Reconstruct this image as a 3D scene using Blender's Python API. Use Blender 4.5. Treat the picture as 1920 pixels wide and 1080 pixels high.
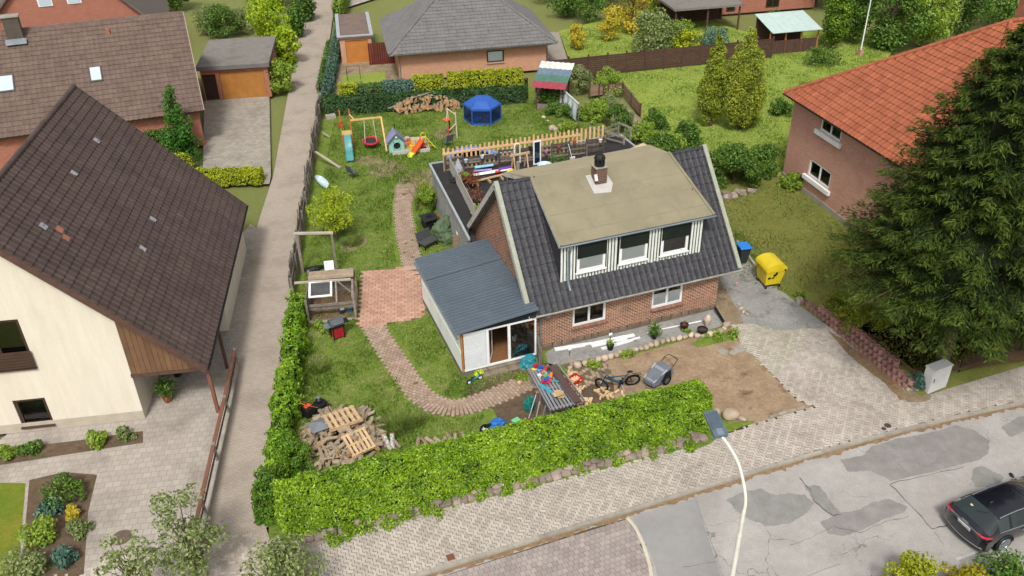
import bpy,math,random
import numpy as np
from mathutils import Vector,Matrix
for _o in list(bpy.data.objects):
 bpy.data.objects.remove(_o)
SC = bpy.context.scene
COL = SC.collection
rad = math.radians
# ------------------------------------------------------------------ camera
FPX,YAW,PITCH,ROLL,CAMH = 1626.12,rad(19.9716),rad(32.3793),rad(1.1833),24.0
def _axes():
 cy,sy,cp,sp = math.cos(YAW),math.sin(YAW),math.cos(PITCH),math.sin(PITCH)
 fwd = np.array([sy * cp,cy * cp,-sp])
 right = np.array([cy,-sy,0.0])
 down = np.cross(fwd,right)
 cr,sr = math.cos(ROLL),math.sin(ROLL)
 return np.array([cr * right + sr * down,-sr * right + cr * down,fwd])
AX = _axes()
CAM = np.array([0.0,0.0,CAMH])
cam = bpy.data.cameras.new('camera')
cam.sensor_width = 36.0
cam.lens = FPX / 1920.0 * 36.0
cam.clip_start = 0.5
cam.clip_end = 3000.0
camo = bpy.data.objects.new('camera',cam)
COL.objects.link(camo)
_m = Matrix.Identity(4)
for _i in range(3):
 _m[_i][0],_m[_i][1],_m[_i][2],_m[_i][3] = AX[0][_i],-AX[1][_i],-AX[2][_i],CAM[_i]
camo.matrix_world = _m
SC.camera = camo
# ------------------------------------------------------------------ light
SUN_EL,SUN_AZ = rad(52),rad(205)          # high soft sun from the street side, slightly left
w = bpy.data.worlds.new('World')
SC.world = w
w.use_nodes = True
nt = w.node_tree
nt.nodes.clear()
sky = nt.nodes.new('ShaderNodeTexSky')
sky.sky_type = 'NISHITA'
sky.sun_disc = False
sky.sun_elevation = SUN_EL
sky.sun_rotation = SUN_AZ
sky.dust_density = 4.0
sky.air_density = 1.0
hsv = nt.nodes.new('ShaderNodeHueSaturation')
hsv.inputs['Saturation'].default_value = 0.2
bg = nt.nodes.new('ShaderNodeBackground')
bg.inputs['Strength'].default_value = 0.094
wo = nt.nodes.new('ShaderNodeOutputWorld')
nt.links.new(sky.outputs[0],hsv.inputs['Color'])
nt.links.new(hsv.outputs[0],bg.inputs[0])
nt.links.new(bg.outputs[0],wo.inputs[0])
sun = bpy.data.lights.new('sun','SUN')
sun.energy = 1.5
sun.angle = rad(10)
sun.color = (1.0,0.98,0.95)
suno = bpy.data.objects.new('sun',sun)
COL.objects.link(suno)
_d = Vector((math.sin(SUN_AZ) * math.cos(SUN_EL),math.cos(SUN_AZ) * math.cos(SUN_EL),math.sin(SUN_EL)))
suno.rotation_euler = _d.to_track_quat('Z','Y').to_euler()
suno.location = (0,0,60)
SC.view_settings.view_transform = 'Standard'
SC.view_settings.look = 'None'
SC.view_settings.gamma = 1.0
SC.view_settings.use_curve_mapping = False
SC.view_settings.exposure = 0.88
# ------------------------------------------------------------------ measuring: photograph pixel -> place
def ray(x,y):
 return AX.T @ np.array([(x - 960) / FPX,(y - 540) / FPX,1.0])
def G(x,y,z=0.0):
 d = ray(x,y)
 return Vector(CAM + d * ((z - CAMH) / d[2]))
def PY(x,y,Y):
 d = ray(x,y)
 return Vector(CAM + d * (Y / d[1]))
def PX(x,y,X):
 d = ray(x,y)
 return Vector(CAM + d * (X / d[0]))
def HT(base,top,z=0.0):
 b = np.array(G(base[0],base[1],z))
 d = ray(*top)
 t = ((b - CAM)[:2] @ d[:2]) / (d[:2] @ d[:2])
 return CAMH + d[2] * t
def mpp(p):
 return float(AX[2] @ (np.array(p) - CAM)) / FPX
def vis(p,m=60):
 v = AX @ (np.array(p) - CAM)
 if v[2] <= 0:
  return False
 x,y = 960 + FPX * v[0] / v[2],540 + FPX * v[1] / v[2]
 return -m < x < 1920 + m and -m < y < 1080 + m
# ------------------------------------------------------------------ mesh helpers
class MB:
 def __init__(s):
  s.v,s.f,s.m = [],[],[]
 def add(s,vs,fs,mi=0):
  o = len(s.v)
  s.v += [tuple(v) for v in vs]
  s.f += [tuple(i + o for i in f) for f in fs]
  s.m += [mi] * len(fs)
  return s
 def box(s,c,sz,rz=0.0,mi=0,rx=0.0,ry=0.0,taper=1.0):
  hx,hy,hz = sz[0] / 2,sz[1] / 2,sz[2] / 2
  R = Matrix.Rotation(rz,3,'Z') @ Matrix.Rotation(ry,3,'Y') @ Matrix.Rotation(rx,3,'X')
  vs = []
  for z in (-1,1):
   t = taper if z > 0 else 1.0
   for x,y in ((-1,-1),(1,-1),(1,1),(-1,1)):
    vs.append(Vector(c) + R @ Vector((x * hx * t,y * hy * t,z * hz)))
  return s.add(vs,[(3,2,1,0),(4,5,6,7),(0,1,5,4),(1,2,6,5),(2,3,7,6),(3,0,4,7)],mi)
 def bx(s,x0,x1,y0,y1,z0,z1,mi=0):
  return s.box(((x0 + x1) / 2,(y0 + y1) / 2,(z0 + z1) / 2),(x1 - x0,y1 - y0,z1 - z0),mi=mi)
 def bar(s,p,q,w_,h_,mi=0,up=(0,0,1)):
  p,q = Vector(p),Vector(q)
  d = (q - p).normalized()
  u = Vector(up)
  if abs(d.dot(u)) > 0.98:
   u = Vector((0,1,0))
  a = d.cross(u).normalized()
  b = a.cross(d)
  vs = []
  for e in (p,q):
   for i,j in ((-1,-1),(1,-1),(1,1),(-1,1)):
    vs.append(e + a * (i * w_ / 2) + b * (j * h_ / 2))
  return s.add(vs,[(3,2,1,0),(4,5,6,7),(0,1,5,4),(1,2,6,5),(2,3,7,6),(3,0,4,7)],mi)
 def tube(s,pts,r,n=8,mi=0,caps=True):
  pts = [Vector(p) for p in pts]
  rs = r if isinstance(r,(list,tuple)) else [r] * len(pts)
  vs,fs = [],[]
  pa = None
  for i,p in enumerate(pts):
   d = (pts[min(i + 1,len(pts) - 1)] - pts[max(i - 1,0)]).normalized()
   if pa is None:
    a = d.orthogonal().normalized()
   else:
    a = (pa - d * pa.dot(d))
    a = a.normalized() if a.length > 1e-6 else d.orthogonal().normalized()
   pa = a
   b = d.cross(a)
   for k in range(n):
    t = 2 * math.pi * k / n
    vs.append(p + (a * math.cos(t) + b * math.sin(t)) * rs[i])
  for i in range(len(pts) - 1):
   for k in range(n):
    k2 = (k + 1) % n
    fs.append((i * n + k,i * n + k2,(i + 1) * n + k2,(i + 1) * n + k))
  if caps:
   fs.append(tuple(range(n - 1,-1,-1)))
   fs.append(tuple((len(pts) - 1) * n + k for k in range(n)))
  return s.add(vs,fs,mi)
 def cyl(s,p,q,r0,r1=None,n=12,mi=0):
  return s.tube([p,q],[r0,r0 if r1 is None else r1],n,mi)
 def lathe(s,prof,c=(0,0,0),n=16,mi=0,sx=1.0,sy=1.0):
  vs,fs = [],[]
  for r,z in prof:
   for k in range(n):
    t = 2 * math.pi * k / n
    vs.append((c[0] + r * sx * math.cos(t),c[1] + r * sy * math.sin(t),c[2] + z))
  for i in range(len(prof) - 1):
   for k in range(n):
    k2 = (k + 1) % n
    fs.append((i * n + k,i * n + k2,(i + 1) * n + k2,(i + 1) * n + k))
  if prof[0][0] > 1e-4:
   fs.append(tuple(range(n - 1,-1,-1)))
  if prof[-1][0] > 1e-4:
   fs.append(tuple((len(prof) - 1) * n + k for k in range(n)))
  return s.add(vs,fs,mi)
 def torus(s,c,R,r,axis=(0,0,1),n=24,m=8,mi=0):
  ax = Vector(axis).normalized()
  a = ax.orthogonal().normalized()
  b = ax.cross(a)
  vs,fs = [],[]
  for i in range(n):
   t = 2 * math.pi * i / n
   d = a * math.cos(t) + b * math.sin(t)
   for j in range(m):
    u = 2 * math.pi * j / m
    vs.append(Vector(c) + d * (R + r * math.cos(u)) + ax * (r * math.sin(u)))
  for i in range(n):
   for j in range(m):
    i2,j2 = (i + 1) % n,(j + 1) % m
    fs.append((i * m + j,i2 * m + j,i2 * m + j2,i * m + j2))
  return s.add(vs,fs,mi)
 def prism(s,poly,z0,z1,mi=0):
  n = len(poly)
  ar = sum(poly[i][0] * poly[(i + 1) % n][1] - poly[(i + 1) % n][0] * poly[i][1] for i in range(n))
  if ar < 0:
   poly = poly[::-1]
  vs = [(p[0],p[1],z0) for p in poly] + [(p[0],p[1],z1) for p in poly]
  fs = [tuple(range(n - 1,-1,-1)),tuple(range(n,2 * n))]
  fs += [(i,(i + 1) % n,n + (i + 1) % n,n + i) for i in range(n)]
  return s.add(vs,fs,mi)
 def sheet(s,pts,mi=0):
  n = len(pts)
  ar = sum(pts[i][0] * pts[(i + 1) % n][1] - pts[(i + 1) % n][0] * pts[i][1] for i in range(n))
  if ar < 0:
   pts = pts[::-1]
  return s.add(pts,[tuple(range(n))],mi)
 def quad(s,a,b,c,d,mi=0):
  return s.add([a,b,c,d],[(0,1,2,3)],mi)
 def slab(s,pts,t,mi=0):
  """closed slab: polygon pts (3d) thickened downwards along its normal by t"""
  pts = [Vector(p) for p in pts]
  nrm = Vector((0,0,0))
  for i in range(len(pts)):
   a,b = pts[i],pts[(i + 1) % len(pts)]
   nrm += a.cross(b)
  nrm.normalize()
  if nrm.z < 0:
   pts = pts[::-1]
   nrm = -nrm
  n = len(pts)
  lo = [p - nrm * t for p in pts]
  fs = [tuple(range(n)),tuple(range(2 * n - 1,n - 1,-1))]
  fs += [(i,n + i,n + (i + 1) % n,(i + 1) % n) for i in range(n)]
  return s.add(pts + lo,fs,mi)
 def wall(s,p0,u,nrm,W,H,holes=(),depth=0.16,mi=0,top=None):
  """flat wall with real openings (u0,u1,z0,z1) and reveals; nrm points outwards"""
  p0,u,nrm = Vector(p0),Vector(u).normalized(),Vector(nrm).normalized()
  zz = Vector((0,0,1))
  us = sorted({0,W} | {h[0] for h in holes} | {h[1] for h in holes})
  zs = sorted({0,H} | {h[2] for h in holes} | {h[3] for h in holes})
  flip = u.cross(zz).dot(nrm) < 0
  def put(q):
   s.add(q[::-1] if flip else q,[(0,1,2,3)],mi)
  for i in range(len(us) - 1):
   for j in range(len(zs) - 1):
    cu,cz = (us[i] + us[i + 1]) / 2,(zs[j] + zs[j + 1]) / 2
    if any(h[0] < cu < h[1] and h[2] < cz < h[3] for h in holes):
     continue
    put([p0 + u * us[i] + zz * zs[j],p0 + u * us[i + 1] + zz * zs[j],
      p0 + u * us[i + 1] + zz * zs[j + 1],p0 + u * us[i] + zz * zs[j + 1]])
  for h in holes:
   c = [p0 + u * h[0] + zz * h[2],p0 + u * h[1] + zz * h[2],p0 + u * h[1] + zz * h[3],p0 + u * h[0] + zz * h[3]]
   for k in range(4):
    a,b = c[k],c[(k + 1) % 4]
    put([b,a,a - nrm * depth,b - nrm * depth])
  return s
 def lump(s,c,sz,seed=0,amp=0.2,n=12,m=8,mi=0,flat=True,freq=2.2):
  rg = random.Random(seed)
  k = [(rg.uniform(-1,1) * freq,rg.uniform(-1,1) * freq,rg.uniform(-1,1) * freq,rg.uniform(0,6.28)) for _ in range(6)]
  vs,fs = [],[]
  for j in range(m + 1):
   ph = math.pi * j / m
   for i in range(n):
    th = 2 * math.pi * i / n
    d = Vector((math.sin(ph) * math.cos(th),math.sin(ph) * math.sin(th),math.cos(ph)))
    q = 1 + amp * sum(math.sin(a * d.x * 2 + b * d.y * 2 + e * d.z * 2 + f) for a,b,e,f in k) / 2.5
    p = Vector((d.x * sz[0] / 2 * q,d.y * sz[1] / 2 * q,d.z * sz[2] / 2 * q))
    if flat:
     p.z = max(p.z,-sz[2] * 0.30)
    vs.append(Vector(c) + p + (Vector((0,0,sz[2] * 0.30)) if flat else Vector((0,0,0))))
  for j in range(m):
   for i in range(n):
    i2 = (i + 1) % n
    fs.append((j * n + i,(j + 1) * n + i,(j + 1) * n + i2,j * n + i2))
  return s.add(vs,fs,mi)
 def crumple(s,c,sz,seed=0,amp=0.25,n=34,m=20,mi=0):
  """creased cloth or tarpaulin heap standing on z = c.z"""
  rg = random.Random(seed)
  k = [(Vector((rg.gauss(0,1),rg.gauss(0,1),rg.gauss(0,1))).normalized() * f,rg.uniform(0,6.28),a) for f,a in ((1.6,1),(2.2,.9),(3.5,.6),(4.6,.5),(6.5,.35),(8,.3),(11,.2),(13,.18))]
  vs,fs = [],[]
  for j in range(m + 1):
   ph = math.pi * j / m
   for i in range(n):
    th = 2 * math.pi * i / n
    d = Vector((math.sin(ph) * math.cos(th),math.sin(ph) * math.sin(th),math.cos(ph)))
    q = 1 + amp * sum(a * (1 - 2 * abs(math.sin(v.dot(d) + p))) for v,p,a in k) / 2.2
    p = Vector((d.x * sz[0] / 2 * q,d.y * sz[1] / 2 * q,d.z * sz[2] / 2 * q + sz[2] * .28))
    if p.z < 0:
     p.x *= 1.12
     p.y *= 1.12
     p.z = 0
    vs.append(Vector(c) + p)
  for j in range(m):
   for i in range(n):
    i2 = (i + 1) % n
    fs.append((j * n + i,(j + 1) * n + i,(j + 1) * n + i2,j * n + i2))
  return s.add(vs,fs,mi)
 def rock(s,c,sz,seed=0,amp=.14,n=9,m=6,mi=0,e=.6):
  rg = random.Random(seed)
  k = [(rg.uniform(-3,3),rg.uniform(-3,3),rg.uniform(-3,3),rg.uniform(0,6.28)) for _ in range(5)]
  sp = lambda v: math.copysign(abs(v) ** e,v)
  vs,fs = [],[]
  for j in range(m + 1):
   ph = math.pi * j / m
   for i in range(n):
    th = 2 * math.pi * i / n + .3 * j
    d = Vector((math.sin(ph) * math.cos(th),math.sin(ph) * math.sin(th),math.cos(ph)))
    q = 1 + amp * sum(math.sin(a * d.x + b * d.y + g * d.z + f) for a,b,g,f in k) / 2
    vs.append(Vector(c) + Vector((sp(d.x) * sz[0] / 2 * q,sp(d.y) * sz[1] / 2 * q,sp(d.z) * sz[2] / 2 * q)))
  for j in range(m):
   for i in range(n):
    i2 = (i + 1) % n
    fs.append((j * n + i,(j + 1) * n + i,(j + 1) * n + i2,j * n + i2))
  return s.add(vs,fs,mi)
 def mesh(s,name,mats,smooth=False):
  me = bpy.data.meshes.new(name)
  me.from_pydata(s.v,[],s.f)
  mats = mats if isinstance(mats,(list,tuple)) else [mats]
  for m_ in mats:
   me.materials.append(m_)
  if any(s.m):
   me.polygons.foreach_set('material_index',s.m)
  if smooth:
   me.polygons.foreach_set('use_smooth',[True] * len(s.f))
  me.validate()
  me.update()
  return me
 def build(s,name,mats,parent=None,smooth=False,bevel=0.0,loc=None):
  o = bpy.data.objects.new(name,s.mesh(name,mats,smooth))
  COL.objects.link(o)
  if parent is not None:
   o.parent = parent
  if loc is not None:
   o.location = loc
  if bevel:
   b = o.modifiers.new('bevel','BEVEL')
   b.width = bevel
   b.segments = 2
   b.limit_method = 'ANGLE'
  if smooth and not bevel:
   try:
    o.data.set_sharp_from_angle(angle=rad(42))
   except Exception:
    pass
  return o
def tag(o,label=None,cat=None,group=None,kind=None):
 if label:
  o['label'] = label
 if cat:
  o['category'] = cat
 if group:
  o['group'] = group
 if kind:
  o['kind'] = kind
 return o
def thing(name,label,cat,loc=(0,0,0),rz=0.0,group=None):
 o = bpy.data.objects.new(name,None)
 o.empty_display_size = 0.3
 COL.objects.link(o)
 o.location = loc
 o.rotation_euler = (0,0,rz)
 return tag(o,label,cat,group)
def obj(name,me,parent=None,loc=(0,0,0),rot=(0,0,0),sc=(1,1,1)):
 o = bpy.data.objects.new(name,me)
 COL.objects.link(o)
 o.location = loc
 o.rotation_euler = rot
 o.scale = sc
 if parent is not None:
  o.parent = parent
 return o
def copy_tree(o,parent=None):
 c = o.copy()
 COL.objects.link(c)
 c.parent = parent
 for ch in list(o.children):
  copy_tree(ch,c)
 return c
def struct(o):
 return tag(o,kind='structure')
def inpoly(x,y,P):
 r = False
 n = len(P)
 for i in range(n):
  x1,y1,x2,y2 = P[i][0],P[i][1],P[i - 1][0],P[i - 1][1]
  if (y1 > y) != (y2 > y) and x < (x2 - x1) * (y - y1) / (y2 - y1) + x1:
   r = not r
 return r
def raw_mesh(name,V,F,mats,v=None,smooth=False):
 """fast mesh from numpy arrays; F is (n,3) or (n,4); v is a per-vertex random value"""
 me = bpy.data.meshes.new(name)
 me.vertices.add(len(V))
 me.vertices.foreach_set('co',np.ascontiguousarray(V,dtype=np.float32).ravel())
 k = F.shape[1]
 me.loops.add(F.size)
 me.loops.foreach_set('vertex_index',np.ascontiguousarray(F,dtype=np.int32).ravel())
 me.polygons.add(len(F))
 me.polygons.foreach_set('loop_start',np.arange(0,F.size,k,dtype=np.int32))
 try:
  me.polygons.foreach_set('loop_total',np.full(len(F),k,dtype=np.int32))
 except Exception:
  pass
 for m_ in (mats if isinstance(mats,(list,tuple)) else [mats]):
  me.materials.append(m_)
 if v is not None:
  a = me.attributes.new('v','FLOAT','POINT')
  a.data.foreach_set('value',np.ascontiguousarray(v,dtype=np.float32))
 me.update(calc_edges=True)
 me.shade_smooth() if smooth else me.shade_flat()
 me.validate()
 return me
def lay(parent,name,me,places,mat_,limit=300,zoff=0.0):
 """places: (x, y, z, rz, sx, sy) or full 4x4 Matrix. The largest in view become pieces, the rest one joined piece."""
 L = []
 for p in places:
  if not isinstance(p,Matrix):
   p = Matrix.Translation((p[0],p[1],p[2])) @ Matrix.Rotation(p[3],4,'Z') @ Matrix.Diagonal((p[4],p[5],1,1))
  t = p.translation
  d = (t - Vector(CAM)).length
  L.append((0 if vis(t,10) else 1,d,p))
 L.sort(key=lambda q: (q[0],q[1]))
 for _,_,p in L[:limit]:
  o = bpy.data.objects.new(name,me)
  COL.objects.link(o)
  o.parent = parent
  o.matrix_local = p
 rest = L[limit:]
 if rest:
  bv = np.array([v.co[:] for v in me.vertices])
  tris = []
  me.calc_loop_triangles()
  for t in me.loop_triangles:
   tris.append(t.vertices[:])
  tris = np.array(tris)
  VV,FF,RR = [],[],[]
  rg = np.random.RandomState(len(rest))
  for i,(_,_,p) in enumerate(rest):
   a = np.array(p)
   VV.append(bv @ a[:3,:3].T + a[:3,3])
   FF.append(tris + i * len(bv))
   RR.append(np.full(len(bv),rg.rand()))
  mm = raw_mesh(name + '_field',np.concatenate(VV),np.concatenate(FF),mat_,np.concatenate(RR))
  o = obj(name + '_field',mm,parent)
  tag(o,kind='stuff')
# ------------------------------------------------------------------ materials
def lin(c):
 if isinstance(c,str):
  c = tuple(int(c[i:i + 2],16) for i in (0,2,4))
 c = [x / 255.0 for x in c]
 return tuple((x / 12.92 if x <= 0.04045 else ((x + 0.055) / 1.055) ** 2.4) for x in c) + (1.0,)
class NT:
 def __init__(s,name):
  s.mat = bpy.data.materials.new(name)
  s.mat.use_nodes = True
  s.t = s.mat.node_tree
  s.b = s.t.nodes['Principled BSDF']
  s.out = s.t.nodes['Material Output']
 def n(s,typ,**kw):
  nd = s.t.nodes.new(typ)
  for k,v in kw.items():
   if k.startswith('_'):
    setattr(nd,k[1:],v)
   else:
    nd.inputs[k.replace('__',' ')].default_value = v
  return nd
 def l(s,a,b):
  s.t.links.new(a,b)
 def mix(s,fac,a,b,mode='MIX'):
  m = s.t.nodes.new('ShaderNodeMix')
  m.data_type = 'RGBA'
  m.blend_type = mode
  for k,v in ((0,fac),(6,a),(7,b)):
   if hasattr(v,'default_value') and not isinstance(v,(int,float,tuple)):
    s.l(v,m.inputs[k])
   else:
    m.inputs[k].default_value = v
  return m.outputs[2]
 def math(s,op,a,b=0.0):
  m = s.t.nodes.new('ShaderNodeMath')
  m.operation = op
  for k,v in ((0,a),(1,b)):
   if isinstance(v,(int,float)):
    m.inputs[k].default_value = v
   else:
    s.l(v,m.inputs[k])
  return m.outputs[0]
 def noise(s,vec,scale,detail=3.0,rough=0.55):
  nd = s.n('ShaderNodeTexNoise',Scale=scale,Detail=detail,Roughness=rough)
  s.l(vec,nd.inputs['Vector'])
  return nd.outputs['Fac']
 def ramp(s,fac,a,b):
  r = s.n('ShaderNodeMapRange')
  r.inputs[1].default_value,r.inputs[2].default_value = a,b
  s.l(fac,r.inputs[0])
  return r.outputs[0]
 def rnd(s):
  oi = s.n('ShaderNodeObjectInfo')
  at = s.n('ShaderNodeAttribute',_attribute_name='v')
  return s.math('FRACT',s.math('ADD',oi.outputs['Random'],at.outputs['Fac']))
 def bump(s,h,strength,dist=0.02):
  b = s.n('ShaderNodeBump',Strength=strength,Distance=dist)
  s.l(h,b.inputs['Height'])
  s.l(b.outputs[0],s.b.inputs['Normal'])
MATS = {}
def mat(name,c1,c2=None,scale=2.0,rough=0.8,bump=0.0,bscale=60.0,metallic=0.0,rand=0.0,spec=0.3,fine=0.12,stretch=None,contrast=0.25,dirt=None,dscale=0.7,damt=0.0,wear=0.0):
 if name in MATS:
  return MATS[name]
 k = NT(name)
 a = lin(c1)
 b = lin(c2) if c2 else tuple(x * 0.78 for x in a[:3]) + (1,)
 tc = k.n('ShaderNodeTexCoord')
 pos = tc.outputs['Object'] if stretch else k.n('ShaderNodeNewGeometry').outputs['Position']
 if stretch:
  mp = k.n('ShaderNodeMapping')
  mp.inputs['Scale'].default_value = stretch
  k.l(pos,mp.inputs[0])
  pos = mp.outputs[0]
 f = k.ramp(k.noise(pos,scale,4.0,0.6),0.5 - contrast,0.5 + contrast)
 col = k.mix(f,a,b)
 if fine:
  g = k.noise(pos,bscale,3.0,0.6)
  gg = k.n('ShaderNodeMapRange')
  gg.inputs[3].default_value,gg.inputs[4].default_value = 1 - fine * 2,1 + fine * 2
  k.l(g,gg.inputs[0])
  col = k.mix(1.0,col,gg.outputs[0],'MULTIPLY')
 if damt:
  dm = k.ramp(k.noise(k.n('ShaderNodeNewGeometry').outputs['Position'],dscale,5.0,0.65),0.52,0.75)
  col = k.mix(k.math('MULTIPLY',dm,damt),col,lin(dirt or '4a4034'))
 if rand:
  r = k.rnd()
  rr = k.n('ShaderNodeMapRange')
  rr.inputs[3].default_value,rr.inputs[4].default_value = 1 - rand,1 + rand
  k.l(r,rr.inputs[0])
  col = k.mix(1.0,col,rr.outputs[0],'MULTIPLY')
 k.l(col,k.b.inputs['Base Color'])
 k.b.inputs['Roughness'].default_value = rough
 k.b.inputs['Metallic'].default_value = metallic
 k.b.inputs['Specular IOR Level'].default_value = spec
 if bump:
  k.bump(k.noise(pos,bscale,4.0,0.6),bump,0.02)
 MATS[name] = k.mat
 return k.mat
def brick_mat(name,c1,c2,mortar,bw=0.25,bh=0.083,ms=0.012,dark=None,damt=0.35,bias=0.0):
 k = NT(name)
 tc = k.n('ShaderNodeTexCoord')
 sp = k.n('ShaderNodeSeparateXYZ')
 k.l(tc.outputs['Object'],sp.inputs[0])
 sn = k.n('ShaderNodeSeparateXYZ')
 k.l(tc.outputs['Normal'],sn.inputs[0])
 ax = k.math('GREATER_THAN',k.math('ABSOLUTE',sn.outputs[0]),0.6)
 u = k.math('ADD',k.math('MULTIPLY',sp.outputs[1],ax),k.math('MULTIPLY',sp.outputs[0],k.math('SUBTRACT',1.0,ax)))
 cb = k.n('ShaderNodeCombineXYZ')
 k.l(u,cb.inputs[0])
 k.l(sp.outputs[2],cb.inputs[1])
 br = k.n('ShaderNodeTexBrick',Scale=1.0)
 br.inputs['Color1'].default_value = lin(c1)
 br.inputs['Color2'].default_value = lin(c2)
 br.inputs['Mortar'].default_value = lin(mortar)
 br.inputs['Mortar Size'].default_value = ms
 br.inputs['Mortar Smooth'].default_value = 0.1
 br.inputs['Bias'].default_value = bias
 br.inputs['Brick Width'].default_value = bw
 br.inputs['Row Height'].default_value = bh
 k.l(cb.outputs[0],br.inputs['Vector'])
 n1 = k.noise(k.n('ShaderNodeNewGeometry').outputs['Position'],1.1,4.0,0.65)
 col = k.mix(k.math('MULTIPLY',k.ramp(n1,0.5,0.75),damt),br.outputs['Color'],lin(dark or '4a3228'))
 g = k.noise(k.n('ShaderNodeNewGeometry').outputs['Position'],35.0)
 gg = k.n('ShaderNodeMapRange')
 gg.inputs[3].default_value,gg.inputs[4].default_value = 0.75,1.25
 k.l(g,gg.inputs[0])
 col = k.mix(1.0,col,gg.outputs[0],'MULTIPLY')
 k.l(col,k.b.inputs['Base Color'])
 k.b.inputs['Roughness'].default_value = 0.88
 k.b.inputs['Specular IOR Level'].default_value = 0.2
 k.bump(k.math('SUBTRACT',1.0,br.outputs['Fac']),0.6,0.012)
 return k.mat
def leaf_mat(name,dark,mid,light,trans=0.28,rough=0.5,spec=0.35):
 k = NT(name)
 at = k.n('ShaderNodeAttribute',_attribute_name='v')
 n1 = k.ramp(k.noise(k.n('ShaderNodeNewGeometry').outputs['Position'],0.9,3.0),0.3,0.7)
 f = k.math('ADD',k.math('MULTIPLY',at.outputs['Fac'],0.7),k.math('MULTIPLY',n1,0.3))
 cr = k.n('ShaderNodeValToRGB')
 e = cr.color_ramp.elements
 e[0].position,e[0].color = 0.1,lin(dark)
 e[1].position,e[1].color = 0.9,lin(light)
 m = e.new(0.5)
 m.color = lin(mid)
 k.l(f,cr.inputs[0])
 k.l(cr.outputs[0],k.b.inputs['Base Color'])
 k.b.inputs['Roughness'].default_value = rough
 k.b.inputs['Specular IOR Level'].default_value = spec
 tr = k.n('ShaderNodeBsdfTranslucent')
 k.l(cr.outputs[0],tr.inputs[0])
 mx = k.n('ShaderNodeMixShader')
 mx.inputs[0].default_value = trans
 k.l(k.b.outputs[0],mx.inputs[1])
 k.l(tr.outputs[0],mx.inputs[2])
 k.l(mx.outputs[0],k.out.inputs[0])
 return k.mat
def glass_mat(name,tint=(0.93,0.95,0.95,1),refl=0.05):
 k = NT(name)
 k.t.nodes.remove(k.b)
 tr = k.n('ShaderNodeBsdfTransparent',Color=tint)
 gl = k.n('ShaderNodeBsdfGlossy',Roughness=0.03)
 fr = k.n('ShaderNodeFresnel',IOR=1.5)
 mx = k.n('ShaderNodeMixShader')
 k.l(k.math('ADD',fr.outputs[0],refl),mx.inputs[0])
 k.l(tr.outputs[0],mx.inputs[1])
 k.l(gl.outputs[0],mx.inputs[2])
 k.l(mx.outputs[0],k.out.inputs[0])
 return k.mat
GLASS = glass_mat('window_glass')
WHITE = mat('white_frame','e6e6e4','d8d8d4',rough=0.4,fine=0.03)
DARKIN = mat('dark_interior','2a2724','1a1816',rough=0.9)
FILM = mat('white_film','f0f3f3','e8eded',rough=0.5,fine=0.02)
OLDWOOD = mat('weathered_wood','8d8378','6b6157',scale=6,rough=0.85,bump=0.4,bscale=30,rand=0.22,damt=0.4,dirt='4d4339',dscale=2.0)
FRESHWOOD = mat('fresh_timber','d6b189','bd9468',scale=5,rough=0.75,bump=0.2,bscale=30,rand=0.12)
PALEWOOD = mat('pale_pallet_wood','c9ab84','a68a66',scale=5,rough=0.8,bump=0.25,bscale=30,rand=0.15)
BROWNWOOD = mat('stained_fence_wood','5a4238','46322a',scale=4,rough=0.8,bump=0.3,bscale=25,rand=0.12)
BLACKP = mat('black_plastic','1d1e20','17181a',rough=0.45,fine=0.05)
GREYM = mat('galvanised_metal','9fa6ab','868d92',rough=0.4,metallic=0.7,fine=0.05)
RUBBER = mat('tyre_rubber','17171a','121214',rough=0.85)
CONC = mat('concrete','a39c90','8a8377',scale=3,rough=0.9,bump=0.3,rand=0.1,damt=0.3)
SOILM = mat('dark_earth','4d3f31','3a2f25',scale=5,rough=0.95,bump=0.6)
# ================================================================== the setting: ground, road, pavements
def inpolyv(X,Y,P):
 r = np.zeros(len(X),bool)
 n = len(P)
 for i in range(n):
  x1,y1,x2,y2 = P[i][0],P[i][1],P[i - 1][0],P[i - 1][1]
  if y1 == y2:
   continue
  r ^= ((y1 > Y) != (y2 > Y)) & (X < (x2 - x1) * (Y - y1) / (y2 - y1) + x1)
 return r
def gpoly(px,z=0.0):
 return [G(x,y,z) for x,y in px]
def grass_mat(name,a,b,c,dry='8a7a45',dryamt=0.5,s1=0.45):
 k = NT(name)
 pos = k.n('ShaderNodeNewGeometry').outputs['Position']
 f1 = k.ramp(k.noise(pos,s1,5.0,0.6),0.35,0.65)
 f2 = k.ramp(k.noise(pos,3.5,5.0,0.7),0.35,0.65)
 f3 = k.ramp(k.noise(pos,28.0,3.0,0.7),0.25,0.75)
 col = k.mix(f1,lin(a),lin(b))
 col = k.mix(k.math('MULTIPLY',f2,0.6),col,lin(c))
 d = k.ramp(k.noise(pos,0.9,6.0,0.7),0.56,0.72)
 col = k.mix(k.math('MULTIPLY',d,dryamt),col,lin(dry))
 m = k.n('ShaderNodeMapRange')
 m.inputs[3].default_value,m.inputs[4].default_value = 0.6,1.35
 k.l(f3,m.inputs[0])
 col = k.mix(1.0,col,m.outputs[0],'MULTIPLY')
 k.l(col,k.b.inputs['Base Color'])
 k.b.inputs['Roughness'].default_value = 0.95
 k.b.inputs['Specular IOR Level'].default_value = 0.1
 k.bump(k.noise(pos,22.0,5.0,0.75),0.9,0.06)
 return k.mat
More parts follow.
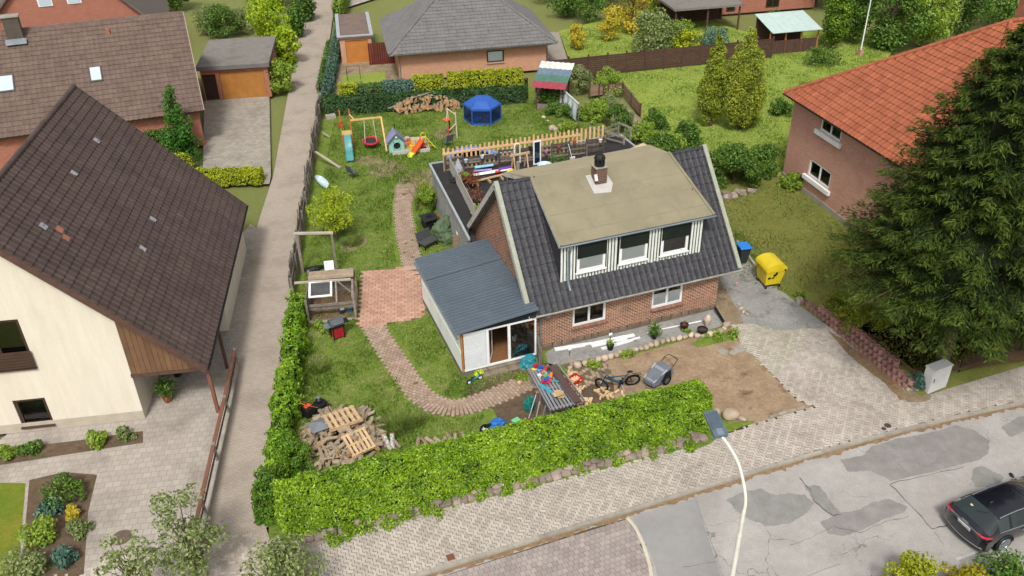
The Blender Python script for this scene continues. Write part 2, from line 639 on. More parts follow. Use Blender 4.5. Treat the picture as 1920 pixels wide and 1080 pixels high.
def earth_mat(name,a,b,c,s1=1.2,bump=0.7):
 k = NT(name)
 pos = k.n('ShaderNodeNewGeometry').outputs['Position']
 col = k.mix(k.ramp(k.noise(pos,s1,6.0,0.65),0.35,0.68),lin(a),lin(b))
 col = k.mix(k.ramp(k.noise(pos,s1 * 0.55 + 0.3,6.0,0.7),0.56,0.70),col,lin(c))
 m = k.n('ShaderNodeMapRange')
 m.inputs[3].default_value,m.inputs[4].default_value = 0.55,1.45
 k.l(k.noise(pos,30.0,4.0,0.8),m.inputs[0])
 col = k.mix(1.0,col,m.outputs[0],'MULTIPLY')
 m = k.n('ShaderNodeMapRange')
 m.inputs[1].default_value,m.inputs[2].default_value = 0.3,0.7
 m.inputs[3].default_value,m.inputs[4].default_value = 0.72,1.25
 k.l(k.noise(pos,6.0,6.0,0.8),m.inputs[0])
 col = k.mix(1.0,col,m.outputs[0],'MULTIPLY')
 k.l(col,k.b.inputs['Base Color'])
 k.b.inputs['Roughness'].default_value = 0.95
 k.b.inputs['Specular IOR Level'].default_value = 0.12
 k.bump(k.noise(pos,24.0,6.0,0.75),bump,0.04)
 return k.mat
LAWN = grass_mat('garden_lawn','687f2e','4d6b20','8a924a',dry='a0906a',dryamt=0.7)
LAWN2 = grass_mat('bright_lawn','86963f','788a38','96a24e',dryamt=0.25,s1=0.2)
OLIVE = grass_mat('olive_lawn','74783a','5f7030','857d4a',dry='7d6a42',dryamt=0.7)
EARTH = earth_mat('bare_soil','a08a70','88715a','5c4a38',s1=1.3)
DUSTY = earth_mat('dusty_soil','93836c','7c6a52','5e5038')
GRAVEL = earth_mat('grey_gravel','9a9893','868480','6a645a',s1=0.8,bump=1.0)
MULCH = earth_mat('planting_bed_soil','6a5947','54453a','48552c',s1=2.0)
GROUNDM = grass_mat('far_ground','717a42','6c783e','857d55',dryamt=0.6,s1=0.15)
def asphalt_mat(name,a,b,grain=0.35,s=0.6,cracks=0.55):
 k = NT(name)
 pos = k.n('ShaderNodeNewGeometry').outputs['Position']
 col = k.mix(k.ramp(k.noise(pos,s,6.0,0.65),0.35,0.65),lin(a),lin(b))
 m = k.n('ShaderNodeMapRange')
 m.inputs[3].default_value,m.inputs[4].default_value = 1 - grain,1 + grain
 k.l(k.noise(pos,26.0,4.0,0.9),m.inputs[0])
 col = k.mix(1.0,col,m.outputs[0],'MULTIPLY')
 m2 = k.n('ShaderNodeMapRange')
 m2.inputs[3].default_value,m2.inputs[4].default_value = 0.86,1.14
 k.l(k.noise(pos,3.0,4.0,0.7),m2.inputs[0])
 col = k.mix(1.0,col,m2.outputs[0],'MULTIPLY')
 vo = k.n('ShaderNodeTexVoronoi',_feature='DISTANCE_TO_EDGE',Scale=0.42)
 wv = k.n('ShaderNodeVectorMath',_operation='ADD')
 nz = k.n('ShaderNodeTexNoise',Scale=1.6,Detail=5.0)
 k.l(pos,nz.inputs['Vector'])
 k.l(pos,wv.inputs[0])
 k.l(nz.outputs['Color'],wv.inputs[1])
 k.l(wv.outputs[0],vo.inputs['Vector'])
 crack = k.math('MULTIPLY',k.math('LESS_THAN',vo.outputs['Distance'],0.006),k.ramp(k.noise(pos,0.25,2.0),0.45,0.6))
 col = k.mix(k.math('MULTIPLY',crack,cracks),col,lin('3e3a35'))
 k.l(col,k.b.inputs['Base Color'])
 k.b.inputs['Roughness'].default_value = 0.9
 k.b.inputs['Specular IOR Level'].default_value = 0.2
 k.bump(k.noise(pos,60.0,4.0,0.8),0.6,0.02)
 return k.mat
ROUGHA = asphalt_mat('worn_asphalt','a7a29c','96918b',grain=.65,s=.5)
SMOOTHA = asphalt_mat('smooth_asphalt','93908d','8a8785',grain=0.16,cracks=0.0)
PATCHA = asphalt_mat('patched_asphalt','8d8884','7e7975',grain=0.55,s=1.3,cracks=.25)
PATCHB = asphalt_mat('grey_patch_asphalt','8c8a85','7c7a75',grain=0.55,s=1.3,cracks=.25)
def pave_mat(name,c1,c2,mortar,bw,bh,ms,rz=0.0,spots='6b6257',sa=0.4):
 k = NT(name)
 pos = k.n('ShaderNodeNewGeometry').outputs['Position']
 mp = k.n('ShaderNodeMapping')
 mp.inputs['Rotation'].default_value = (0,0,rz)
 k.l(pos,mp.inputs[0])
 br = k.n('ShaderNodeTexBrick',Scale=1.0)
 for nm,v in (('Color1',lin(c1)),('Color2',lin(c2)),('Mortar',lin(mortar)),('Mortar Size',ms),('Brick Width',bw),('Row Height',bh)):
  br.inputs[nm].default_value = v
 k.l(mp.outputs[0],br.inputs['Vector'])
 col = k.mix(k.math('MULTIPLY',k.ramp(k.noise(pos,0.5,6.0,0.65),0.48,0.7),sa),br.outputs['Color'],lin(spots))
 m = k.n('ShaderNodeMapRange')
 m.inputs[3].default_value,m.inputs[4].default_value = 0.75,1.25
 k.l(k.noise(pos,20.0,4.0,0.7),m.inputs[0])
 col = k.mix(1.0,col,m.outputs[0],'MULTIPLY')
 k.l(col,k.b.inputs['Base Color'])
 k.b.inputs['Roughness'].default_value = 0.9
 k.b.inputs['Specular IOR Level'].default_value = 0.2
 k.bump(k.math('SUBTRACT',1.0,br.outputs['Fac']),0.5,0.01)
 return k.mat
JOINT = mat('paver_joint_sand','4f4639','434026',scale=3,rough=0.95)
PJOINT = mat('path_joint_soil','6b5d4b','5a5638',scale=3,rough=0.95)
PAVER = mat('beige_paver','b5aba0','a0968b',scale=0.5,rough=0.88,bump=0.25,bscale=30,rand=0.15,damt=0.42,dirt='7c7164',dscale=0.8)
REDPAVER = mat('red_paver','b8937f','a57f6a',scale=1.5,rough=0.88,bump=0.25,bscale=30,rand=0.14,damt=0.25,dirt='8b6d58',dscale=1.2)
PATHPAVER = mat('brown_paver','a5907f','917b69',scale=1.5,rough=0.88,bump=0.25,bscale=30,rand=0.16,damt=0.35,dirt='6e5a45',dscale=1.2)
ROADPAVER = mat('mauve_paver','9c918a','8c817b',scale=1.0,rough=0.88,bump=0.25,bscale=30,rand=0.14,damt=0.2,dirt='5f544e',dscale=1.2)
LANEP = pave_mat('lane_pavers','aa9d8f','a09385','867b6f',0.2,0.1,0.008,rz=rad(12))
YARDP = pave_mat('yard_pavers','a59c92','9a9187','8a8178',0.3,0.3,0.012,rz=rad(12),sa=0.6)
struct(MB().sheet([(-700,-300,-0.25),(900,-300,-0.25),(900,1300,-0.25),(-700,1300,-0.25)]).build('ground',GROUNDM))
def KY(x):
 return 19.8 if x < 17 else 19.8 - 0.0042 * (x - 17) ** 2
# ---- road, kerb
RZ = -0.085
road = struct(MB().sheet([(-60,4,RZ),(90,4,RZ),(90,12.0,RZ)] + [(x,KY(x) - 0.02,RZ) for x in range(70,16,-3)] + [(-60,19.78,RZ)]).build('road',ROUGHA))
struct(MB().sheet([(-90,-60,RZ - 0.1),(140,-60,RZ - 0.1),(140,5,RZ - 0.1),(-90,5,RZ - 0.1)]).build('far_side_verge',LAWN))
kerb = struct(MB().bx(-20,-19.9,19.6,19.75,-0.2,0.0).build('kerb',CONC))
km = MB().bx(-0.494,0.494,-0.15,0,-0.2,0.02).mesh('kerb_stone',CONC)
kp = []
for i in range(70):
 x = -19 + i
 kp.append((x + 0.5,(KY(x) + KY(x + 1)) / 2,random.Random(i).uniform(-0.006,0.006),math.atan2(KY(x + 1) - KY(x),1),1,1))
lay(kerb,'kerb_stone',km,kp,CONC)
def px2(poly,ox=1280,oy=720,s=3.0):
 return [(ox + x / s,oy + y / s) for x,y in poly]
def road_sheet(name,px,m,dz):
 return struct(MB().sheet(gpoly(px,RZ + dz)).build(name,m))
road_sheet('smooth_asphalt_strip',[(1185,968),(1305,934),(1325,1000),(1365,1120),(1240,1120),(1228,1060),(1208,1012)],SMOOTHA,0.004)
def smooth_px(px,seed=0,amp=3.0,n=4):
 rg_ = random.Random(seed)
 out = []
 N = len(px)
 for i in range(N):
  p0,p1,p2,p3 = px[i - 1],px[i],px[(i + 1) % N],px[(i + 2) % N]
  for j in range(n):
   t = j / n
   q = []
   for c in (0,1):
    q.append(0.5 * (2 * p1[c] + (p2[c] - p0[c]) * t + (2 * p0[c] - 5 * p1[c] + 4 * p2[c] - p3[c]) * t * t + (3 * p1[c] - p0[c] - 3 * p2[c] + p3[c]) * t ** 3))
   out.append((q[0] + rg_.uniform(-amp,amp),q[1] + rg_.uniform(-amp,amp) * 0.6))
 return out
def wob(px,seed,amp=5.0):
 rg = random.Random(seed)
 out = []
 n = len(px)
 for i in range(n):
  a,b = px[i],px[(i + 1) % n]
  for t in (0.0,0.3,0.6):
   out.append((a[0] + (b[0] - a[0]) * t + rg.uniform(-amp,amp),a[1] + (b[1] - a[1]) * t + rg.uniform(-amp,amp) * 0.6))
 return px2(smooth_px(out,seed,amp * .75,6))
pt = [(250,650),(330,610),(440,590),(520,625),(600,615),(690,625),(735,670),(700,725),(600,782),(480,800),(380,765),(300,710)]
road_sheet('road_patch',wob(pt,1),PATCHB,0.004)
road_sheet('road_patch',wob([(770,780),(840,745),(900,722),(1010,702),(1070,662),(1170,650),(1262,690),(1240,722),(1130,760),(1000,822),(900,855),(820,845)],2),PATCHA,0.004)
road_sheet('road_patch',wob([(690,575),(770,570),(820,650),(892,728),(842,748),(740,660)],3),PATCHB,0.007)
road_sheet('road_patch',wob([(890,430),(1010,400),(1070,350),(1200,310),(1400,270),(1540,235),(1640,260),(1725,320),(1720,390),(1660,430),(1420,490),(1180,545),(1060,490),(930,490)],4,4),PATCHA,0.004)
road_sheet('road_patch',wob([(1790,240),(1890,185),(1980,170),(1985,240),(1850,298)],5),PATCHB,0.004)
road_sheet('road_patch',wob([(1640,470),(1690,460),(1800,520),(1780,590),(1650,575),(1620,530)],6),PATCHB,0.004)
road_sheet('road_patch',px2([(1165,560),(1580,466),(1660,535),(1490,640),(1475,790),(1402,812)]),asphalt_mat('slab_asphalt','a6a09a','99938d',grain=.6,cracks=.2),0.0035)
CRACKM = mat('crack_filler','57524b','4a463f',rough=0.95)
def crack(px,wpx,seed):
 rg = random.Random(seed)
 L,Rr = [],[]
 pts = []
 for i in range(len(px) - 1):
  for t in (0,.25,.5,.75):
   pts.append((px[i][0] + (px[i + 1][0] - px[i][0]) * t + rg.uniform(-4,4),px[i][1] + (px[i + 1][1] - px[i][1]) * t + rg.uniform(-4,4)))
 pts.append(px[-1])
 for x,y in pts:
  h = wpx * rg.uniform(0.4,1.1)
  L.append((x,y - h))
  Rr.append((x,y + h))
 a_,b_ = gpoly(px2(L),RZ + .0105),gpoly(px2(Rr),RZ + .0105)
 q = MB()
 for i in range(len(a_) - 1):
  q.quad(b_[i],b_[i + 1],a_[i + 1],a_[i])
 struct(q.build('road_crack',CRACKM))
crack([(1165,562),(1290,690),(1402,815)],3.2,1)
crack([(1165,560),(1380,512),(1580,466)],2.2,2)
crack([(1402,815),(1490,795)],3.5,3)
crack([(660,530),(720,600),(740,660),(840,740),(890,735)],4.0,4)
crack([(600,905),(720,865),(850,800),(1000,840),(1140,770),(1270,745)],1.6,5)
crack([(75,655),(140,820),(225,1090)],2.4,6)
crack([(1415,835),(1470,900),(1440,990)],1.5,7)
crack([(700,1080),(890,1010),(900,960),(1010,900)],1.4,8)
crack([(0,1030),(190,1000)],1.2,9)
# leaf litter in the gutter
LITTER = earth_mat('gutter_litter','8f765a','7b644c','8f887e',s1=4.0)
rg = random.Random(5)
gl = [(x,KY(x) - 0.16) for x in np.arange(-6,45,0.17)]
gl += [(x,KY(x) - 0.16 - abs(rg.gauss(0.13,0.05)) - .07 * math.sin(x * 1.3) ** 2) for x in np.arange(44.5,-6.1,-0.11)]
struct(MB().sheet([(x,y,RZ + 0.013) for x,y in gl]).build('gutter_litter',LITTER))
# ---- mauve paved bay in the road with its pale curved edging
bay_px = [(815,1085),(1000,1026),(1110,990),(1176,972),(1192,992),(1206,1022),(1218,1060),(1226,1110),(1230,1200),(700,1240)]
bay = gpoly(bay_px,RZ)
bayo = struct(MB().sheet([Vector((p.x,p.y,RZ + 0.006)) for p in bay]).build('paved_bay',JOINT))
pm = MB().bx(-0.094,0.094,-0.094,0.094,0,0.022)
pm = pm.mesh('road_paver',ROADPAVER)
pl = []
for j in range(-5,40):
 for i in range(-5,75):
  x,y = 1.0 + i * 0.2 + (0.1 if j % 2 else 0),13.5 + j * 0.2
  if inpoly(x,y,bay):
   r_ = random.Random(i * 97 + j)
   pl.append((x,y,RZ + r_.uniform(-0.003,0.003),r_.uniform(-0.03,0.03),1,1))
lay(bayo,'road_paver',pm,pl,ROADPAVER)
ed = [G(x,y,RZ) for x,y in [(1176,972),(1192,992),(1206,1022),(1218,1060),(1226,1110),(1229,1160)]]
em = MB()
for a,b in zip(ed,ed[1:]):
 em.bar(a,b,0.12,0.09)
struct(em.build('bay_edging',mat('pale_edging','c4bba9','b0a795',rough=0.9)))
# ---- sidewalk + driveway: herringbone of zigzag pavers
walk = [(-16,19.80)] + [(x,KY(x)) for x in range(-2,62,2)] + [(62,13.5),(62,17.5),(46,20.0)]
walk += [tuple(G(x,y)[:2]) for x,y in [(1925,671),(1790,706),(1745,742),(1700,742),(1722,728)]]
drive_px = [(1707,722),(1650,680),(1600,640),(1545,606),(1505,612),(1455,612),(1400,603),(1361,601),(1390,650),(1413,668),(1461,716),(1493,750),(1526,762),(1468,778),(1412,796),(1340,822)]
walk += [tuple(G(x,y)[:2]) for x,y in drive_px]
walk += [(15.5,21.84),(8.73,22.11),(0.7,22.5),(-1.2,22.6),(-1.3,23.6),(-4.2,24.4),(-16,24.0)]
sw = struct(MB().sheet([(x,y,-0.018) for x,y in walk]).build('sidewalk',JOINT))
U = 0.118
zz_ = 0.014
hp = []
for t,s_ in ((-0.5,0),(-0.25,1),(0.0,0),(0.25,-1),(0.5,0)):
 hp.append((t * 2 * U * 0.945,s_ * zz_))
low = [(x,y - U / 2 * 0.90) for x,y in hp]
upp = [(x,y + U / 2 * 0.90) for x,y in hp]
hb = low + upp[::-1]
pb = MB()
nn = len(hb)
vs = [(x,y,-0.03) for x,y in hb] + [(x,y,-0.004) for x,y in hb] + [(x * 0.965,y * 0.93,0.0) for x,y in hb]
fs = [tuple(2 * nn + i for i in range(nn))]
for i in range(nn):
 k2 = (i + 1) % nn
 fs += [(i,k2,nn + k2,nn + i),(nn + i,nn + k2,2 * nn + k2,2 * nn + i)]
pmz = pb.add(vs,fs).mesh('paving_stone',PAVER)
places = []
xs = np.array([p[0] for p in walk])
for a in range(int(-16 / U),int(46 / U)):
 for b in range(int(16.5 / U),int(32.5 / U)):
  k4 = (a - b) % 4
  if k4 == 0:
   x,y,r_ = (a + 1) * U,(b + .5) * U,0.0
  elif k4 == 3:
   x,y,r_ = (a + .5) * U,(b + 1) * U,math.pi / 2
  else:
   continue
  if y > 26 and x < 15:
   continue
  if inpoly(x,y,walk) and vis((x,y,0),120):
   q = random.Random(a * 131 + b)
   places.append((x,y,q.uniform(-0.004,0.004),r_,1,1))
lay(sw,'paving_stone',pmz,places,PAVER)
dark_red = mat('rust_cover','7a4a38','5f3a2d',rough=0.8)
mh = thing('drain_cover','small square rusty cover set in the sidewalk near the kerb','drain cover',G(845,1045) + Vector((0,0,0.002)))
MB().box((0,0,0.004),(0.27,0.27,0.012)).build('lid',dark_red,mh)
MB().box((0,0,0.002),(0.33,0.33,0.01)).build('rim',CONC,mh)
mh = thing('valve_cover','pair of small dark valve covers in the sidewalk before the driveway','valve cover',G(1657,804) + Vector((0,0,0.002)))
MB().lathe([(0.1,0),(0.1,0.012),(0.08,0.014)],n=14).build('lid',mat('cast_iron','4a4642','3a3733',rough=0.7),mh)
MB().lathe([(0.14,0),(0.14,0.012),(0.1,0.014)],c=(0.28,0.1,0),n=14).build('lid',MATS['cast_iron'],mh)
# ---- lawns and soil
garden = [(-1.2,22.4),(15.5,21.7),(18.5,22.6),(20.5,24),(27,28),(27,64),(9.0,68.5),(2.0,38.2)]
lawn = struct(MB().sheet([(x,y,-0.004) for x,y in garden]).build('lawn',LAWN))
def ground_sheet(name,px,m,z):
 return struct(MB().sheet(gpoly(px,z)).build(name,m))
ground_sheet('soil_bed',[(990,745),(1000,705),(1050,690),(1180,668),(1372,612),(1392,648),(1413,668),(1461,716),(1493,750),(1526,762),(1468,778),(1412,796),(1330,800),(1300,830),(1010,900),(985,800)],EARTH,0.0)
ground_sheet('soil_by_path',smooth_px([(870,735),(940,700),(1010,680),(1060,690),(1120,690),(1150,730),(1100,790),(960,812),(925,770)],2,3),MULCH,0.004)
ground_sheet('gravel_bed',[(1022,662),(1060,640),(1345,575),(1366,606),(1290,632),(1190,655),(1062,690),(1030,690)],GRAVEL,0.004)
ground_sheet('gravel_drive',smooth_px([(1345,560),(1352,520),(1380,470),(1402,490),(1440,528),(1468,548),(1510,580),(1548,612),(1505,616),(1455,618),(1405,606),(1370,602)],3,1.5),GRAVEL,0.004)
ground_sheet('worn_soil_patch',smooth_px([(1342,575),(1349,530),(1362,545),(1385,585),(1392,606),(1362,604)],4,1.5),DUSTY,0.012)
ground_sheet('grass_strip',smooth_px([(1320,800),(1340,778),(1372,790),(1415,792),(1360,812),(1325,835),(1290,846)],5,2),LAWN,0.0045)
ground_sheet('grass_strip',smooth_px([(1300,640),(1340,628),(1378,622),(1380,636),(1350,642),(1310,650)],6,2),LAWN,0.0045)
ground_sheet('dirt_trail',smooth_px([(742,350),(765,325),(800,318),(822,340),(800,358),(775,372),(745,372)],7,3),DUSTY,0.001)
ground_sheet('dirt_patch',smooth_px([(1015,560),(1018,565),(1012,568)],8,0),DUSTY,0.001)
for i,pp in enumerate([[(578,672),(605,665),(618,678),(600,690),(580,686)],[(640,455),(672,438),(688,450),(668,468),(645,472)],[(690,312),(730,300),(760,312),(730,330),(700,330)],[(810,252),(840,240),(860,252),(835,262)],[(660,300),(700,290),(716,300),(690,310)]]):
 ground_sheet('dirt_patch',smooth_px(pp,20 + i,2),DUSTY,0.0015 + i * 0.0001)
# ---- garden paths
def spline(pts,n=10):
 out = []
 for i in range(len(pts) - 1):
  p0,p1,p2,p3 = pts[max(i - 1,0)],pts[i],pts[i + 1],pts[min(i + 2,len(pts) - 1)]
  for j in range(n):
   t = j / n
   out.append(0.5 * (2 * p1 + (p2 - p0) * t + (2 * p0 - 5 * p1 + 4 * p2 - p3) * t * t + (3 * p1 - p0 - 3 * p2 + p3) * t ** 3))
 out.append(pts[-1])
 return out
def resample(pts,step):
 out = [pts[0]]
 acc = 0.0
 for a,b in zip(pts,pts[1:]):
  L = (b - a).length
  while acc + L >= step:
   a = a + (b - a) * ((step - acc) / max(L,1e-9))
   L = (b - a).length
   out.append(a.copy())
   acc = 0.0
  acc += L
 return out
def brick_path(name,px,width,bw,bl,m,limit,skip=0.0,seed=0):
 pts = resample(spline([G(x,y) for x,y in px]),bl)
 L,Rr = [],[]
 pl = []
 rg_ = random.Random(seed)
 nx = int(width / bw)
 for i,p in enumerate(pts):
  d = (pts[min(i + 1,len(pts) - 1)] - pts[max(i - 1,0)]).normalized()
  s = Vector((d.y,-d.x,0))
  wv = width / 2 + rg_.uniform(-0.05,0.05)
  L.append(p + s * (wv - 0.05))
  Rr.append(p - s * (wv - 0.05))
  for k_ in range(nx + 1):
   o = (k_ - nx / 2 + (0.5 if i % 2 else 0)) * bw
   if abs(o) > width / 2 + 0.02 or rg_.random() < skip:
    continue
   q = p + s * o
   pl.append((q.x,q.y,0.004 + rg_.uniform(-0.006,0.006),math.atan2(s.y,s.x) + rg_.uniform(-0.05,0.05),1,1))
 o = struct(MB().sheet([Vector((p.x,p.y,0.008)) for p in L + Rr[::-1]]).build(name,PJOINT))
 bm = MB().box((0,0,0.012),(bw - 0.022,bl - 0.02,0.028),taper=0.95).mesh('path_brick',m)
 lay(o,'path_brick',bm,pl,m,limit)
brick_path('garden_path',[(700,612),(716,640),(738,672),(765,712),(790,742),(825,762),(865,764),(905,752),(945,736),(1000,712)],1.15,0.2,0.155,PATHPAVER,300,0.01)
brick_path('upper_garden_path',[(775,505),(770,480),(763,450),(757,415),(755,385),(760,355)],1.15,0.2,0.16,PATHPAVER,300,0.03,2)
brick_path('sunken_path',[(1000,716),(1050,708),(1100,698),(1150,690)],1.9,0.21,0.17,PATHPAVER,300,0.55,5)
pat = gpoly([(678,508),(740,503),(800,496),(803,560),(802,578),(784,598),(722,608),(715,617),(672,614)])
pato = struct(MB().sheet([Vector((p.x,p.y,0.006)) for p in pat]).build('patio',PJOINT))
pd = (G(790,553) - G(690,560)).normalized()
pn = Vector((-pd.y,pd.x,0))
bm = MB().box((0,0,0.01),(0.322,0.186,0.028),taper=0.97).mesh('patio_brick',REDPAVER)
o0 = G(740,560)
pl = []
for j in range(-20,21):
 for i in range(-12,13):
  q = o0 + pd * (i * 0.338 + (0.169 if j % 2 else 0)) + pn * (j * 0.202)
  if inpoly(q.x,q.y,pat):
   r_ = random.Random(i * 57 + j)
   pl.append((q.x,q.y,0.004 + r_.uniform(-0.004,0.004),math.atan2(pd.y,pd.x) + r_.uniform(-0.02,0.02),1,1))
lay(pato,'patio_brick',bm,pl,REDPAVER)
# stones lining the curve of the path
# ---- lane, neighbour yard on the left
ground_sheet('lane',[(300,1180),(385,970),(440,700),(480,430),(512,330),(577,-25),(632,-25),(602,190),(545,575),(499,990),(505,1010),(600,1010),(590,1120)],LANEP,0.0)
ground_sheet('yard_paving',[(-420,1180),(-420,850),(0,825),(150,700),(300,600),(470,420),(484,430),(445,700),(388,975),(304,1180)],YARDP,-0.006)
ground_sheet('yard_lawn',[(-420,1180),(-420,915),(0,905),(48,906),(40,1000),(25,1180)],grass_mat('yard_grass','6d7d2c','8a8434','55701f',dryamt=0.4),0.0)
ground_sheet('planting_bed',[(30,1180),(55,900),(120,885),(182,890),(165,960),(150,1180)],MULCH,0.002)
ground_sheet('planting_bed',[(-100,862),(0,842),(130,828),(268,808),(268,830),(190,842),(0,872)],MULCH,0.002)
ground_sheet('garage_yard',[(383,190),(505,180),(508,330),(505,345),(380,345)],pave_mat('garage_drive','9f978a','8d857a','777064',0.3,0.3,0.01,sa=0.5),0.003)
# far end of the lane and drives
ground_sheet('far_drive',[(560,-30),(580,-150),(760,-150),(725,-10),(650,14),(630,0)],pave_mat('far_pavers','b6ada2','aaa196','8f877c',0.2,0.1,0.008),0.003)
# neighbour gardens
ground_sheet('back_lawn',[(640,142),(722,134),(724,160),(642,165)],LAWN2,0.02)
ground_sheet('house_side_gravel',[(612,100),(760,90),(760,172),(612,180)],DUSTY,0.0)
ground_sheet('house_side_paving',[(1026,140),(1026,60),(1048,60),(1068,125),(1060,150)],pave_mat('side_pavers','9f958a','90877c','7a7167',0.2,0.1,0.008),0.022)
ground_sheet('neighbour_lawn',[(1048,58),(1240,10),(1400,60),(1700,60),(1560,250),(1470,330),(1380,330),(1250,300),(1190,200),(1160,150),(1070,120)],LAWN2,0.012)
# the raised lawn east of the drive (retained by the planter stones)
def bank_h(x,y):
 fy = min(1,max(0,(33.0 - y) / 4.5))
 fx = min(1,max(0,(x - 25.9) / 0.6))
 return 0.5 * fy * fx * min(1,max(0,(y - 21.2) / 0.5))
nx_,ny_ = 60,50
V = []
for j in range(ny_ + 1):
 for i in range(nx_ + 1):
  u_,v_ = i / nx_,j / ny_
  y = 20.9 + v_ * 27
  x0 = 26.05 if y < 29.3 else 26.05 - min(2.6,(y - 29.3) * 0.55)
  x = x0 + u_ ** 1.6 * (62 - x0)
  V.append((x,y,0.002 + bank_h(x,y)))
F = np.array([(j * (nx_ + 1) + i,j * (nx_ + 1) + i + 1,(j + 1) * (nx_ + 1) + i + 1,(j + 1) * (nx_ + 1) + i) for j in range(ny_) for i in range(nx_)])
struct(obj('raised_lawn',raw_mesh('raised_lawn',np.array(V),F,OLIVE,smooth=True)))
# ================================================================== foliage helpers
def leaf_mesh(name,P,N,L,W,m,seed=0,v=None,droop=None,fold=0.25):
 """one small folded leaf per point: P positions, N facing, L length, W width"""
 rg_ = np.random.RandomState(seed)
 n = len(P)
 N = N / np.maximum(np.linalg.norm(N,axis=1,keepdims=True),1e-6)
 if droop is None:
  t = rg_.normal(size=(n,3))
 else:
  t = droop + rg_.normal(size=(n,3)) * 0.35
 t -= N * np.sum(t * N,axis=1,keepdims=True)
 t /= np.maximum(np.linalg.norm(t,axis=1,keepdims=True),1e-6)
 b = np.cross(N,t)
 L = np.broadcast_to(np.asarray(L,float),(n,))[:,None]
 W = np.broadcast_to(np.asarray(W,float),(n,))[:,None]
 base,tip = P - t * L / 2,P + t * L / 2
 le = P + b * W / 2 + N * W * fold - t * L * 0.05
 ri = P - b * W / 2 + N * W * fold - t * L * 0.05
 V = np.stack([base,ri,tip,le],1).reshape(-1,3)
 i = np.arange(n)[:,None] * 4
 F = np.concatenate([i + np.array([[0,1,2]]),i + np.array([[0,2,3]])],0)
 if v is None:
  v = rg_.rand(n)
 return raw_mesh(name,V,F,m,np.repeat(v,4))
HEDGEM = leaf_mat('laurel_leaf','33520a','739714','b0cb34',trans=0.3,rough=0.38,spec=0.5)
BEECHM = leaf_mat('hornbeam_leaf','3a5e10','72981e','a8c63c',trans=0.3)
YTHUJA = leaf_mat('yellow_thuja','5d6c0c','96a015','bfc02e',trans=0.2)
DTHUJA = leaf_mat('dark_thuja','2b3f1c','46602e','64803f',trans=0.15)
BLUEG = leaf_mat('blue_juniper','324f45','4f6f5f','708d78',trans=0.15)
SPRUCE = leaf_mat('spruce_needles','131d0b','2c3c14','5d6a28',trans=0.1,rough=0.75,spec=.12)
SHRUB = leaf_mat('shrub_leaf','2f4a14','4d6e22','7d9a40',trans=0.25)
SHRUBL = leaf_mat('light_shrub_leaf','54701c','7f9a2e','a9ba4e',trans=0.3)
BIRCHM = leaf_mat('grey_green_leaf','55642f','7c8a4e','a5ad78',trans=0.3)
YELLOWL = leaf_mat('yellow_flower','86861c','b8a42a','d6c44a',trans=0.2)
REDDISH = leaf_mat('bronze_leaf','5e3018','8a4a26','a86a3e',trans=0.2)
IVYM = leaf_mat('ivy_leaf','223818','37552a','5a7a44',trans=0.2)
GRASSM = leaf_mat('grass_blade','44621e','6e8436','9f9e62',trans=0.3,rough=0.6,spec=0.15)
TWIG = mat('bark','5d4b3a','453729',scale=6,rough=0.9,bump=0.5)
CORE = mat('inner_twigs','2b2a16','22230f',scale=4,rough=1.0)
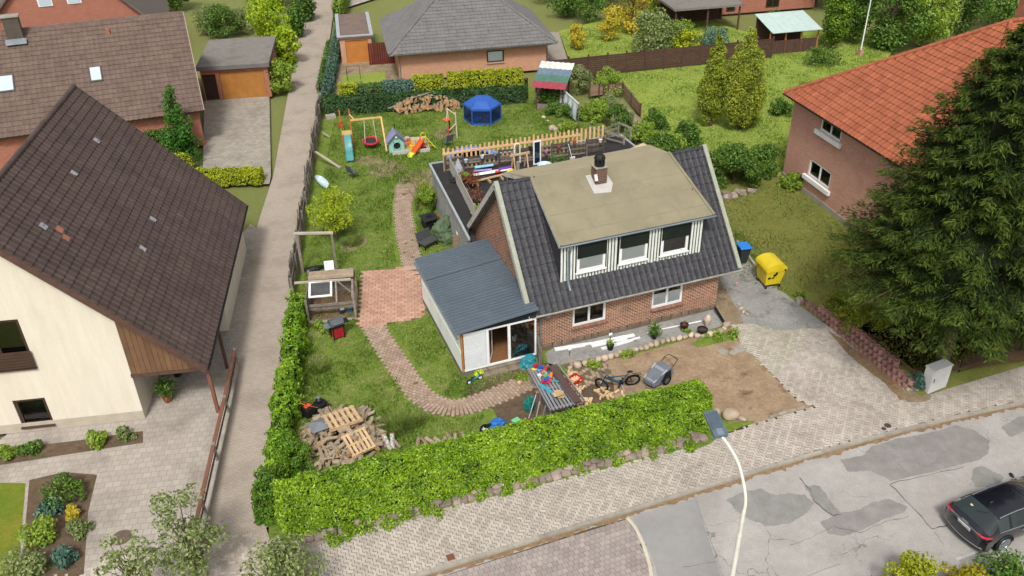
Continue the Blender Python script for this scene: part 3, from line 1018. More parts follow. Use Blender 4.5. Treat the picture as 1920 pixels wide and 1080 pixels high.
def hedge(name,label,cat,a,b,width,height,m,nleaf,L,W,seed=0,base=0.0,group=None,wavy=0.07,kind_core=CORE,core=True,cut=None):
 """clipped hedge from ground point a to b: dark twig core and a skin of separate leaves"""
 a,b = Vector((a[0],a[1],0)),Vector((b[0],b[1],0))
 d = b - a
 ln = d.length
 rz = math.atan2(d.y,d.x)
 t = thing(name,label,cat,(a.x,a.y,base),rz,group)
 rg_ = np.random.RandomState(seed)
 hw = width / 2
 areas = np.array([ln * width,ln * height,ln * height,width * height,width * height])
 fi = rg_.choice(5,size=nleaf,p=areas / areas.sum())
 u,w_ = rg_.rand(nleaf),rg_.rand(nleaf)
 P = np.zeros((nleaf,3))
 N = np.zeros((nleaf,3))
 for f in range(5):
  k = fi == f
  if f == 0:
   P[k] = np.stack([u[k] * ln,(w_[k] - .5) * width,np.full(k.sum(),height)],1)
   N[k] = (0,0,1)
  elif f in (1,2):
   s = -1 if f == 1 else 1
   P[k] = np.stack([u[k] * ln,np.full(k.sum(),s * hw),w_[k] * height],1)
   N[k] = (0,s,0)
  else:
   s = -1 if f == 3 else 1
   P[k] = np.stack([np.full(k.sum(),0 if s < 0 else ln),(u[k] - .5) * width,w_[k] * height],1)
   N[k] = (s,0,0)
 # rounded shoulders and an uneven clipped skin
 rr = min(0.22,hw * 0.5)
 ey = np.clip(np.abs(P[:,1]) - (hw - rr),0,rr) / rr
 ez = np.clip(P[:,2] - (height - rr),0,rr) / rr
 k = (ey > 0) & (ez > 0)
 P[k,2] -= rr * 0.35 * ey[k] * ez[k]
 P[k,1] -= np.sign(P[k,1]) * rr * 0.35 * ey[k] * ez[k]
 ph = rg_.rand(8) * 6.28
 wv = (np.sin(P[:,0] * 1.3 + ph[0]) + np.sin(P[:,0] * 2.9 + ph[1] + P[:,2] * 2) + np.sin(P[:,0] * 6.1 + P[:,1] * 5 + ph[2]) + np.sin(P[:,0] * 11 + P[:,2] * 9 + ph[3]) * .7) / 3.7
 P += N * (wv * wavy + rg_.normal(size=nleaf) * 0.045 - 0.02)[:,None]
 N2 = N + rg_.normal(size=(nleaf,3)) * 0.55 + np.array([0,0,0.35])
 vv = np.clip(rg_.rand(nleaf) * 0.7 + 0.3 * (wv * .5 + .5),0,1)
 hol_ = np.sin(P[:,0] * 4.3 + ph[4] + 2 * np.sin(P[:,2] * 3.1 + P[:,1] * 2.7)) * np.sin(P[:,0] * 2.1 + P[:,2] * 5.2 + P[:,1] * 4.7 + ph[5])
 P -= N * (np.clip(hol_ - .25,0,1) * wavy * 1.0)[:,None]
 kp_ = (hol_ < .55) | (rg_.rand(nleaf) < .6)
 sh_ = rg_.rand(nleaf) < .05
 P[sh_ & (fi == 0),2] += np.abs(rg_.normal(size=(sh_ & (fi == 0)).sum())) * wavy * 1.1
 P,N2,vv = P[kp_],N2[kp_],vv[kp_]
 if cut is not None:
  k = cut(P)
  P,N2,vv = P[k],N2[k],vv[k]
 me = leaf_mesh('foliage',P,N2,L * (0.7 + 0.6 * rg_.rand(len(P))),W * (0.7 + 0.6 * rg_.rand(len(P))),m,seed,vv)
 tag(obj('foliage',me,t),kind='stuff')
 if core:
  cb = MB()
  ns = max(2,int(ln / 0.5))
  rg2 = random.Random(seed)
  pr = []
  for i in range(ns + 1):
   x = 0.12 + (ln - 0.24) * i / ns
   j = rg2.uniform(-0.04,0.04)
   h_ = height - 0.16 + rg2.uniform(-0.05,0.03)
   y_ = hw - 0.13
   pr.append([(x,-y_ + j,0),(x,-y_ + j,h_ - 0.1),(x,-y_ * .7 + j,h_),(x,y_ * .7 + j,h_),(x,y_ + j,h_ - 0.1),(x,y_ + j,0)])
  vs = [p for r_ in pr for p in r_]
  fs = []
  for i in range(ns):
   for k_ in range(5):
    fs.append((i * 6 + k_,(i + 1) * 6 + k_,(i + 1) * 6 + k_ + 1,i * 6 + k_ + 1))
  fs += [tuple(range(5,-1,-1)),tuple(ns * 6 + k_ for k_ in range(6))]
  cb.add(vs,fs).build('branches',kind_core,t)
 return t
def crown_points(clumps,per,rg_,squash=1.0,inner=0.55):
 """points near the skin of many ellipsoid clumps (x,y,z,r), normals outwards"""
 P,N = [],[]
 tot = sum(c[3] ** 2 for c in clumps)
 for c in clumps:
  n = max(12,int(per * c[3] ** 2 / tot))
  d = rg_.normal(size=(n,3))
  d /= np.linalg.norm(d,axis=1,keepdims=True)
  r = c[3] * (inner + (1 - inner) * rg_.rand(n) ** 0.5)
  p = d * r[:,None]
  p[:,2] *= squash
  P.append(p + np.array(c[:3]))
  N.append(d)
 return np.concatenate(P),np.concatenate(N)
def tree(name,label,cat,base,height,radius,m,nleaf=3000,L=0.16,W=0.11,seed=0,shape='round',trunk=0.25,group=None,nclump=None,tw=None,tint=None,lean=(0,0),gaps=1.0):
 """tapered trunk + limbs + crown of leaf clumps. shapes: round, column, cone, bush, open"""
 rg_ = np.random.RandomState(seed)
 t = thing(name,label,cat,base,0,group)
 ncl = nclump or {'round': 42,'column': 80,'cone': 34,'bush': 28,'open': 34}[shape]
 h0 = height * trunk
 cl = []
 for i in range(ncl):
  a = rg_.rand() * 6.283
  if shape in ('round','bush','open'):
   z = rg_.rand()
   rmax = math.sqrt(max(0.03,1 - (2 * z - 1) ** 2)) if shape != 'bush' else math.sqrt(max(0.05,1 - (z * 0.95) ** 2))
   rr = radius * rmax * math.sqrt(rg_.rand()) * 0.85
   r = radius * (0.17 + 0.24 * rg_.rand() ** 1.5) * (0.85 if shape == 'open' else 1.0) * (1.7 if ncl < 14 else 1)
  elif shape == 'column':
   z = (i + 0.5) / ncl
   prof = min(1,0.62 + z * 1.5) * max(.2,1 - (max(0,z - 0.3) / 0.75) ** 1.7)
   rr = radius * prof * 0.62 * math.sqrt(rg_.rand())
   r = radius * prof * (0.36 + 0.1 * rg_.rand())
  else:
   z = (i / ncl) ** 1.25
   prof = (1 - z) ** 0.9 + 0.05
   rr = radius * prof * 0.68 * math.sqrt(rg_.rand())
   r = radius * (0.12 + 0.33 * prof) * (0.8 + 0.4 * rg_.rand())
  zc = h0 + (height - h0) * z * (1.0 if shape in ('column','cone') else 0.92)
  zc = min(zc,height - r * 0.6)
  cl.append((rr * math.cos(a) + lean[0] * z,rr * math.sin(a) + lean[1] * z,max(zc,r * 0.45),r))
 P,N = crown_points(cl,nleaf,rg_,1.25 if shape == 'column' else 0.9,inner=0.5)
 k = P[:,2] > 0.03
 P,N = P[k],N[k]
 N2 = N + rg_.normal(size=N.shape) * 0.6 + np.array([0,0,0.3])
 v = np.clip(rg_.rand(len(P)) * 0.8 + 0.1 + rg_.normal(size=len(P)) * 0.05,0,1)
 me = leaf_mesh('crown',P,N2,L * (0.7 + 0.6 * rg_.rand(len(P))),W * (0.7 + 0.6 * rg_.rand(len(P))),m,seed,v)
 tag(obj('crown',me,t),kind='stuff')
 tb = MB()
 r0 = tw or max(0.025,height * 0.018)
 zt = height * (0.9 if shape in ('cone','column') else 0.7)
 tb.tube([(0,0,-0.1),(lean[0] * .15,lean[1] * .15,zt * .35),(lean[0] * .5,lean[1] * .5,zt * .7),(lean[0] * .8,lean[1] * .8,zt)],[r0 * 1.2,r0,r0 * .6,r0 * .2],7)
 for c in cl[::max(1,len(cl) // 14)]:
  zb = min(zt * 0.85,max(h0 * 0.6,c[2] * 0.55))
  tb.tube([(0,0,zb),(c[0] * .5,c[1] * .5,(zb + c[2]) / 2 + .05),(c[0] * .92,c[1] * .92,c[2])],[r0 * .45,r0 * .3,r0 * .1],5)
 tb.build('trunk',TWIG,t,smooth=True)
 return t
def spruce(name,label,base,height,radius,seed=0,nbr=230,per=150,m=None,L=0.34,W=0.10):
 """conifer with whorls of drooping limbs, each limb carrying flat sprays of needles"""
 rg_ = np.random.RandomState(seed)
 t = thing(name,label,'tree',base)
 P,N,D,VV = [],[],[],[]
 tb = MB()
 tb.tube([(0,0,-0.2),(0,0,height * .4),(0,0,height * .97)],[height * .02,height * .014,0.02],9)
 for i in range(nbr):
  z = ((i + rg_.rand()) / nbr) ** 1.0
  zz = height * (0.27 + 0.72 * z)
  prof = (1 - z) ** 0.72 * min(1,.72 + z * 2.2)
  ln = radius * prof * (0.72 + 0.45 * rg_.rand()) + 0.25
  a = i * 2.399 + rg_.normal() * 0.3
  dx,dy = math.cos(a),math.sin(a)
  drp = (0.10 + 0.16 * (1 - z)) * ln
  ns = max(24,int(per * (0.25 + prof)))
  s = rg_.rand(ns) ** 0.7
  side = rg_.normal(size=ns) * 0.16 * ln * (1.15 - s) + rg_.normal(size=ns) * 0.06
  px_ = dx * s * ln - dy * side
  py_ = dy * s * ln + dx * side
  pz = zz - drp * (s ** 1.3) + 0.32 * ln * 0.3 * s ** 3 + rg_.normal(size=ns) * 0.07 - np.abs(side) * 0.25
  P.append(np.stack([px_,py_,pz],1))
  N.append(np.stack([dx * .25 * np.ones(ns),dy * .25 * np.ones(ns),np.ones(ns)],1) + rg_.normal(size=(ns,3)) * 0.45)
  D.append(np.stack([dx - dy * np.sign(side) * .7,dy + dx * np.sign(side) * .7,-0.25 * np.ones(ns)],1))
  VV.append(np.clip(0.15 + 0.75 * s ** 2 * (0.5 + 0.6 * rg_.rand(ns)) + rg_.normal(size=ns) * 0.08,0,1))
  if i % 2 == 0:
   tb.tube([(0,0,zz + 0.05),(dx * ln * .5,dy * ln * .5,zz - drp * .4),(dx * ln * .9,dy * ln * .9,zz - drp * .85)],[0.05 * prof + .012,0.03 * prof + .008,0.008],4)
 P,N,D,VV = map(np.concatenate,(P,N,D,VV))
 k = P[:,2] > 0.1
 P,N,D,VV = P[k],N[k],D[k],VV[k]
 rs = 0.7 + 0.6 * rg_.rand(len(P))
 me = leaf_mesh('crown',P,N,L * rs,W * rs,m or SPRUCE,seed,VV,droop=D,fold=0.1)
 tag(obj('crown',me,t),kind='stuff')
 tb.build('trunk',TWIG,t,smooth=True)
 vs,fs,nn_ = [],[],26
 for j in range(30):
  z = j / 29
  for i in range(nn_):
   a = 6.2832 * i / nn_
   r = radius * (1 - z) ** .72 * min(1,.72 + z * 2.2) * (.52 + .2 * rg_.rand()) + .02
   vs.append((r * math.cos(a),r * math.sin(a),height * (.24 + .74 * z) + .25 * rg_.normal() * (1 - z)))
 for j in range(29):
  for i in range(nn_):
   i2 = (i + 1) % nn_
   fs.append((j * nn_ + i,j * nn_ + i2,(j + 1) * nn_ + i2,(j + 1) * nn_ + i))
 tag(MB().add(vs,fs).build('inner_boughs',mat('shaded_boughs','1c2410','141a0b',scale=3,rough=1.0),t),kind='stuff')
 return t
def tuft(name,label,cat,base,height,radius,m,n=120,W=0.03,seed=0,group=None,spread=0.7):
 """clump of upright blades or stems"""
 rg_ = np.random.RandomState(seed)
 t = thing(name,label,cat,base,0,group)
 a = rg_.rand(n) * 6.283
 r = radius * np.sqrt(rg_.rand(n))
 h = height * (0.5 + 0.5 * rg_.rand(n))
 o = np.stack([r * np.cos(a) * .9,r * np.sin(a) * .9,np.zeros(n)],1)
 tip = o + np.stack([rg_.normal(size=n) * height * .3 + r * np.cos(a) * spread,rg_.normal(size=n) * height * .3 + r * np.sin(a) * spread,h],1)
 s = np.stack([-np.sin(a),np.cos(a),np.zeros(n)],1) * W / 2
 mid = (o + tip) / 2 + np.array([0,0,0.1]) * height
 V = np.stack([o - s,o + s,mid + s,tip,mid - s],1).reshape(-1,3)
 i = np.arange(n)[:,None] * 5
 F = np.concatenate([i + np.array([[0,1,2]]),i + np.array([[0,2,4]]),i + np.array([[4,2,3]])])
 tag(obj('blades',raw_mesh('blades',V,F,m,np.repeat(rg_.rand(n),5)),t),kind='stuff')
 return t
def grass_field(name,label,polys,holes,n,m,seed=0,hgt=0.07,zf=None,wd=0.035):
 rg_ = np.random.RandomState(seed)
 allp = np.array([p[:2] for P_ in polys for p in P_])
 lo,hi = allp.min(0),allp.max(0)
 # denser close to the camera
 X = lo[0] + (hi[0] - lo[0]) * rg_.rand(n * 3)
 Y = lo[1] + (hi[1] - lo[1]) * rg_.rand(n * 3) ** 1.35
 ok = np.zeros(len(X),bool)
 for P_ in polys:
  ok |= inpolyv(X,Y,P_)
 for P_ in holes:
  ok &= ~inpolyv(X,Y,P_)
 X,Y = X[ok][:n],Y[ok][:n]
 n = len(X)
 Z = np.zeros(n) if zf is None else np.array([zf(x,y) for x,y in zip(X,Y)])
 patch = np.clip(0.5 + 0.5 * np.sin(X * 0.9 + np.sin(Y * 0.7) * 2) * np.sin(Y * 0.8 + np.sin(X * 0.5) * 2) + .35 * np.sin(X * 3.1 + np.sin(Y * 2.3) * 1.7) * np.sin(Y * 2.7 + np.sin(X * 1.9) * 2),0,1)
 a = rg_.rand(n) * 6.283
 h = hgt * (0.35 + 0.9 * rg_.rand(n)) * (0.45 + 0.9 * patch)
 w_ = wd * (0.6 + 0.8 * rg_.rand(n))
 ln = rg_.normal(size=(n,2)) * 0.05
 b = np.stack([X,Y,Z],1)
 s = np.stack([np.cos(a) * w_,np.sin(a) * w_,np.zeros(n)],1)
 tip = b + np.stack([ln[:,0],ln[:,1],h],1)
 V = np.stack([b - s,b + s,tip],1).reshape(-1,3)
 F = np.arange(n * 3).reshape(-1,3)
 v = np.clip(rg_.rand(n) * 0.45 + 0.55 * (1 - patch),0,1)
 o = obj(name,raw_mesh(name,V,F,m,np.repeat(v,3)))
 return tag(o,label,'grass',kind='stuff')
# ================================================================== building helpers
def window(parent,p0,u,nrm,w_,h_,recess=0.10,panes=2,frame=0.07,fm=None,film=0.0,sill=True,sillm=None,bars=0.0,shutter=0.0,shm=None):
 """casement window set into an opening: frame (part) with panes, blind and sill as sub-parts"""
 p0,u,nrm = Vector(p0),Vector(u).normalized(),Vector(nrm).normalized()
 zz = Vector((0,0,1))
 fm = fm or WHITE
 b = p0 - nrm * recess
 def bx(mb,u0,u1,z0,z1,d0,d1):
  c = b + u * ((u0 + u1) / 2) + zz * ((z0 + z1) / 2) + nrm * ((d0 + d1) / 2)
  mb.box(c,(u1 - u0,d1 - d0,z1 - z0),math.atan2(u.y,u.x))
 f = MB()
 bx(f,0,w_,0,frame,-0.03,0.045)
 bx(f,0,w_,h_ - frame,h_,-0.03,0.045)
 bx(f,0,frame,frame,h_ - frame,-0.03,0.045)
 bx(f,w_ - frame,w_,frame,h_ - frame,-0.03,0.045)
 pw = (w_ - 2 * frame) / panes
 for i in range(panes):
  x0,x1 = frame + i * pw + 0.002,frame + (i + 1) * pw - 0.002
  t = 0.045
  bx(f,x0,x1,frame + .002,frame + t,-0.02,0.062)
  bx(f,x0,x1,h_ - frame - t,h_ - frame - .002,-0.02,0.062)
  bx(f,x0,x0 + t,frame + t,h_ - frame - t,-0.02,0.062)
  bx(f,x1 - t,x1,frame + t,h_ - frame - t,-0.02,0.062)
 fo = f.build('window',fm,parent)
 for i in range(panes):
  x0,x1 = frame + i * pw + 0.04,frame + (i + 1) * pw - 0.04
  g = MB()
  q0 = b + nrm * .01
  g.quad(*[q0 + u * a_ + zz * z_ for a_,z_ in ((x0,frame + .04),(x1,frame + .04),(x1,h_ - frame - .04),(x0,h_ - frame - .04))])
  g.build('pane',GLASS,fo)
  if film:
   g = MB()
   bx(g,x0,x1,frame + .03,frame + (h_ - 2 * frame) * film,-0.012,-0.004)
   g.build('privacy_blind',FILM,fo)
 d = MB()
 bx(d,-0.02,w_ + 0.02,-0.02,h_ + 0.02,-0.42,-0.40)
 d.build('dark_backing',DARKIN,fo)  # flat plate behind the glass, its dark colour stands in for the unlit room
 if shutter:
  n = max(3,int(h_ * shutter / 0.055))
  for i in range(n):
   s = MB()
   z1 = h_ - i * (h_ * shutter / n)
   bx(s,0.012,w_ - 0.012,z1 - h_ * shutter / n + 0.008,z1 - 0.001,0.066,0.082 + 0.006 * (i % 2))
   s.build('shutter_slat',shm or BLACKP,fo)
 if sill:
  s = MB()
  c = p0 + u * (w_ / 2) - zz * 0.035 + nrm * (0.05 - recess / 2)
  s.box(c,(w_ + 0.08,recess + 0.14,0.05),math.atan2(u.y,u.x),rx=-0.0)
  s.build('sill',sillm or fm,fo)
 return fo
def tile_mesh(name,w_,l_,m,hump=0.032,th=0.036):
 xs_ = [0,0.10,0.22,0.34,0.46,0.62,0.86,1.0]
 zs_ = [0.25,0.85,1.0,0.8,0.2,0.0,0.0,0.18]
 vs_,fs_ = [],[]
 n = len(xs_)
 for y,dz in ((-0.03,th * 1.1),(l_,0.0)):
  for x,z in zip(xs_,zs_):
   vs_.append((x * (w_ + 0.012),y,z * hump + dz + 0.005))
 for x,z in zip(xs_,zs_):
  vs_.append((x * (w_ + 0.012),-0.03,z * hump + th * 1.1 - th))
 for i in range(n - 1):
  fs_.append((i,i + 1,n + i + 1,n + i))
  fs_.append((2 * n + i,2 * n + i + 1,i + 1,i))
 return MB().add(vs_,fs_).mesh(name,m)
def tile_roof(parent,p0,u,s,W,L,tw,tl,m,mask=None,limit=300,name='roof_tile',lift=0.0):
 """lay roof tiles on the plane p0 + a*u + b*s"""
 p0,u,s = Vector(p0),Vector(u).normalized(),Vector(s).normalized()
 n = u.cross(s).normalized()
 nc,nr = max(1,round(W / tw)),max(1,round(L / tl))
 tw,tl = W / nc,L / nr
 me = tile_mesh(name,tw,tl,m)
 pl_ = []
 for j in range(nr):
  for i in range(nc):
   if mask and not mask((i + .5) * tw,(j + .5) * tl):
    continue
   rg_ = random.Random(i * 71 + j)
   o = p0 + u * (i * tw + rg_.uniform(-.004,.004)) + s * (j * tl + rg_.uniform(-.006,.006)) + n * (lift + rg_.uniform(0,.004))
   M_ = Matrix((u,s,n)).transposed().to_4x4()
   M_.translation = o
   pl_.append(M_)
 lay(parent,name,me,pl_,m,limit)
SLATE = mat('anthracite_tile','333236','2a292d',scale=2.5,rough=0.55,bump=0.25,bscale=45,rand=0.15,spec=0.4,damt=0.4,dirt='77756f',dscale=9.0)
BRICK = brick_mat('house_brick','9c573c','50322a','c4b19a',0.25,0.083,0.011,dark='50362b',damt=0.35)
STONEB = mat('plinth_stone','7d6a58','5f5045',scale=3,rough=0.9,bump=0.5,rand=0.15)
TANFELT = NT('tan_roof_felt')
_k = TANFELT
_pos = _k.n('ShaderNodeNewGeometry').outputs['Position']
_c = _k.mix(_k.ramp(_k.noise(_pos,0.6,6.0,.6),.35,.65),lin('847c64'),lin('78705a'))
_m2 = _k.n('ShaderNodeMapRange')
_m2.inputs[3].default_value,_m2.inputs[4].default_value = .86,1.14
_k.l(_k.noise(_pos,55.0,3.0,.7),_m2.inputs[0])
_c = _k.mix(1.0,_c,_m2.outputs[0],'MULTIPLY')
_c = _k.mix(_k.math('MULTIPLY',_k.ramp(_k.noise(_pos,1.1,7.0,.75),.5,.75),.5),_c,lin('5f5a4a'))
_k.l(_c,_k.b.inputs['Base Color'])
_k.b.inputs['Roughness'].default_value = 0.95
_k.bump(_k.noise(_pos,60,3,.7),.3,.01)
TANFELT = _k.mat
TANFELT2 = mat('pale_roof_felt','9f947a','92876d',scale=0.8,rough=0.95,bump=0.3,bscale=55)
BLACKFELT = mat('black_roof_felt','2f2d2d','252424',scale=1.2,rough=0.9,bump=0.4,bscale=40,damt=0.35,dirt='4a4742',dscale=1.5)
FASCIA = mat('grey_fascia','b9b7b0','9c9a93',scale=3,rough=0.7,damt=0.35,dirt='6e6f5c',dscale=3)
LICHEN = mat('lichened_verge','a2a397','7f826f',scale=5,rough=0.9,bump=0.4,damt=0.5,dirt='b9bda8',dscale=5)
ZINC = mat('zinc_gutter','8f9aa3','7a858e',rough=0.45,metallic=0.5,fine=0.05)
BOARDW = mat('white_board','dfe2da','cfd3ca',scale=3,rough=0.6,bump=0.1,rand=0.05,damt=0.2,dirt='9aa08c',dscale=3)
BOARDG = mat('dark_green_batten','33403a','29332e',rough=0.7)
BLUEROOF = mat('blue_grey_sheet','5b656d','505a63',scale=0.5,rough=0.45,metallic=0.25,spec=0.5,fine=0.06,damt=0.15,dirt='7b8a92',dscale=1.5)
SHUTM = mat('dark_shutter','1e2622','171d1a',rough=0.5,fine=0.03)
# ================================================================== the brick house
YF,ZE,SL,XL,XR,YR = 29.6,2.3,math.tan(rad(48.64)),11.5,22.45,33.7
ZR = ZE + (YR - YF) * SL
YB = 38.45
SLB = (ZR - ZE) / (YB - YR)
YW,XW0,XW1 = 30.0,11.9,21.56
house = thing('brick_house','small red brick house with dark tiled roof and wide white dormer','house',(XW0,YW,0))
hl = Vector((-XW0,-YW,0))          # all parts below are given in world metres, shifted by this
def hb_(mb,name,m,par=None,**kw):
 o = mb.build(name,m,par or house,**kw)
 if (par or house) is house:
  o.location = hl
 return o
# walls with openings
gw = []
for a,b,c in (((1073.3,614.6),(1136.0,600.0),568),((1221.0,580.5),(1279.0,567.2),530)):
 q0,q1 = PY(a[0],a[1],YW),PY(b[0],b[1],YW)
 gw.append((q0.x - XW0,q1.x - XW0,(q0.z + q1.z) / 2,(q0.z + q1.z) / 2 + 1.22))
wm = MB()
wm.wall((XW0,YW,0.28),(1,0,0),(0,-1,0),XW1 - XW0,2.14,[(a,b,c - .28,d - .28) for a,b,c,d in gw],0.16)
gz = [(YW,0.28),(YB - .25,0.28),(YB - .25,2.3),(YR,ZR - 0.25),(YW,2.42)]
wm.add([(XW0,y,z) for y,z in gz],[(0,4,3,2,1)])
wm.add([(XW1,y,z) for y,z in gz],[(0,1,2,3,4)])
wm.quad((XW1,YB - .25,0.28),(XW0,YB - .25,0.28),(XW0,YB - .25,2.5),(XW1,YB - .25,2.5))
wall = hb_(wm,'wall',BRICK)
rgp = random.Random(3)
x = XW0 - 0.04
while x < XW1 + 0.02:
 L_ = min(rgp.uniform(0.35,0.7),XW1 + 0.05 - x)
 hb_(MB().box((x + L_ / 2,YW + 0.02,0.14),(L_ - 0.02,0.16,0.27),taper=0.95),'plinth_stone',STONEB,bevel=0.03)
 x += L_
hb_(MB().bx(XW0 - .02,XW1 + .02,YW + 0.06,YB - .2,-0.1,0.279),'foundation',STONEB)
for i,(a,b,c,d) in enumerate(gw):
 fo = window(house,Vector((XW0 + a,YW,c)) + hl,(1,0,0),(0,-1,0),b - a,1.22,0.12,2,film=0.0 if i == 0 else 0.62,sill=False)
 n = int((b - a + .1) / 0.1)
 sb = MB()
 for j in range(n):
  o = MB().box((XW0 + a - .05 + (j + .5) * (b - a + .1) / n + hl.x,YW - .045 + hl.y,c - 0.03),((b - a + .1) / n - .012,0.17,0.07),rx=0.25)
  o.build('sill_brick',mat('sill_brick','8d6a58','75533f',rough=0.9,rand=0.2),fo)
 hb_(MB().bx(XW0 + a - .02,XW0 + b + .02,YW - .01,YW + .03,c + 1.22,c + 1.25),'lintel',BROWNWOOD)
# roof: decks + tiles
u1 = Vector((1,0,0))
sF = Vector((0,1,SL)).normalized()
LF = (YR - YF) / sF.y
deck = MB()
deck.slab([(XL + .05,YF + .06,ZE + .02),(XR - .05,YF + .06,ZE + .02),(XR - .05,YR,ZR - .02),(XL + .05,YR,ZR - .02)],0.10)
deck.slab([(XL + .05,YR,ZR - .021),(XR - .05,YR,ZR - .021),(XR - .05,YB,ZE - .02),(XL + .05,YB,ZE - .02)],0.10)
roof = hb_(deck,'roof',mat('roof_deck','38373a','2e2d30',rough=0.9))
roof_t = thing('roof_tiles',None,None)
roof_t.parent = roof
DX0,DX1,DY,DZ0,DZ1 = 13.36,20.60,30.40,3.22,5.05
def mask_main(a,b):
 x,y = XL + a,YF + b * sF.y
 return not (DX0 + .12 < x < DX1 - .12 and y > DY + .25)
bpy.data.objects.remove(roof_t)
tile_roof(roof,(XL + .10,YF - .02,ZE + 0.03),u1,sF,XR - XL - .2,LF + .02,0.305,0.45,SLATE,mask_main,300)
# ridge tiles left and right of the dormers
for x0,x1 in ((XL + .02,DX0 + .05),(DX1 + .1,XR - .02)):
 n = max(1,round((x1 - x0) / 0.33))
 for i in range(n):
  a,b = x0 + (x1 - x0) * i / n,x0 + (x1 - x0) * (i + 1) / n
  q = MB().tube([(a,YR,ZR - .02),(b + .03,YR,ZR - .015)],[0.125,0.115],10)
  q.build('ridge_tile',SLATE,roof,smooth=True)
# verge boards and lichened verge strip
for nm,x,sgn in (('l',XL,-1),('r',XR,1)):
 for y0,z0,y1,z1 in ((YF - .05,ZE - .05,YR,ZR),(YB + .05,ZE - .05,YR,ZR)):
  hb_(MB().bar((x,y0,z0 - .02),(x,y1,z1 - .02),0.035,0.26),'verge_board',FASCIA)
  q = MB().bar((x - sgn * 0.085,y0,z0 + .15),(x - sgn * 0.085,y1,z1 + .15),0.2,0.06)
  hb_(q,'verge_strip',LICHEN)
# soffit rafters in the left gable
for k_ in range(3):
 dy = 0.25 + 0.28 * k_
 hb_(MB().bar((XL + .1 + .13 * k_,YF + .3,ZE + .1),(XL + .1 + .13 * k_,YR,ZR - .2),0.06,0.1),'rafter',OLDWOOD)
 hb_(MB().bar((XL + .1 + .13 * k_,YB - .2,ZE + .06),(XL + .1 + .13 * k_,YR + .05,ZR - .2),0.06,0.1),'rafter',OLDWOOD)
# eaves: gutter, soffit, downpipe
def gutter(mb,p,q,r=0.065,n=6):
 p,q = Vector(p),Vector(q)
 d = (q - p).normalized()
 a = d.cross(Vector((0,0,1))).normalized()
 vs_ = []
 for e in (p,q):
  for rr in (r,r - 0.008):
   for k in range(n + 1):
    t = math.pi * k / n
    vs_.append(e + a * (rr * math.cos(t)) - Vector((0,0,1)) * (rr * math.sin(t)))
 m_ = n + 1
 fs_ = []
 for k in range(n):
  fs_ += [(k,k + 1,2 * m_ + k + 1,2 * m_ + k),(m_ + k + 1,m_ + k,3 * m_ + k,3 * m_ + k + 1)]
 fs_ += [(0,2 * m_,3 * m_,m_),(n,m_ + n,3 * m_ + n,2 * m_ + n)]
 fs_ += [tuple(range(n,-1,-1)),tuple(2 * m_ + k for k in range(m_))]
 mb.add(vs_,fs_)
 return mb
hb_(gutter(MB(),(XL + .12,YF - .07,ZE - .0),(XR - .02,YF - .07,ZE + .01)),'gutter',FASCIA)
hb_(MB().bx(XL + .1,XR - .1,YF + .0,YW - .003,ZE - .12,ZE - .08),'soffit',FASCIA)
hb_(MB().bx(XL + .1,XR - .1,YF - .012,YF + .012,ZE - .14,ZE + .02),'fascia',FASCIA)
hb_(MB().tube([(12.45,YF - .07,ZE - .05),(12.45,YF - .07,ZE - .16),(12.2,YW - .06,ZE - .42),(12.2,YW - .06,0.05)],0.045,10),'downpipe',ZINC,smooth=True)
# ---- front dormer
dorm = hb_(MB().bx(DX0 + .03,DX1 - .03,DY + .05,YR - .05,DZ0 - .3,DZ1 - .05),'dormer',mat('dormer_carcass','3a3b3e','303134',rough=0.9))
dw = []
for a,b,c,d in (((1080,510.2),(1133.3,500),459,449),((1159,494.6),(1211.5,483.2),441.5,431),((1236.5,478),(1287.5,468.5),424.8,415.4)):
 q0,q1 = PY(a[0],a[1],DY),PY(b[0],b[1],DY)
 dw.append((q0.x,q1.x,(q0.z + q1.z) / 2,DZ1 - .02))
zroof = lambda y: ZE + (y - YF) * SL
nb = 46
pitch_ = (DX1 - DX0) / nb
for i in range(nb):
 x0 = DX0 + i * pitch_
 xc = x0 + pitch_ * .5
 segs = [(zroof(DY) - .02,DZ1)]
 for a,b,c,d in dw:
  if a - .03 < xc < b + .03:
   segs = [(zroof(DY) - .02,c - .06)]
 for z0,z1 in segs:
  MB().bx(x0 + .004,x0 + pitch_ * .62,DY - .03,DY + .01,z0,z1).build('board',BOARDW,dorm)
  MB().bx(x0 + pitch_ * .625,x0 + pitch_ * .995,DY - .008,DY + .012,z0,z1).build('joint_strip',BOARDG,dorm)
for i,(a,b,c,d) in enumerate(dw):
 window(dorm,(a,DY - .01,c),(1,0,0),(0,-1,0),b - a,d - c,-0.0,1,0.085,film=0.5 if i < 2 else 0.0,sill=False,shutter=(0.5,0.44,0.46)[i],shm=SHUTM)
 MB().box(((a + b) / 2,DY - .07,c - .03),(b - a + .1,.12,.045),rx=0.08).build('sill',WHITE,dorm)
 for xx in (a - .035,b + .035):
  MB().bx(xx - .03,xx + .03,DY - .05,DY - .002,c - .01,d).build('shutter_rail',BLACKP,dorm)
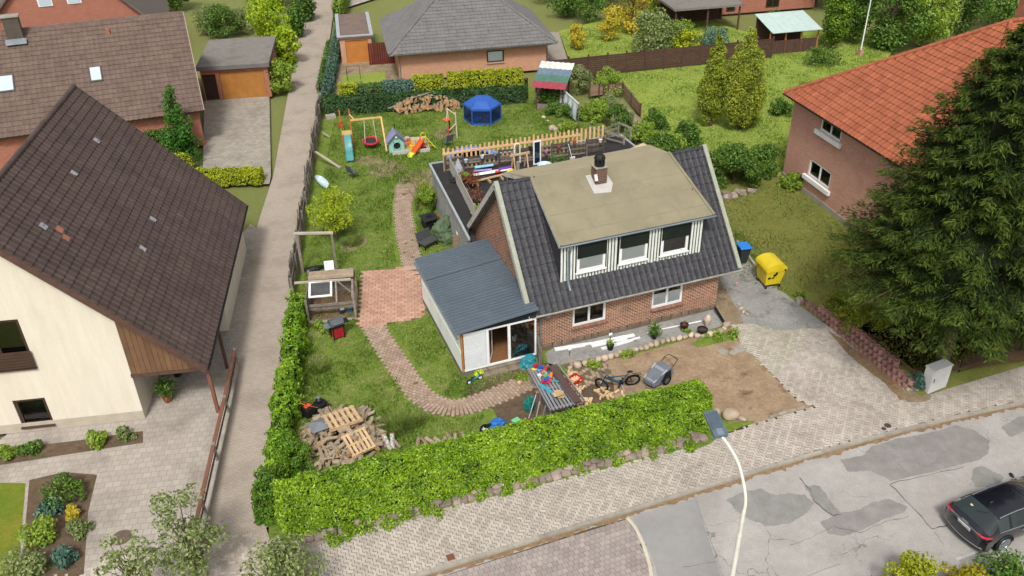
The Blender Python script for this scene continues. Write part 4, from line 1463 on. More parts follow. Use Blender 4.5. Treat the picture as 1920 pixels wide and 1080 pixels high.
# a houseplant on the sill of the right hand window
# dormer cheeks in slate
for x,sg in ((DX0,-1),(DX1,1)):
 q = MB()
 xx = x + sg * 0.0
 yt = YR - .2
 q.add([(xx,DY - .03,zroof(DY) - .05),(xx,DY - .03,DZ1),(xx,yt,zroof(yt) + .0),],[(0,1,2) if sg > 0 else (2,1,0)])
 q.add([(xx - sg * .03,DY - .03,zroof(DY) - .05),(xx - sg * .03,DY - .03,DZ1),(xx,DY - .03,DZ1),(xx,DY - .03,zroof(DY) - .05)],[(0,1,2,3)])
 q.build('dormer_cheek',SLATE,dorm)
 for r_ in range(6):
  for c_ in range(12):
   y0 = DY + c_ * 0.3
   z0 = zroof(y0 + .15) + .03 + r_ * .3
   zt = DZ1 + (6.75 - DZ1) * ((y0 + .3 - DY) / (YR - DY))
   if z0 + .15 < zt and y0 + .3 < YR:
    MB().box((xx + sg * .006,y0 + .15,z0 + .15),(.012,.29,.33),rz=0,ry=0.03 * sg).build('cheek_slate',SLATE,dorm)
# dormer roof in tan felt: front slab, rear slab
fz,bz = 5.20,7.04
hb_(MB().slab([(13.28,30.26,fz),(21.05,30.26,fz),(20.42,YR - .02,bz),(13.28,YR - .02,bz)],0.09),'dormer_roof',TANFELT)
rr_ = hb_(MB().slab([(13.28,YR - .015,bz - .002),(20.42,YR - .015,bz - .002),(20.85,36.35,6.32),(12.83,36.1,6.32)],0.09),'rear_dormer_roof',TANFELT2)
for k_,t in ((1,.16),(2,.42),(3,.67),(4,.88)):       # overlapping felt seams
 y_,z_ = 30.26 + (YR - 30.26) * t,fz + (bz - fz) * t
 xr_ = 21.05 + (20.42 - 21.05) * t
 hb_(MB().bar((13.33,y_,z_ + .004),(xr_ - .05,y_,z_ + .004),0.05,0.008,up=(0,-.43,.9)),'felt_seam',mat('felt_seam','857c66','776f5b',rough=.95))
for e0,e1 in (((13.30,30.26,fz),(13.30,YR,bz)),((21.03,30.26,fz),(20.40,YR,bz))):
 hb_(MB().bar((e0[0],e0[1],e0[2] + .025),(e1[0],e1[1],e1[2] + .025),0.14,0.05),'roof_upstand',TANFELT)
hb_(MB().bar((13.24,30.24,fz - .06),(13.24,YR,bz - .06),0.03,0.16),'dormer_fascia',FASCIA)
hb_(MB().bar((12.80,36.08,6.22),(13.24,YR,6.80),0.03,0.16),'dormer_fascia',FASCIA)
hb_(gutter(MB(),(13.26,30.18,fz - .03),(21.12,30.18,fz - .02),0.06),'dormer_gutter',ZINC)
hb_(MB().bx(13.30,21.0,30.245,30.262,fz - .13,fz - .02),'dormer_fascia',mat('dark_fascia','3d4147','33373c',rough=.6))
hb_(MB().tube([(13.75,30.18,fz - .08),(13.75,30.18,fz - .2),(13.72,DY - .09,fz - .38),(13.72,DY - .09,zroof(DY) + .02),(13.72,DY - .35,zroof(DY - .35) + .1)],0.045,10),'downpipe',ZINC,smooth=True)
hb_(MB().bx(12.95,20.75,35.9,36.0,2.6,6.2),'rear_dormer_wall',BOARDW)
hb_(MB().bx(12.93,12.97,YR + .1,35.9,3.5,6.2),'rear_dormer_cheek',SLATE)
hb_(MB().bx(20.73,20.77,YR + .1,35.9,3.5,6.2),'rear_dormer_cheek',SLATE)
# lead apron below the dormer
n = 24
for i in range(n):
 a = DX0 + (DX1 - DX0) * i / n
 yy = DY - .16 - .03 * (i % 2)
 MB().slab([(a + .01,yy,zroof(yy) + .085),(a + (DX1 - DX0) / n - .01,yy,zroof(yy) + .085),(a + (DX1 - DX0) / n - .01,DY,zroof(DY) + .075),(a + .01,DY,zroof(DY) + .075)],.012).build('apron_flap',mat('lead_apron','4b4a44','3c3b36',rough=.8,damt=.4,dirt='595a44',dscale=4),dorm)
# ---- chimney
cb_ = Vector((0,0,0))
for _ in range(12):
 zt = fz + (bz - fz) * ((cb_.y - 30.26) / (YR - 30.26)) if cb_.y else 6.6
 cb_ = G(1126,331,min(zt,7.0))
chx,chy,chz = cb_.x,cb_.y + .15,min(zt,7.0)
chimney = hb_(MB().bx(chx - .28,chx + .28,chy - .26,chy + .26,chz - .3,chz + .45),'chimney',brick_mat('sooty_brick','6b4836','4a3429','786e63',.22,.08,.012,damt=.6))
hb_(MB().box((chx,chy,chz + .472),(.62,.58,.04)),'chimney_cap',CONC)
cw = MB()
chz -= .11
cw.lathe([(.20,.6),(.25,.62),(.25,.72),(.24,.72)],(chx,chy,chz),8)
for k_ in range(8):
 a = k_ * math.pi / 4
 cw.box((chx + .215 * math.cos(a),chy + .215 * math.sin(a),chz + .83),(.05,.1,.3),rz=a)
cw.lathe([(.27,.96),(.24,1.06),(.15,1.16),(.0,1.19)],(chx,chy,chz),12)
cw.cyl((chx,chy,chz + .6),(chx,chy,chz + .98),.12,n=10)
chz += .11
hb_(cw,'chimney_cowl',mat('sooty_cowl','2c2a29','211f1e',rough=.6,metallic=.3))
FLASH = mat('pale_flashing','b4b0aa','9b9791',rough=.6,damt=.3,dirt='7a756c',dscale=3)
k_ = (bz - fz) / (YR - 30.26)
fzz = lambda x,y: (x,y,(fz + (y - 30.26) * k_ if y < YR else bz - (y - YR) * .28) + .02)
hb_(MB().slab([fzz(chx - .52,chy - .62),fzz(chx + .3,chy - .7),fzz(chx + .58,chy - .3),fzz(chx + .5,min(chy + .3,YR - .01)),fzz(chx - .55,min(chy + .32,YR - .01))],.012),'chimney_flashing',FLASH)
hb_(MB().box((chx - .3,chy - .29,chz + .05),(.12,.1,.3),rx=-.5),'flashing_corner',WHITE)
# ---- sunroom with blue sheet roof
sr = thing('sunroom','pale sunroom extension with blue grey sheet roof and open glass door','extension',(8.26,29.52,0))
sl_ = Vector((-8.26,-29.52,0))
def sb_(mb,name,m,par=None,**kw):
 o = mb.build(name,m,par or sr,**kw)
 if par is None:
  o.location = sl_
 return o
SX0,SX1,SY0,SY1 = 8.30,11.86,29.55,36.0
zl,zr_ = 2.42,PX(977,568,11.7).z + 0.0
zr_ = max(2.75,min(zr_,3.3))
SIDEW = mat('render_pale_grey','e6e8e1','dddfd8',scale=1.5,rough=.8,bump=.1,damt=.15,dirt='9da08f',dscale=1.5)
sb_(MB().bx(SX0,SX0 + .1,SY0 + .02,SY1,0.22,1.25),'side_panel',SIDEW)
sb_(MB().bx(SX0 + .005,SX0 + .1,SY0 + .02,SY1,1.29,zl - .02),'side_panel',SIDEW)
sb_(MB().bx(SX0 - .012,SX0 + .1,SY0 + .02,SY1,1.251,1.289),'panel_joint',WHITE)
sb_(MB().bx(SX0 - .02,SX1,SY0 - .02,SY1 + .02,-.1,0.219),'plinth',mat('grey_plinth','6e6d6a','5c5b58',rough=.9))
sb_(MB().bx(SX0 + .1,SX1,SY1 - .1,SY1,0.22,zl),'rear_panel',SIDEW)
sb_(MB().bx(SX0 + .1,SX1 - .01,SY0 + .1,SY1 - .1,0.22,0.24),'floor',mat('laminate_floor','8a6242','6d4a30',scale=2,rough=.4,stretch=(8,1,1),fine=.2))
sb_(MB().box((SX0 + .05,SY0 - .01,1.3),(.09,.08,2.2)),'corner_post',mat('orange_wood','b57a3e','94602c',rough=.7,bump=.2))
zb0 = .24
xA = PY(915,681,SY0).x
xB = PY(955,667,SY0).x
FT = 2.18
fr = MB()
fr.bx(SX0 + .12,SX1 - .02,SY0 - .05,SY0 + .03,FT,FT + .08)
fr.bx(SX0 + .12,SX1 - .02,SY0 - .05,SY0 + .03,zb0 - .02,zb0 + .06)
for xx in (xA,xB):
 fr.bx(xx - .06,xx + .06,SY0 - .052,SY0 + .03,zb0 + .06,FT)
fr.bx(SX1 - .1,SX1 - .02,SY0 - .05,SY0 + .03,zb0 + .06,FT)
sb_(fr,'door_frame',WHITE)
n = 30
for i in range(n):
 z = zb0 + .06 + (FT - zb0 - .06) * i / n
 sb_(MB().box(((SX0 + .12 + xA - .06) / 2,SY0 - .035,z + (FT - zb0) / n / 2),(xA - .06 - SX0 - .14,.014,(FT - zb0 - .06) / n - .006),rx=.12),'shutter_slat',mat('white_shutter','d6d8d8','c9cccc',rough=.5,fine=.03,rand=.03))
sb_(MB().bx(xB + .06,SX1 - .1,SY0 - .01,SY0 + .002,zb0 + .06,FT),'pane',GLASS)
# open door leaf
dl = MB()
ang = rad(62)
ca,sa_ = math.cos(ang),math.sin(ang)
hx = xA + .07
wd = xB - xA - .14
def leafbox(mb,a0,a1,z0,z1,t=.05):
 c = ((a0 + a1) / 2)
 mb.box((hx + ca * c,SY0 + .02 + sa_ * c,(z0 + z1) / 2),(a1 - a0,t,z1 - z0),rz=ang)
leafbox(dl,0,wd,zb0 + .06,zb0 + .14)
leafbox(dl,0,wd,FT - .1,FT - .02)
leafbox(dl,0,.07,zb0 + .14,FT - .1)
leafbox(dl,wd - .07,wd,zb0 + .14,FT - .1)
lf = sb_(dl,'door_leaf',WHITE)
dg = MB()
leafbox(dg,.07,wd - .07,zb0 + .14,FT - .1,.012)
dg.build('pane',GLASS,lf)
# curtain and cushioned seat inside
cu = MB()
vs,fs = [],[]
for i in range(17):
 x = xB + .25 + i * .05
 y = SY0 + .35 + .05 * math.sin(i * 1.9)
 vs += [(x,y,.3),(x * .55 + (xB + .9) * .45,y,1.3),(x,y,FT)]
for i in range(16):
 for j in range(2):
  fs.append((i * 3 + j,(i + 1) * 3 + j,(i + 1) * 3 + j + 1,i * 3 + j + 1))
cu.add(vs,fs)
sb_(cu,'curtain',mat('dark_curtain','2c3036','1f2328',rough=.9),smooth=True)
seat = thing('armchair','armchair with white cushions behind the sunroom glass','chair',(SX1 - .6,SY0 + .9,.24))
MB().box((0,0,.22),(.7,.7,.36)).build('seat',mat('dark_upholstery','3c3a38','302e2c',rough=.9),seat,bevel=.05)
MB().box((0,.32,.6),(.7,.14,.6)).build('backrest',MATS['dark_upholstery'],seat,bevel=.05)
MB().lump((0,-.1,.42),(.6,.5,.25),3,.15).build('cushion',FILM,seat,smooth=True)
# fascia triangle above the front and the sheet roof in three overlapping lengths
fa = MB()
fz0 = FT + .085
fa.add([(SX0 + .0,SY0 - .02,fz0),(SX1 - .02,SY0 - .02,fz0),(SX1 - .02,SY0 - .02,zr_ - .04),(SX0 + .0,SY0 - .02,zl - .02),
  (SX0 + .0,SY0 + .06,fz0),(SX1 - .02,SY0 + .06,fz0),(SX1 - .02,SY0 + .06,zr_ - .04),(SX0 + .0,SY0 + .06,zl - .02)],
  [(0,1,2,3),(7,6,5,4),(0,4,5,1),(3,2,6,7),(0,3,7,4),(1,5,6,2)])
fao = sb_(fa,'fascia',mat('anthracite_board','2b3036','23272c',rough=.6))
x = SX0 + .08
while x < SX1 - .1:
 z1 = zl + (zr_ - zl) * (x - SX0) / (SX1 - SX0)
 if z1 - .06 > fz0 + .05:
  MB().bx(x,x + .085,SY0 - .032,SY0 - .02,fz0 + .01,z1 - .05).build('fascia_board',MATS['anthracite_board'],fao)
 x += .1
yb = [29.25,31.75,34.2,36.2]
for i in range(3):
 y0,y1 = yb[i] - (0.0 if i == 0 else .12),yb[i + 1]
 lift = (.05,.0,.03)[i] + .004 * i
 xa,xb_ = SX0 - .22,SX1 + .02
 nr = int((y1 - y0) / .21)
 prof = []
 for k_ in range(nr):
  b0 = y0 + (y1 - y0) * k_ / nr
  st = (y1 - y0) / nr
  prof += [(b0,0),(b0 + st * .55,0),(b0 + st * .64,.045),(b0 + st * .90,.045)]
 prof.append((y1,0))
 vs,fs = [],[]
 for t_ in (0.0,0.012):
  for x,z in ((xa,zl - .02),(xb_,zr_)):
   for y,dz in prof:
    vs.append((x,y,z + dz + lift + .03 - t_))
 m_ = len(prof)
 for k_ in range(m_ - 1):
  fs += [(k_,m_ + k_,m_ + k_ + 1,k_ + 1),(2 * m_ + k_ + 1,3 * m_ + k_ + 1,3 * m_ + k_,2 * m_ + k_),(k_,k_ + 1,2 * m_ + k_ + 1,2 * m_ + k_),(m_ + k_ + 1,m_ + k_,3 * m_ + k_,3 * m_ + k_ + 1)]
 fs += [(0,2 * m_,3 * m_,m_),(m_ - 1,2 * m_ - 1,4 * m_ - 1,3 * m_ - 1)]
 sb_(MB().add(vs,fs),'roof_sheet',BLUEROOF)
for x,z in ((SX0 - .2,2.30),):
 sb_(gutter(MB(),(x - .02,29.2,z),(x - .02,36.25,z - .02),.055),'gutter',ZINC)
# step of old slabs in front of the door
stp = thing('door_step','two low steps of old brown slabs below the sunroom door','step',G(945,690))
for j in range(2):
 for i in range(5):
  MB().box((-1.0 + i * .45 + hash((i,j)) % 3 * .01,-.2 + j * .32,.03 + j * .05),(.43,.3,.07 + j * .1),rz=.02 * (i % 2)).build('slab',mat('old_slab','8d7f6e','75685a',rough=.95,rand=.12,bump=.3,damt=.4),stp)
# ---- annex behind with roof terrace
AP = [(11.15,36.9),(11.85,46.55),(24.3,46.1),(24.3,38.3),(11.6,38.3)]
annex = thing('annex','flat roofed annex behind the house clad in grey corrugated boards','extension',(11.15,36.9,0))
al = Vector((-11.15,-36.9,0))
def ab_(mb,name,m,par=None,**kw):
 o = mb.build(name,m,par or annex,**kw)
 if par is None:
  o.location = al
 return o
aw = MB()
P4 = [(11.25,37.0),(11.93,46.4),(24.2,46.0),(24.2,38.3)]
aw.prism(P4 + [(11.4,38.3)],0.0,2.42)
CLAD = mat('grey_cladding','9a9a97','84847f',scale=2,rough=.7,rand=.12,damt=.3,dirt='6d6b62',dscale=2)
ab_(aw,'wall',mat('annex_core','55534f','4a4844',rough=.9))
ab_(MB().prism(AP,2.43,2.58),'roof',BLACKFELT)
EDGE = mat('zinc_edge','b3b9bc','9da3a6',rough=.5,metallic=.3)
for p,q in zip(AP[:3],AP[1:4]):
 ab_(MB().bar((p[0],p[1],2.56),(q[0],q[1],2.56),.12,.14),'roof_edge',EDGE)
d = Vector((11.93 - 11.25,46.4 - 37.0,0))
n = int(d.length / .16)
for i in range(n):
 c = Vector((11.25,37.0,1.2)) + d * ((i + .5) / n) + Vector((-.02,0,0))
 ab_(MB().box(c,(.035 if i % 2 else .02,.13,2.38),rz=-math.atan2(d.x,d.y)),'cladding_board',CLAD)
# two leaning window frames against the annex wall
# ================================================================== neighbouring houses
def PP(x,y,p0,nrm):
 d = Vector(ray(x,y))
 c = Vector(CAM)
 return c + d * ((Vector(p0) - c).dot(Vector(nrm)) / d.dot(Vector(nrm)))
CREAM = mat('cream_render','d8cfbe','cac0ae',scale=1.6,rough=.9,bump=.15,bscale=30,fine=.05,stretch=(2.2,2.2,.3),contrast=.3,damt=.18,dirt='a39a86',dscale=.6)
BROWNT = mat('brown_tile','54443f','443733',scale=.7,rough=.75,bump=.2,rand=.10,spec=.3,damt=.45,dirt='5f5848',dscale=1.6)
BROWNT2 = mat('light_brown_tile','6c5a50','5c4b43',scale=1.5,rough=.8,bump=.2,rand=.10,spec=.3,damt=.3,dirt='55473d',dscale=.8)
DARKFR = mat('brown_window_frame','4d3a30','3f2f27',rough=.6)
PINKB = brick_mat('pink_brick','c08c7a','b07c6a','bea293',.25,.083,.01,dark='8a5c4c',damt=.25)
PEACHB = brick_mat('peach_brick','c0886a','b07a5e','b9a08c',.25,.083,.010,dark='9a6a52',damt=.15)
REDB = brick_mat('red_brick','a8604a','94523f','a58a7a',.25,.083,.010,dark='7a4334',damt=.2)
def loc_in(root,p):
 return Matrix.Rotation(-root.rotation_euler.z,4,'Z') @ (Vector(p) - root.location)
# ---- cream house on the left
nh = thing('cream_house','cream rendered house with steep brown tiled roof and open carport','house',(-2.15,30.7,0),rad(-12.1))
T_ = 1.03
rz_ = lambda x: 2.6 + min(-x,x + 14) * T_
wm = MB()
fy = .45
# front gable with openings cut as separate strips: left of windows etc.
ow = []
ydir = Vector((math.sin(rad(12.1)),math.cos(rad(12.1)),0))
fp0 = nh.location + ydir * fy
for a,b in (((10,735),(88,795)),((-40,588),(38,690))):
 q0 = loc_in(nh,PP(a[0] + 14,b[1],fp0,ydir))
 q1 = loc_in(nh,PP(b[0],a[1] + 10,fp0,ydir))
 q2 = loc_in(nh,PP(b[0],b[1],fp0,ydir))
 ow.append([min(q0.x,q1.x),max(q1.x,q2.x) - .1,q2.z,q1.z])
ow[0][0] = ow[0][1] - 1.25
ow[1][0] = ow[1][1] - 2.2
for o in ow:
 o[3] = max(o[3],o[2] + 1.15)
X0,X1 = -13.5,-3.05
wm.wall((X0,fy,0),(1,0,0),(0,-1,0),X1 - X0,5.55,[(o[0] - X0,o[1] - X0,o[2],o[3]) for o in ow],.2)
wm.add([(X1,fy,5.55),(-7,fy,9.55),(-10.95,fy,5.55)],[(0,1,2)])
wm.quad((X1,fy,0),(X1,6.5,0),(X1,6.5,5.55),(X1,fy,5.55))
wm.quad((X1,6.5,0),(-.35,6.5,0),(-.35,6.5,2.7),(X1,6.5,5.4))
wm.quad((-.35,6.5,0),(-.35,14.4,0),(-.35,14.4,2.75),(-.35,6.5,2.75))
wm.add([(-.35,14.4,0),(X0,14.4,0),(X0,14.4,2.7),(-7,14.4,9.5),(-.35,14.4,2.7)],[(0,1,2,3,4)])
wm.quad((X0,fy,0),(X0,14.4,0),(X0,14.4,2.75),(X0,fy,2.75))
wm.build('wall',CREAM,nh)
MB().bx(X0,X1 - .01,fy - .012,fy - .002,0,.45).build('plinth',mat('grey_render','b5ab9b','a39987',rough=.9),nh)
for i,o in enumerate(ow):
 window(nh,(o[0],fy,o[2]),(1,0,0),(0,-1,0),o[1] - o[0],o[3] - o[2],.12,1 if i == 0 else 2,.08,fm=DARKFR,sillm=DARKFR)
# balcony boards in front of the upper opening
bal = MB().bx(ow[1][0] - .2,ow[1][1] + .05,fy - .12,fy - .06,ow[1][2] + .05,ow[1][2] + .12).build('balcony_rail',DARKFR,nh)
for k_ in range(5):
 MB().bx(ow[1][0] - .2,ow[1][1] + .05,fy - .1,fy - .07,ow[1][2] + .14 + k_ * .14,ow[1][2] + .26 + k_ * .14).build('balcony_board',DARKFR,bal)
nroof = MB()
nroof.slab([(0,0,2.6),(0,14.8,2.6),(-7,14.8,9.81),(-7,0,9.81)],.14)
nroof.slab([(-14,0,2.6),(-14,14.8,2.6),(-7,14.8,9.808),(-7,0,9.808)],.14)
nr_ = nroof.build('roof',BROWNT,nh)
sv = Vector((-1,0,T_)).normalized()
tile_roof(nr_,(0.03,0.0,2.62),(0,1,0),sv,14.8,7 / -sv.x,.33,.37,BROWNT,None,300)
for i in range(36):
 MB().tube([(-7,i * .411,9.80),(-7,i * .411 + .44,9.815)],[.14,.125],9).build('ridge_tile',BROWNT,nr_,smooth=True)
for y in (-.02,14.82):
 MB().bar((.0,y,2.52),(-7,y,9.73),.04,.26).build('verge_board',BROWNWOOD,nh)
 MB().bar((-14,y,2.52),(-7,y,9.73),.04,.26).build('verge_board',BROWNWOOD,nh)
gutter(MB(),(.1,14.85,2.56),(.1,-.05,2.56),.07).build('gutter',mat('dark_gutter','3d3835','33302d',rough=.5),nh)
for k_ in range(14):
 x0,x1 = -3.0 + k_ * .205,-3.0 + (k_ + 1) * .205 - .012
 MB().add([(x0,.36,2.42),(x1,.36,2.42),(x1,.36,rz_(x1) - .2),(x0,.36,rz_(x0) - .2),(x0,.40,2.42),(x1,.40,2.42),(x1,.40,rz_(x1) - .2),(x0,.40,rz_(x0) - .2)],
    [(0,1,2,3),(7,6,5,4),(0,4,5,1),(3,2,6,7),(0,3,7,4),(1,5,6,2)]).build('gable_board',mat('brown_boarding','75583f','614733',rough=.8,rand=.12,bump=.2),nh)
MB().bx(-3.05,0.0,.34,.46,2.26,2.41).build('carport_beam',BROWNWOOD,nh)
RUST = mat('red_brown_post','7d5443','6a4637',rough=.7)
MB().bx(-.12,.02,.3,.44,0,2.5).build('carport_post',RUST,nh)
MB().bx(-.12,.0,3.4,3.52,0,2.6).build('carport_post',BROWNWOOD,nh)
ydn = ydir
for px_,py_,m_ in ((180,265,FILM),(137,327,FILM),(285,413,FILM),(266,468,FILM),(80,426,FILM),(110,432,mat('terracotta_cap','a06a52','8d5a45',rough=.8)),(122,448,mat('terracotta_cap','a06a52'))):
 nrm = Matrix.Rotation(rad(-12.1),3,'Z') @ Vector((T_,0,1)).normalized()
 q = loc_in(nh,PP(px_,py_,nh.location + Vector((0,0,2.62)),nrm))
 MB().box(q + Vector((T_,0,1)).normalized() * .05,(.3,.26,.08),ry=math.atan(T_) * 1.0).build('vent_tile',mat('pale_vent','9a9ba0','8a8b90',rough=.5) if m_ is FILM else m_,nr_)
for i,(x,y,h) in enumerate(((-2.3,1.5,.75),(-2.2,3.3,.8))):
 p = nh.location + Matrix.Rotation(rad(-12.1),3,'Z') @ Vector((x,y,0))
 t = thing('potted_plant',('dark pot with leafy green plant at the carport mouth','dark pot with green plant deeper under the carport roof')[i],'plant',p)
 MB().lathe([(.16,0),(.24,.4),(.26,.42),(.22,.42),(.2,.38)],n=14).build('pot',BLACKP if i else mat('terracotta','9c5a3c','84492f',rough=.9),t,smooth=True)
 rg_ = np.random.RandomState(i)
 P = rg_.normal(size=(500,3)) * [.2,.2,.2] + [0,0,.75]
 tag(obj('foliage',leaf_mesh('foliage',P,rg_.normal(size=(500,3)) + [0,0,.5],.14,.08,SHRUB,i),t),kind='stuff')
# rail fence between the yard and the lane
fn = thing('rail_fence','low brown rail fence on a concrete base along the lane','fence',(-2.0,31,0))
fpts = [G(447,690),G(430,780),G(410,870),G(388,972),G(370,1060)]
off = Vector((2.0,-31,0))
for i,p in enumerate(fpts):
 MB().box(p + off + Vector((0,0,.55)),(.12,.12,1.1)).build('post',mat('grey_post','8a8178','776f66',rough=.8),fn)
 if i:
  a,b = fpts[i - 1] + off,p + off
  MB().bar(a + Vector((0,0,1.02)),b + Vector((0,0,1.02)),.14,.06).build('rail',RUST,fn)
  MB().bar(a + Vector((0,0,.6)),b + Vector((0,0,.6)),.03,.12).build('rail',BROWNWOOD,fn)
  MB().bar(a + Vector((0,0,.1)),b + Vector((0,0,.1)),.14,.24).build('base_wall',CONC,fn)
mc = thing('manhole_cover','round dark manhole cover in the neighbour yard paving','manhole cover',G(228,1008) + Vector((0,0,.0)))
MB().lathe([(.36,0),(.36,.012),(.32,.016)],n=24).build('lid',mat('rusty_iron','6b5a4e','554840',rough=.8),mc)
MB().lathe([(.42,-.01),(.42,.006)],n=24).build('rim',CONC,mc)
# ---- brown house behind it
bh = thing('brown_roof_house','long brick house with light brown tiled roof and skylights','house',(-.15,61.0,0))
rf = MB().slab([(0,0,2.7),(-17,0,2.7),(-17,7.3,7.6),(0,7.3,7.6)],.15)
rf.slab([(0,7.3,7.598),(-17,7.3,7.598),(-17,14.6,2.7),(0,14.6,2.7)],.15)
bro = rf.build('roof',BROWNT2,bh)
sv = Vector((0,7.3,4.9)).normalized()
tile_roof(bro,(-13.0,-.04,2.72),(1,0,0),sv,13.0,7.3 / sv.y,.33,.40,BROWNT2,None,300)
bw = MB()
bw.wall((-16.5,.5,0),(1,0,0),(0,-1,0),16.1,2.85)
bw.add([(-.4,.5,0),(-.4,14.1,0),(-.4,14.1,2.8),(-.4,7.3,7.3),(-.4,.5,2.8)],[(0,1,2,3,4)])
bw.build('wall',REDB,bh)
for i in range(40):
 MB().tube([(-i * .33,7.3,7.59),(-i * .33 - .36,7.3,7.6)],[.13,.12],8).build('ridge_tile',BROWNT2,bro,smooth=True)
MB().bar((.02,0,2.66),(.02,7.3,7.56),.05,.28).build('verge_board',mat('pale_verge','a38f86','8c7a70',rough=.8),bh)
nrm = Vector((0,-4.9,7.3)).normalized()
for px_,py_,w_,h_ in ((180,140,.8,1.3),(12,158,1.0,1.4)):
 q = loc_in(bh,PP(px_,py_,bh.location + Vector((0,0,2.72)),nrm))
 a_ = math.atan2(4.9,7.3)
 s_ = MB().box(q + nrm * .06,(w_,h_,.12),rx=a_).build('skylight',mat('skylight_frame','55504c','484440',rough=.5),bh)
 MB().box(q + nrm * .125,(w_ - .16,h_ - .2,.02),rx=a_).build('pane',mat('bright_skylight_glass','b9c6cf','aebbc4',rough=.08,spec=.6,fine=0),s_)
q = loc_in(bh,PP(32,80,bh.location + Vector((0,0,2.72)),nrm))
ch = MB().box(q + Vector((0,.3,.7)),(1.0,.7,2.0)).build('chimney',mat('slate_stack','5a5048','4b423b',rough=.8),bh)
MB().box(q + Vector((0,.3,1.74)),(1.15,.85,.08)).build('chimney_cap',CONC,ch)
MB().box(q + Vector((0,-.25,.12)),(1.3,.5,.04),rx=math.atan2(4.9,7.3)).build('flashing',GREYM,ch)
MB().box(loc_in(bh,PP(203,62,bh.location + Vector((0,0,2.72)),nrm)) + nrm * .15,(.22,.22,.4)).build('vent_pipe',mat('terracotta_cap','a06a52'),bh)
gr = thing('garage','flat roofed garage with wooden up and over door','garage',G(420,187),rad(-12))
W_ = (G(503,182) - G(420,187)).length
gm = MB()
gm.wall((-1.4,0,0),(1,0,0),(0,-1,0),W_ + 1.7,2.55,[(0.05,1.1,0,2.1),(1.4,1.4 + W_ - .05,0,2.2)],.2)
gm.bx(-1.4,W_ + .3,.3,7.0,0,2.55)
gm.build('wall',REDB,gr)
MB().bx(-1.6,W_ + .5,-.25,7.2,2.56,2.82).build('roof',mat('grey_felt','7d7871','6c6862',rough=.9,damt=.6,dirt='55504a',dscale=.8),gr)
MB().bx(-1.62,W_ + .52,-.27,-.25,2.5,2.8).build('roof_fascia',mat('grey_trim','6f6c68','605d5a',rough=.7),gr)
dr = MB().bx(0.02,W_ - .07,.1,.14,0,2.2).build('garage_door',mat('golden_wood_door','a9743a','95632f',rough=.6),gr)
for i in range(11):
 MB().bx(0.04 + i * (W_ - .1) / 11,0.04 + (i + 1) * (W_ - .1) / 11 - .015,.085,.099,.03,2.17).build('door_board',MATS['golden_wood_door'],dr)
MB().bx(-1.35,-.3,.15,.2,0,2.1).build('side_door',mat('dark_door','3e2c24','33241d',rough=.6),gr)
MB().bx(W_ + .1,W_ + .3,-.05,7,2.0,2.1).build('side_trim',MATS['grey_trim'],gr)
# ---- pink gabled house at the top left corner
tg = thing('gabled_brick_house','salmon brick gable with two white windows at the top left','house',(-9.5,82.0,0))
gb = MB()
gb.add([(-7.5,0,0),(7.5,0,0),(7.5,0,3.2),(0,0,11.0),(-7.5,0,3.2)],[(0,1,2,3,4)])
gb.bx(-7.4,7.4,.01,12,0,3.1)
gb.build('wall',REDB,tg)
for s in (-1,1):
 MB().slab([(s * 8.1,-.4,2.6),(s * 8.1,12,2.6),(0,12,11.0 + .15 + s * .001),(0,-.4,11.15 + s * .001)],.18).build('roof',mat('grey_brown_tile','6d625c','5d534e',rough=.8),tg)
for x in (-1.7,.5):
 MB().box((x + .55,-.03,6.6),(1.1,.08,1.3)).build('window',WHITE,tg)
 MB().box((x + .55,-.08,6.6),(.9,.03,1.1)).build('pane',mat('bright_skylight_glass','b9c6cf'),tg)
# ---- grey hipped bungalow behind the hedge
bu = thing('grey_roof_bungalow','peach brick bungalow with grey hipped roof behind the back hedge','house',(15.61,69.26,0),math.atan2(67.18 - 69.26,27.93 - 15.61))
BL = 12.5
ub = Vector((math.cos(bu.rotation_euler.z),math.sin(bu.rotation_euler.z),0))
nb_ = Vector((ub.y,-ub.x,0))
q0,q1 = loc_in(bu,PP(913,118,bu.location,nb_)),loc_in(bu,PP(945,93,bu.location,nb_))
wb = MB()
wb.wall((0,0,0),(1,0,0),(0,-1,0),BL,2.55,[(q0.x,q1.x,q0.z,q1.z)],.14)
wb.quad((BL,0,0),(BL,9.5,0),(BL,9.5,2.55),(BL,0,2.55))
wb.quad((0,9.5,0),(0,0,0),(0,0,2.55),(0,9.5,2.55))
wb.build('wall',PEACHB,bu)
window(bu,(q0.x,0,q0.z),(1,0,0),(0,-1,0),q1.x - q0.x,q1.z - q0.z,.1,1,.07,fm=DARKFR,film=.95,sillm=CONC)
GREYT = mat('grey_tile','6f6d6b','62605f',scale=1.0,rough=.75,rand=.08,bump=.2,damt=.25,dirt='55534f',dscale=.6)
x0,x1,y0,y1,zE = -.75,BL + .75,-.75,10.25,2.45
hh = (y1 - y0) / 2
zt = zE + hh * math.tan(rad(34.5))
R1,R2 = (x0 + hh,y0 + hh,zt),(x1 - hh,y0 + hh,zt)
hr = MB()
A,B,C_,D_ = (x0,y0,zE),(x1,y0,zE),(x1,y1,zE),(x0,y1,zE)
hr.slab([A,B,R2,R1],.12)
hr.slab([B,C_,R2],.12)
hr.slab([C_,D_,R1,R2],.12)
hr.slab([D_,A,R1],.12)
hro = hr.build('roof',GREYT,bu)
sv = Vector((0,hh,zt - zE)).normalized()
SLn = math.hypot(hh,zt - zE)
tile_roof(hro,(x0,y0 - .03,zE + .012),(1,0,0),sv,x1 - x0,SLn,.33,.36,GREYT,lambda a,b: b * sv.y + .1 < a < (x1 - x0) - b * sv.y - .1,300)
sv2 = Vector((-hh,0,zt - zE)).normalized()
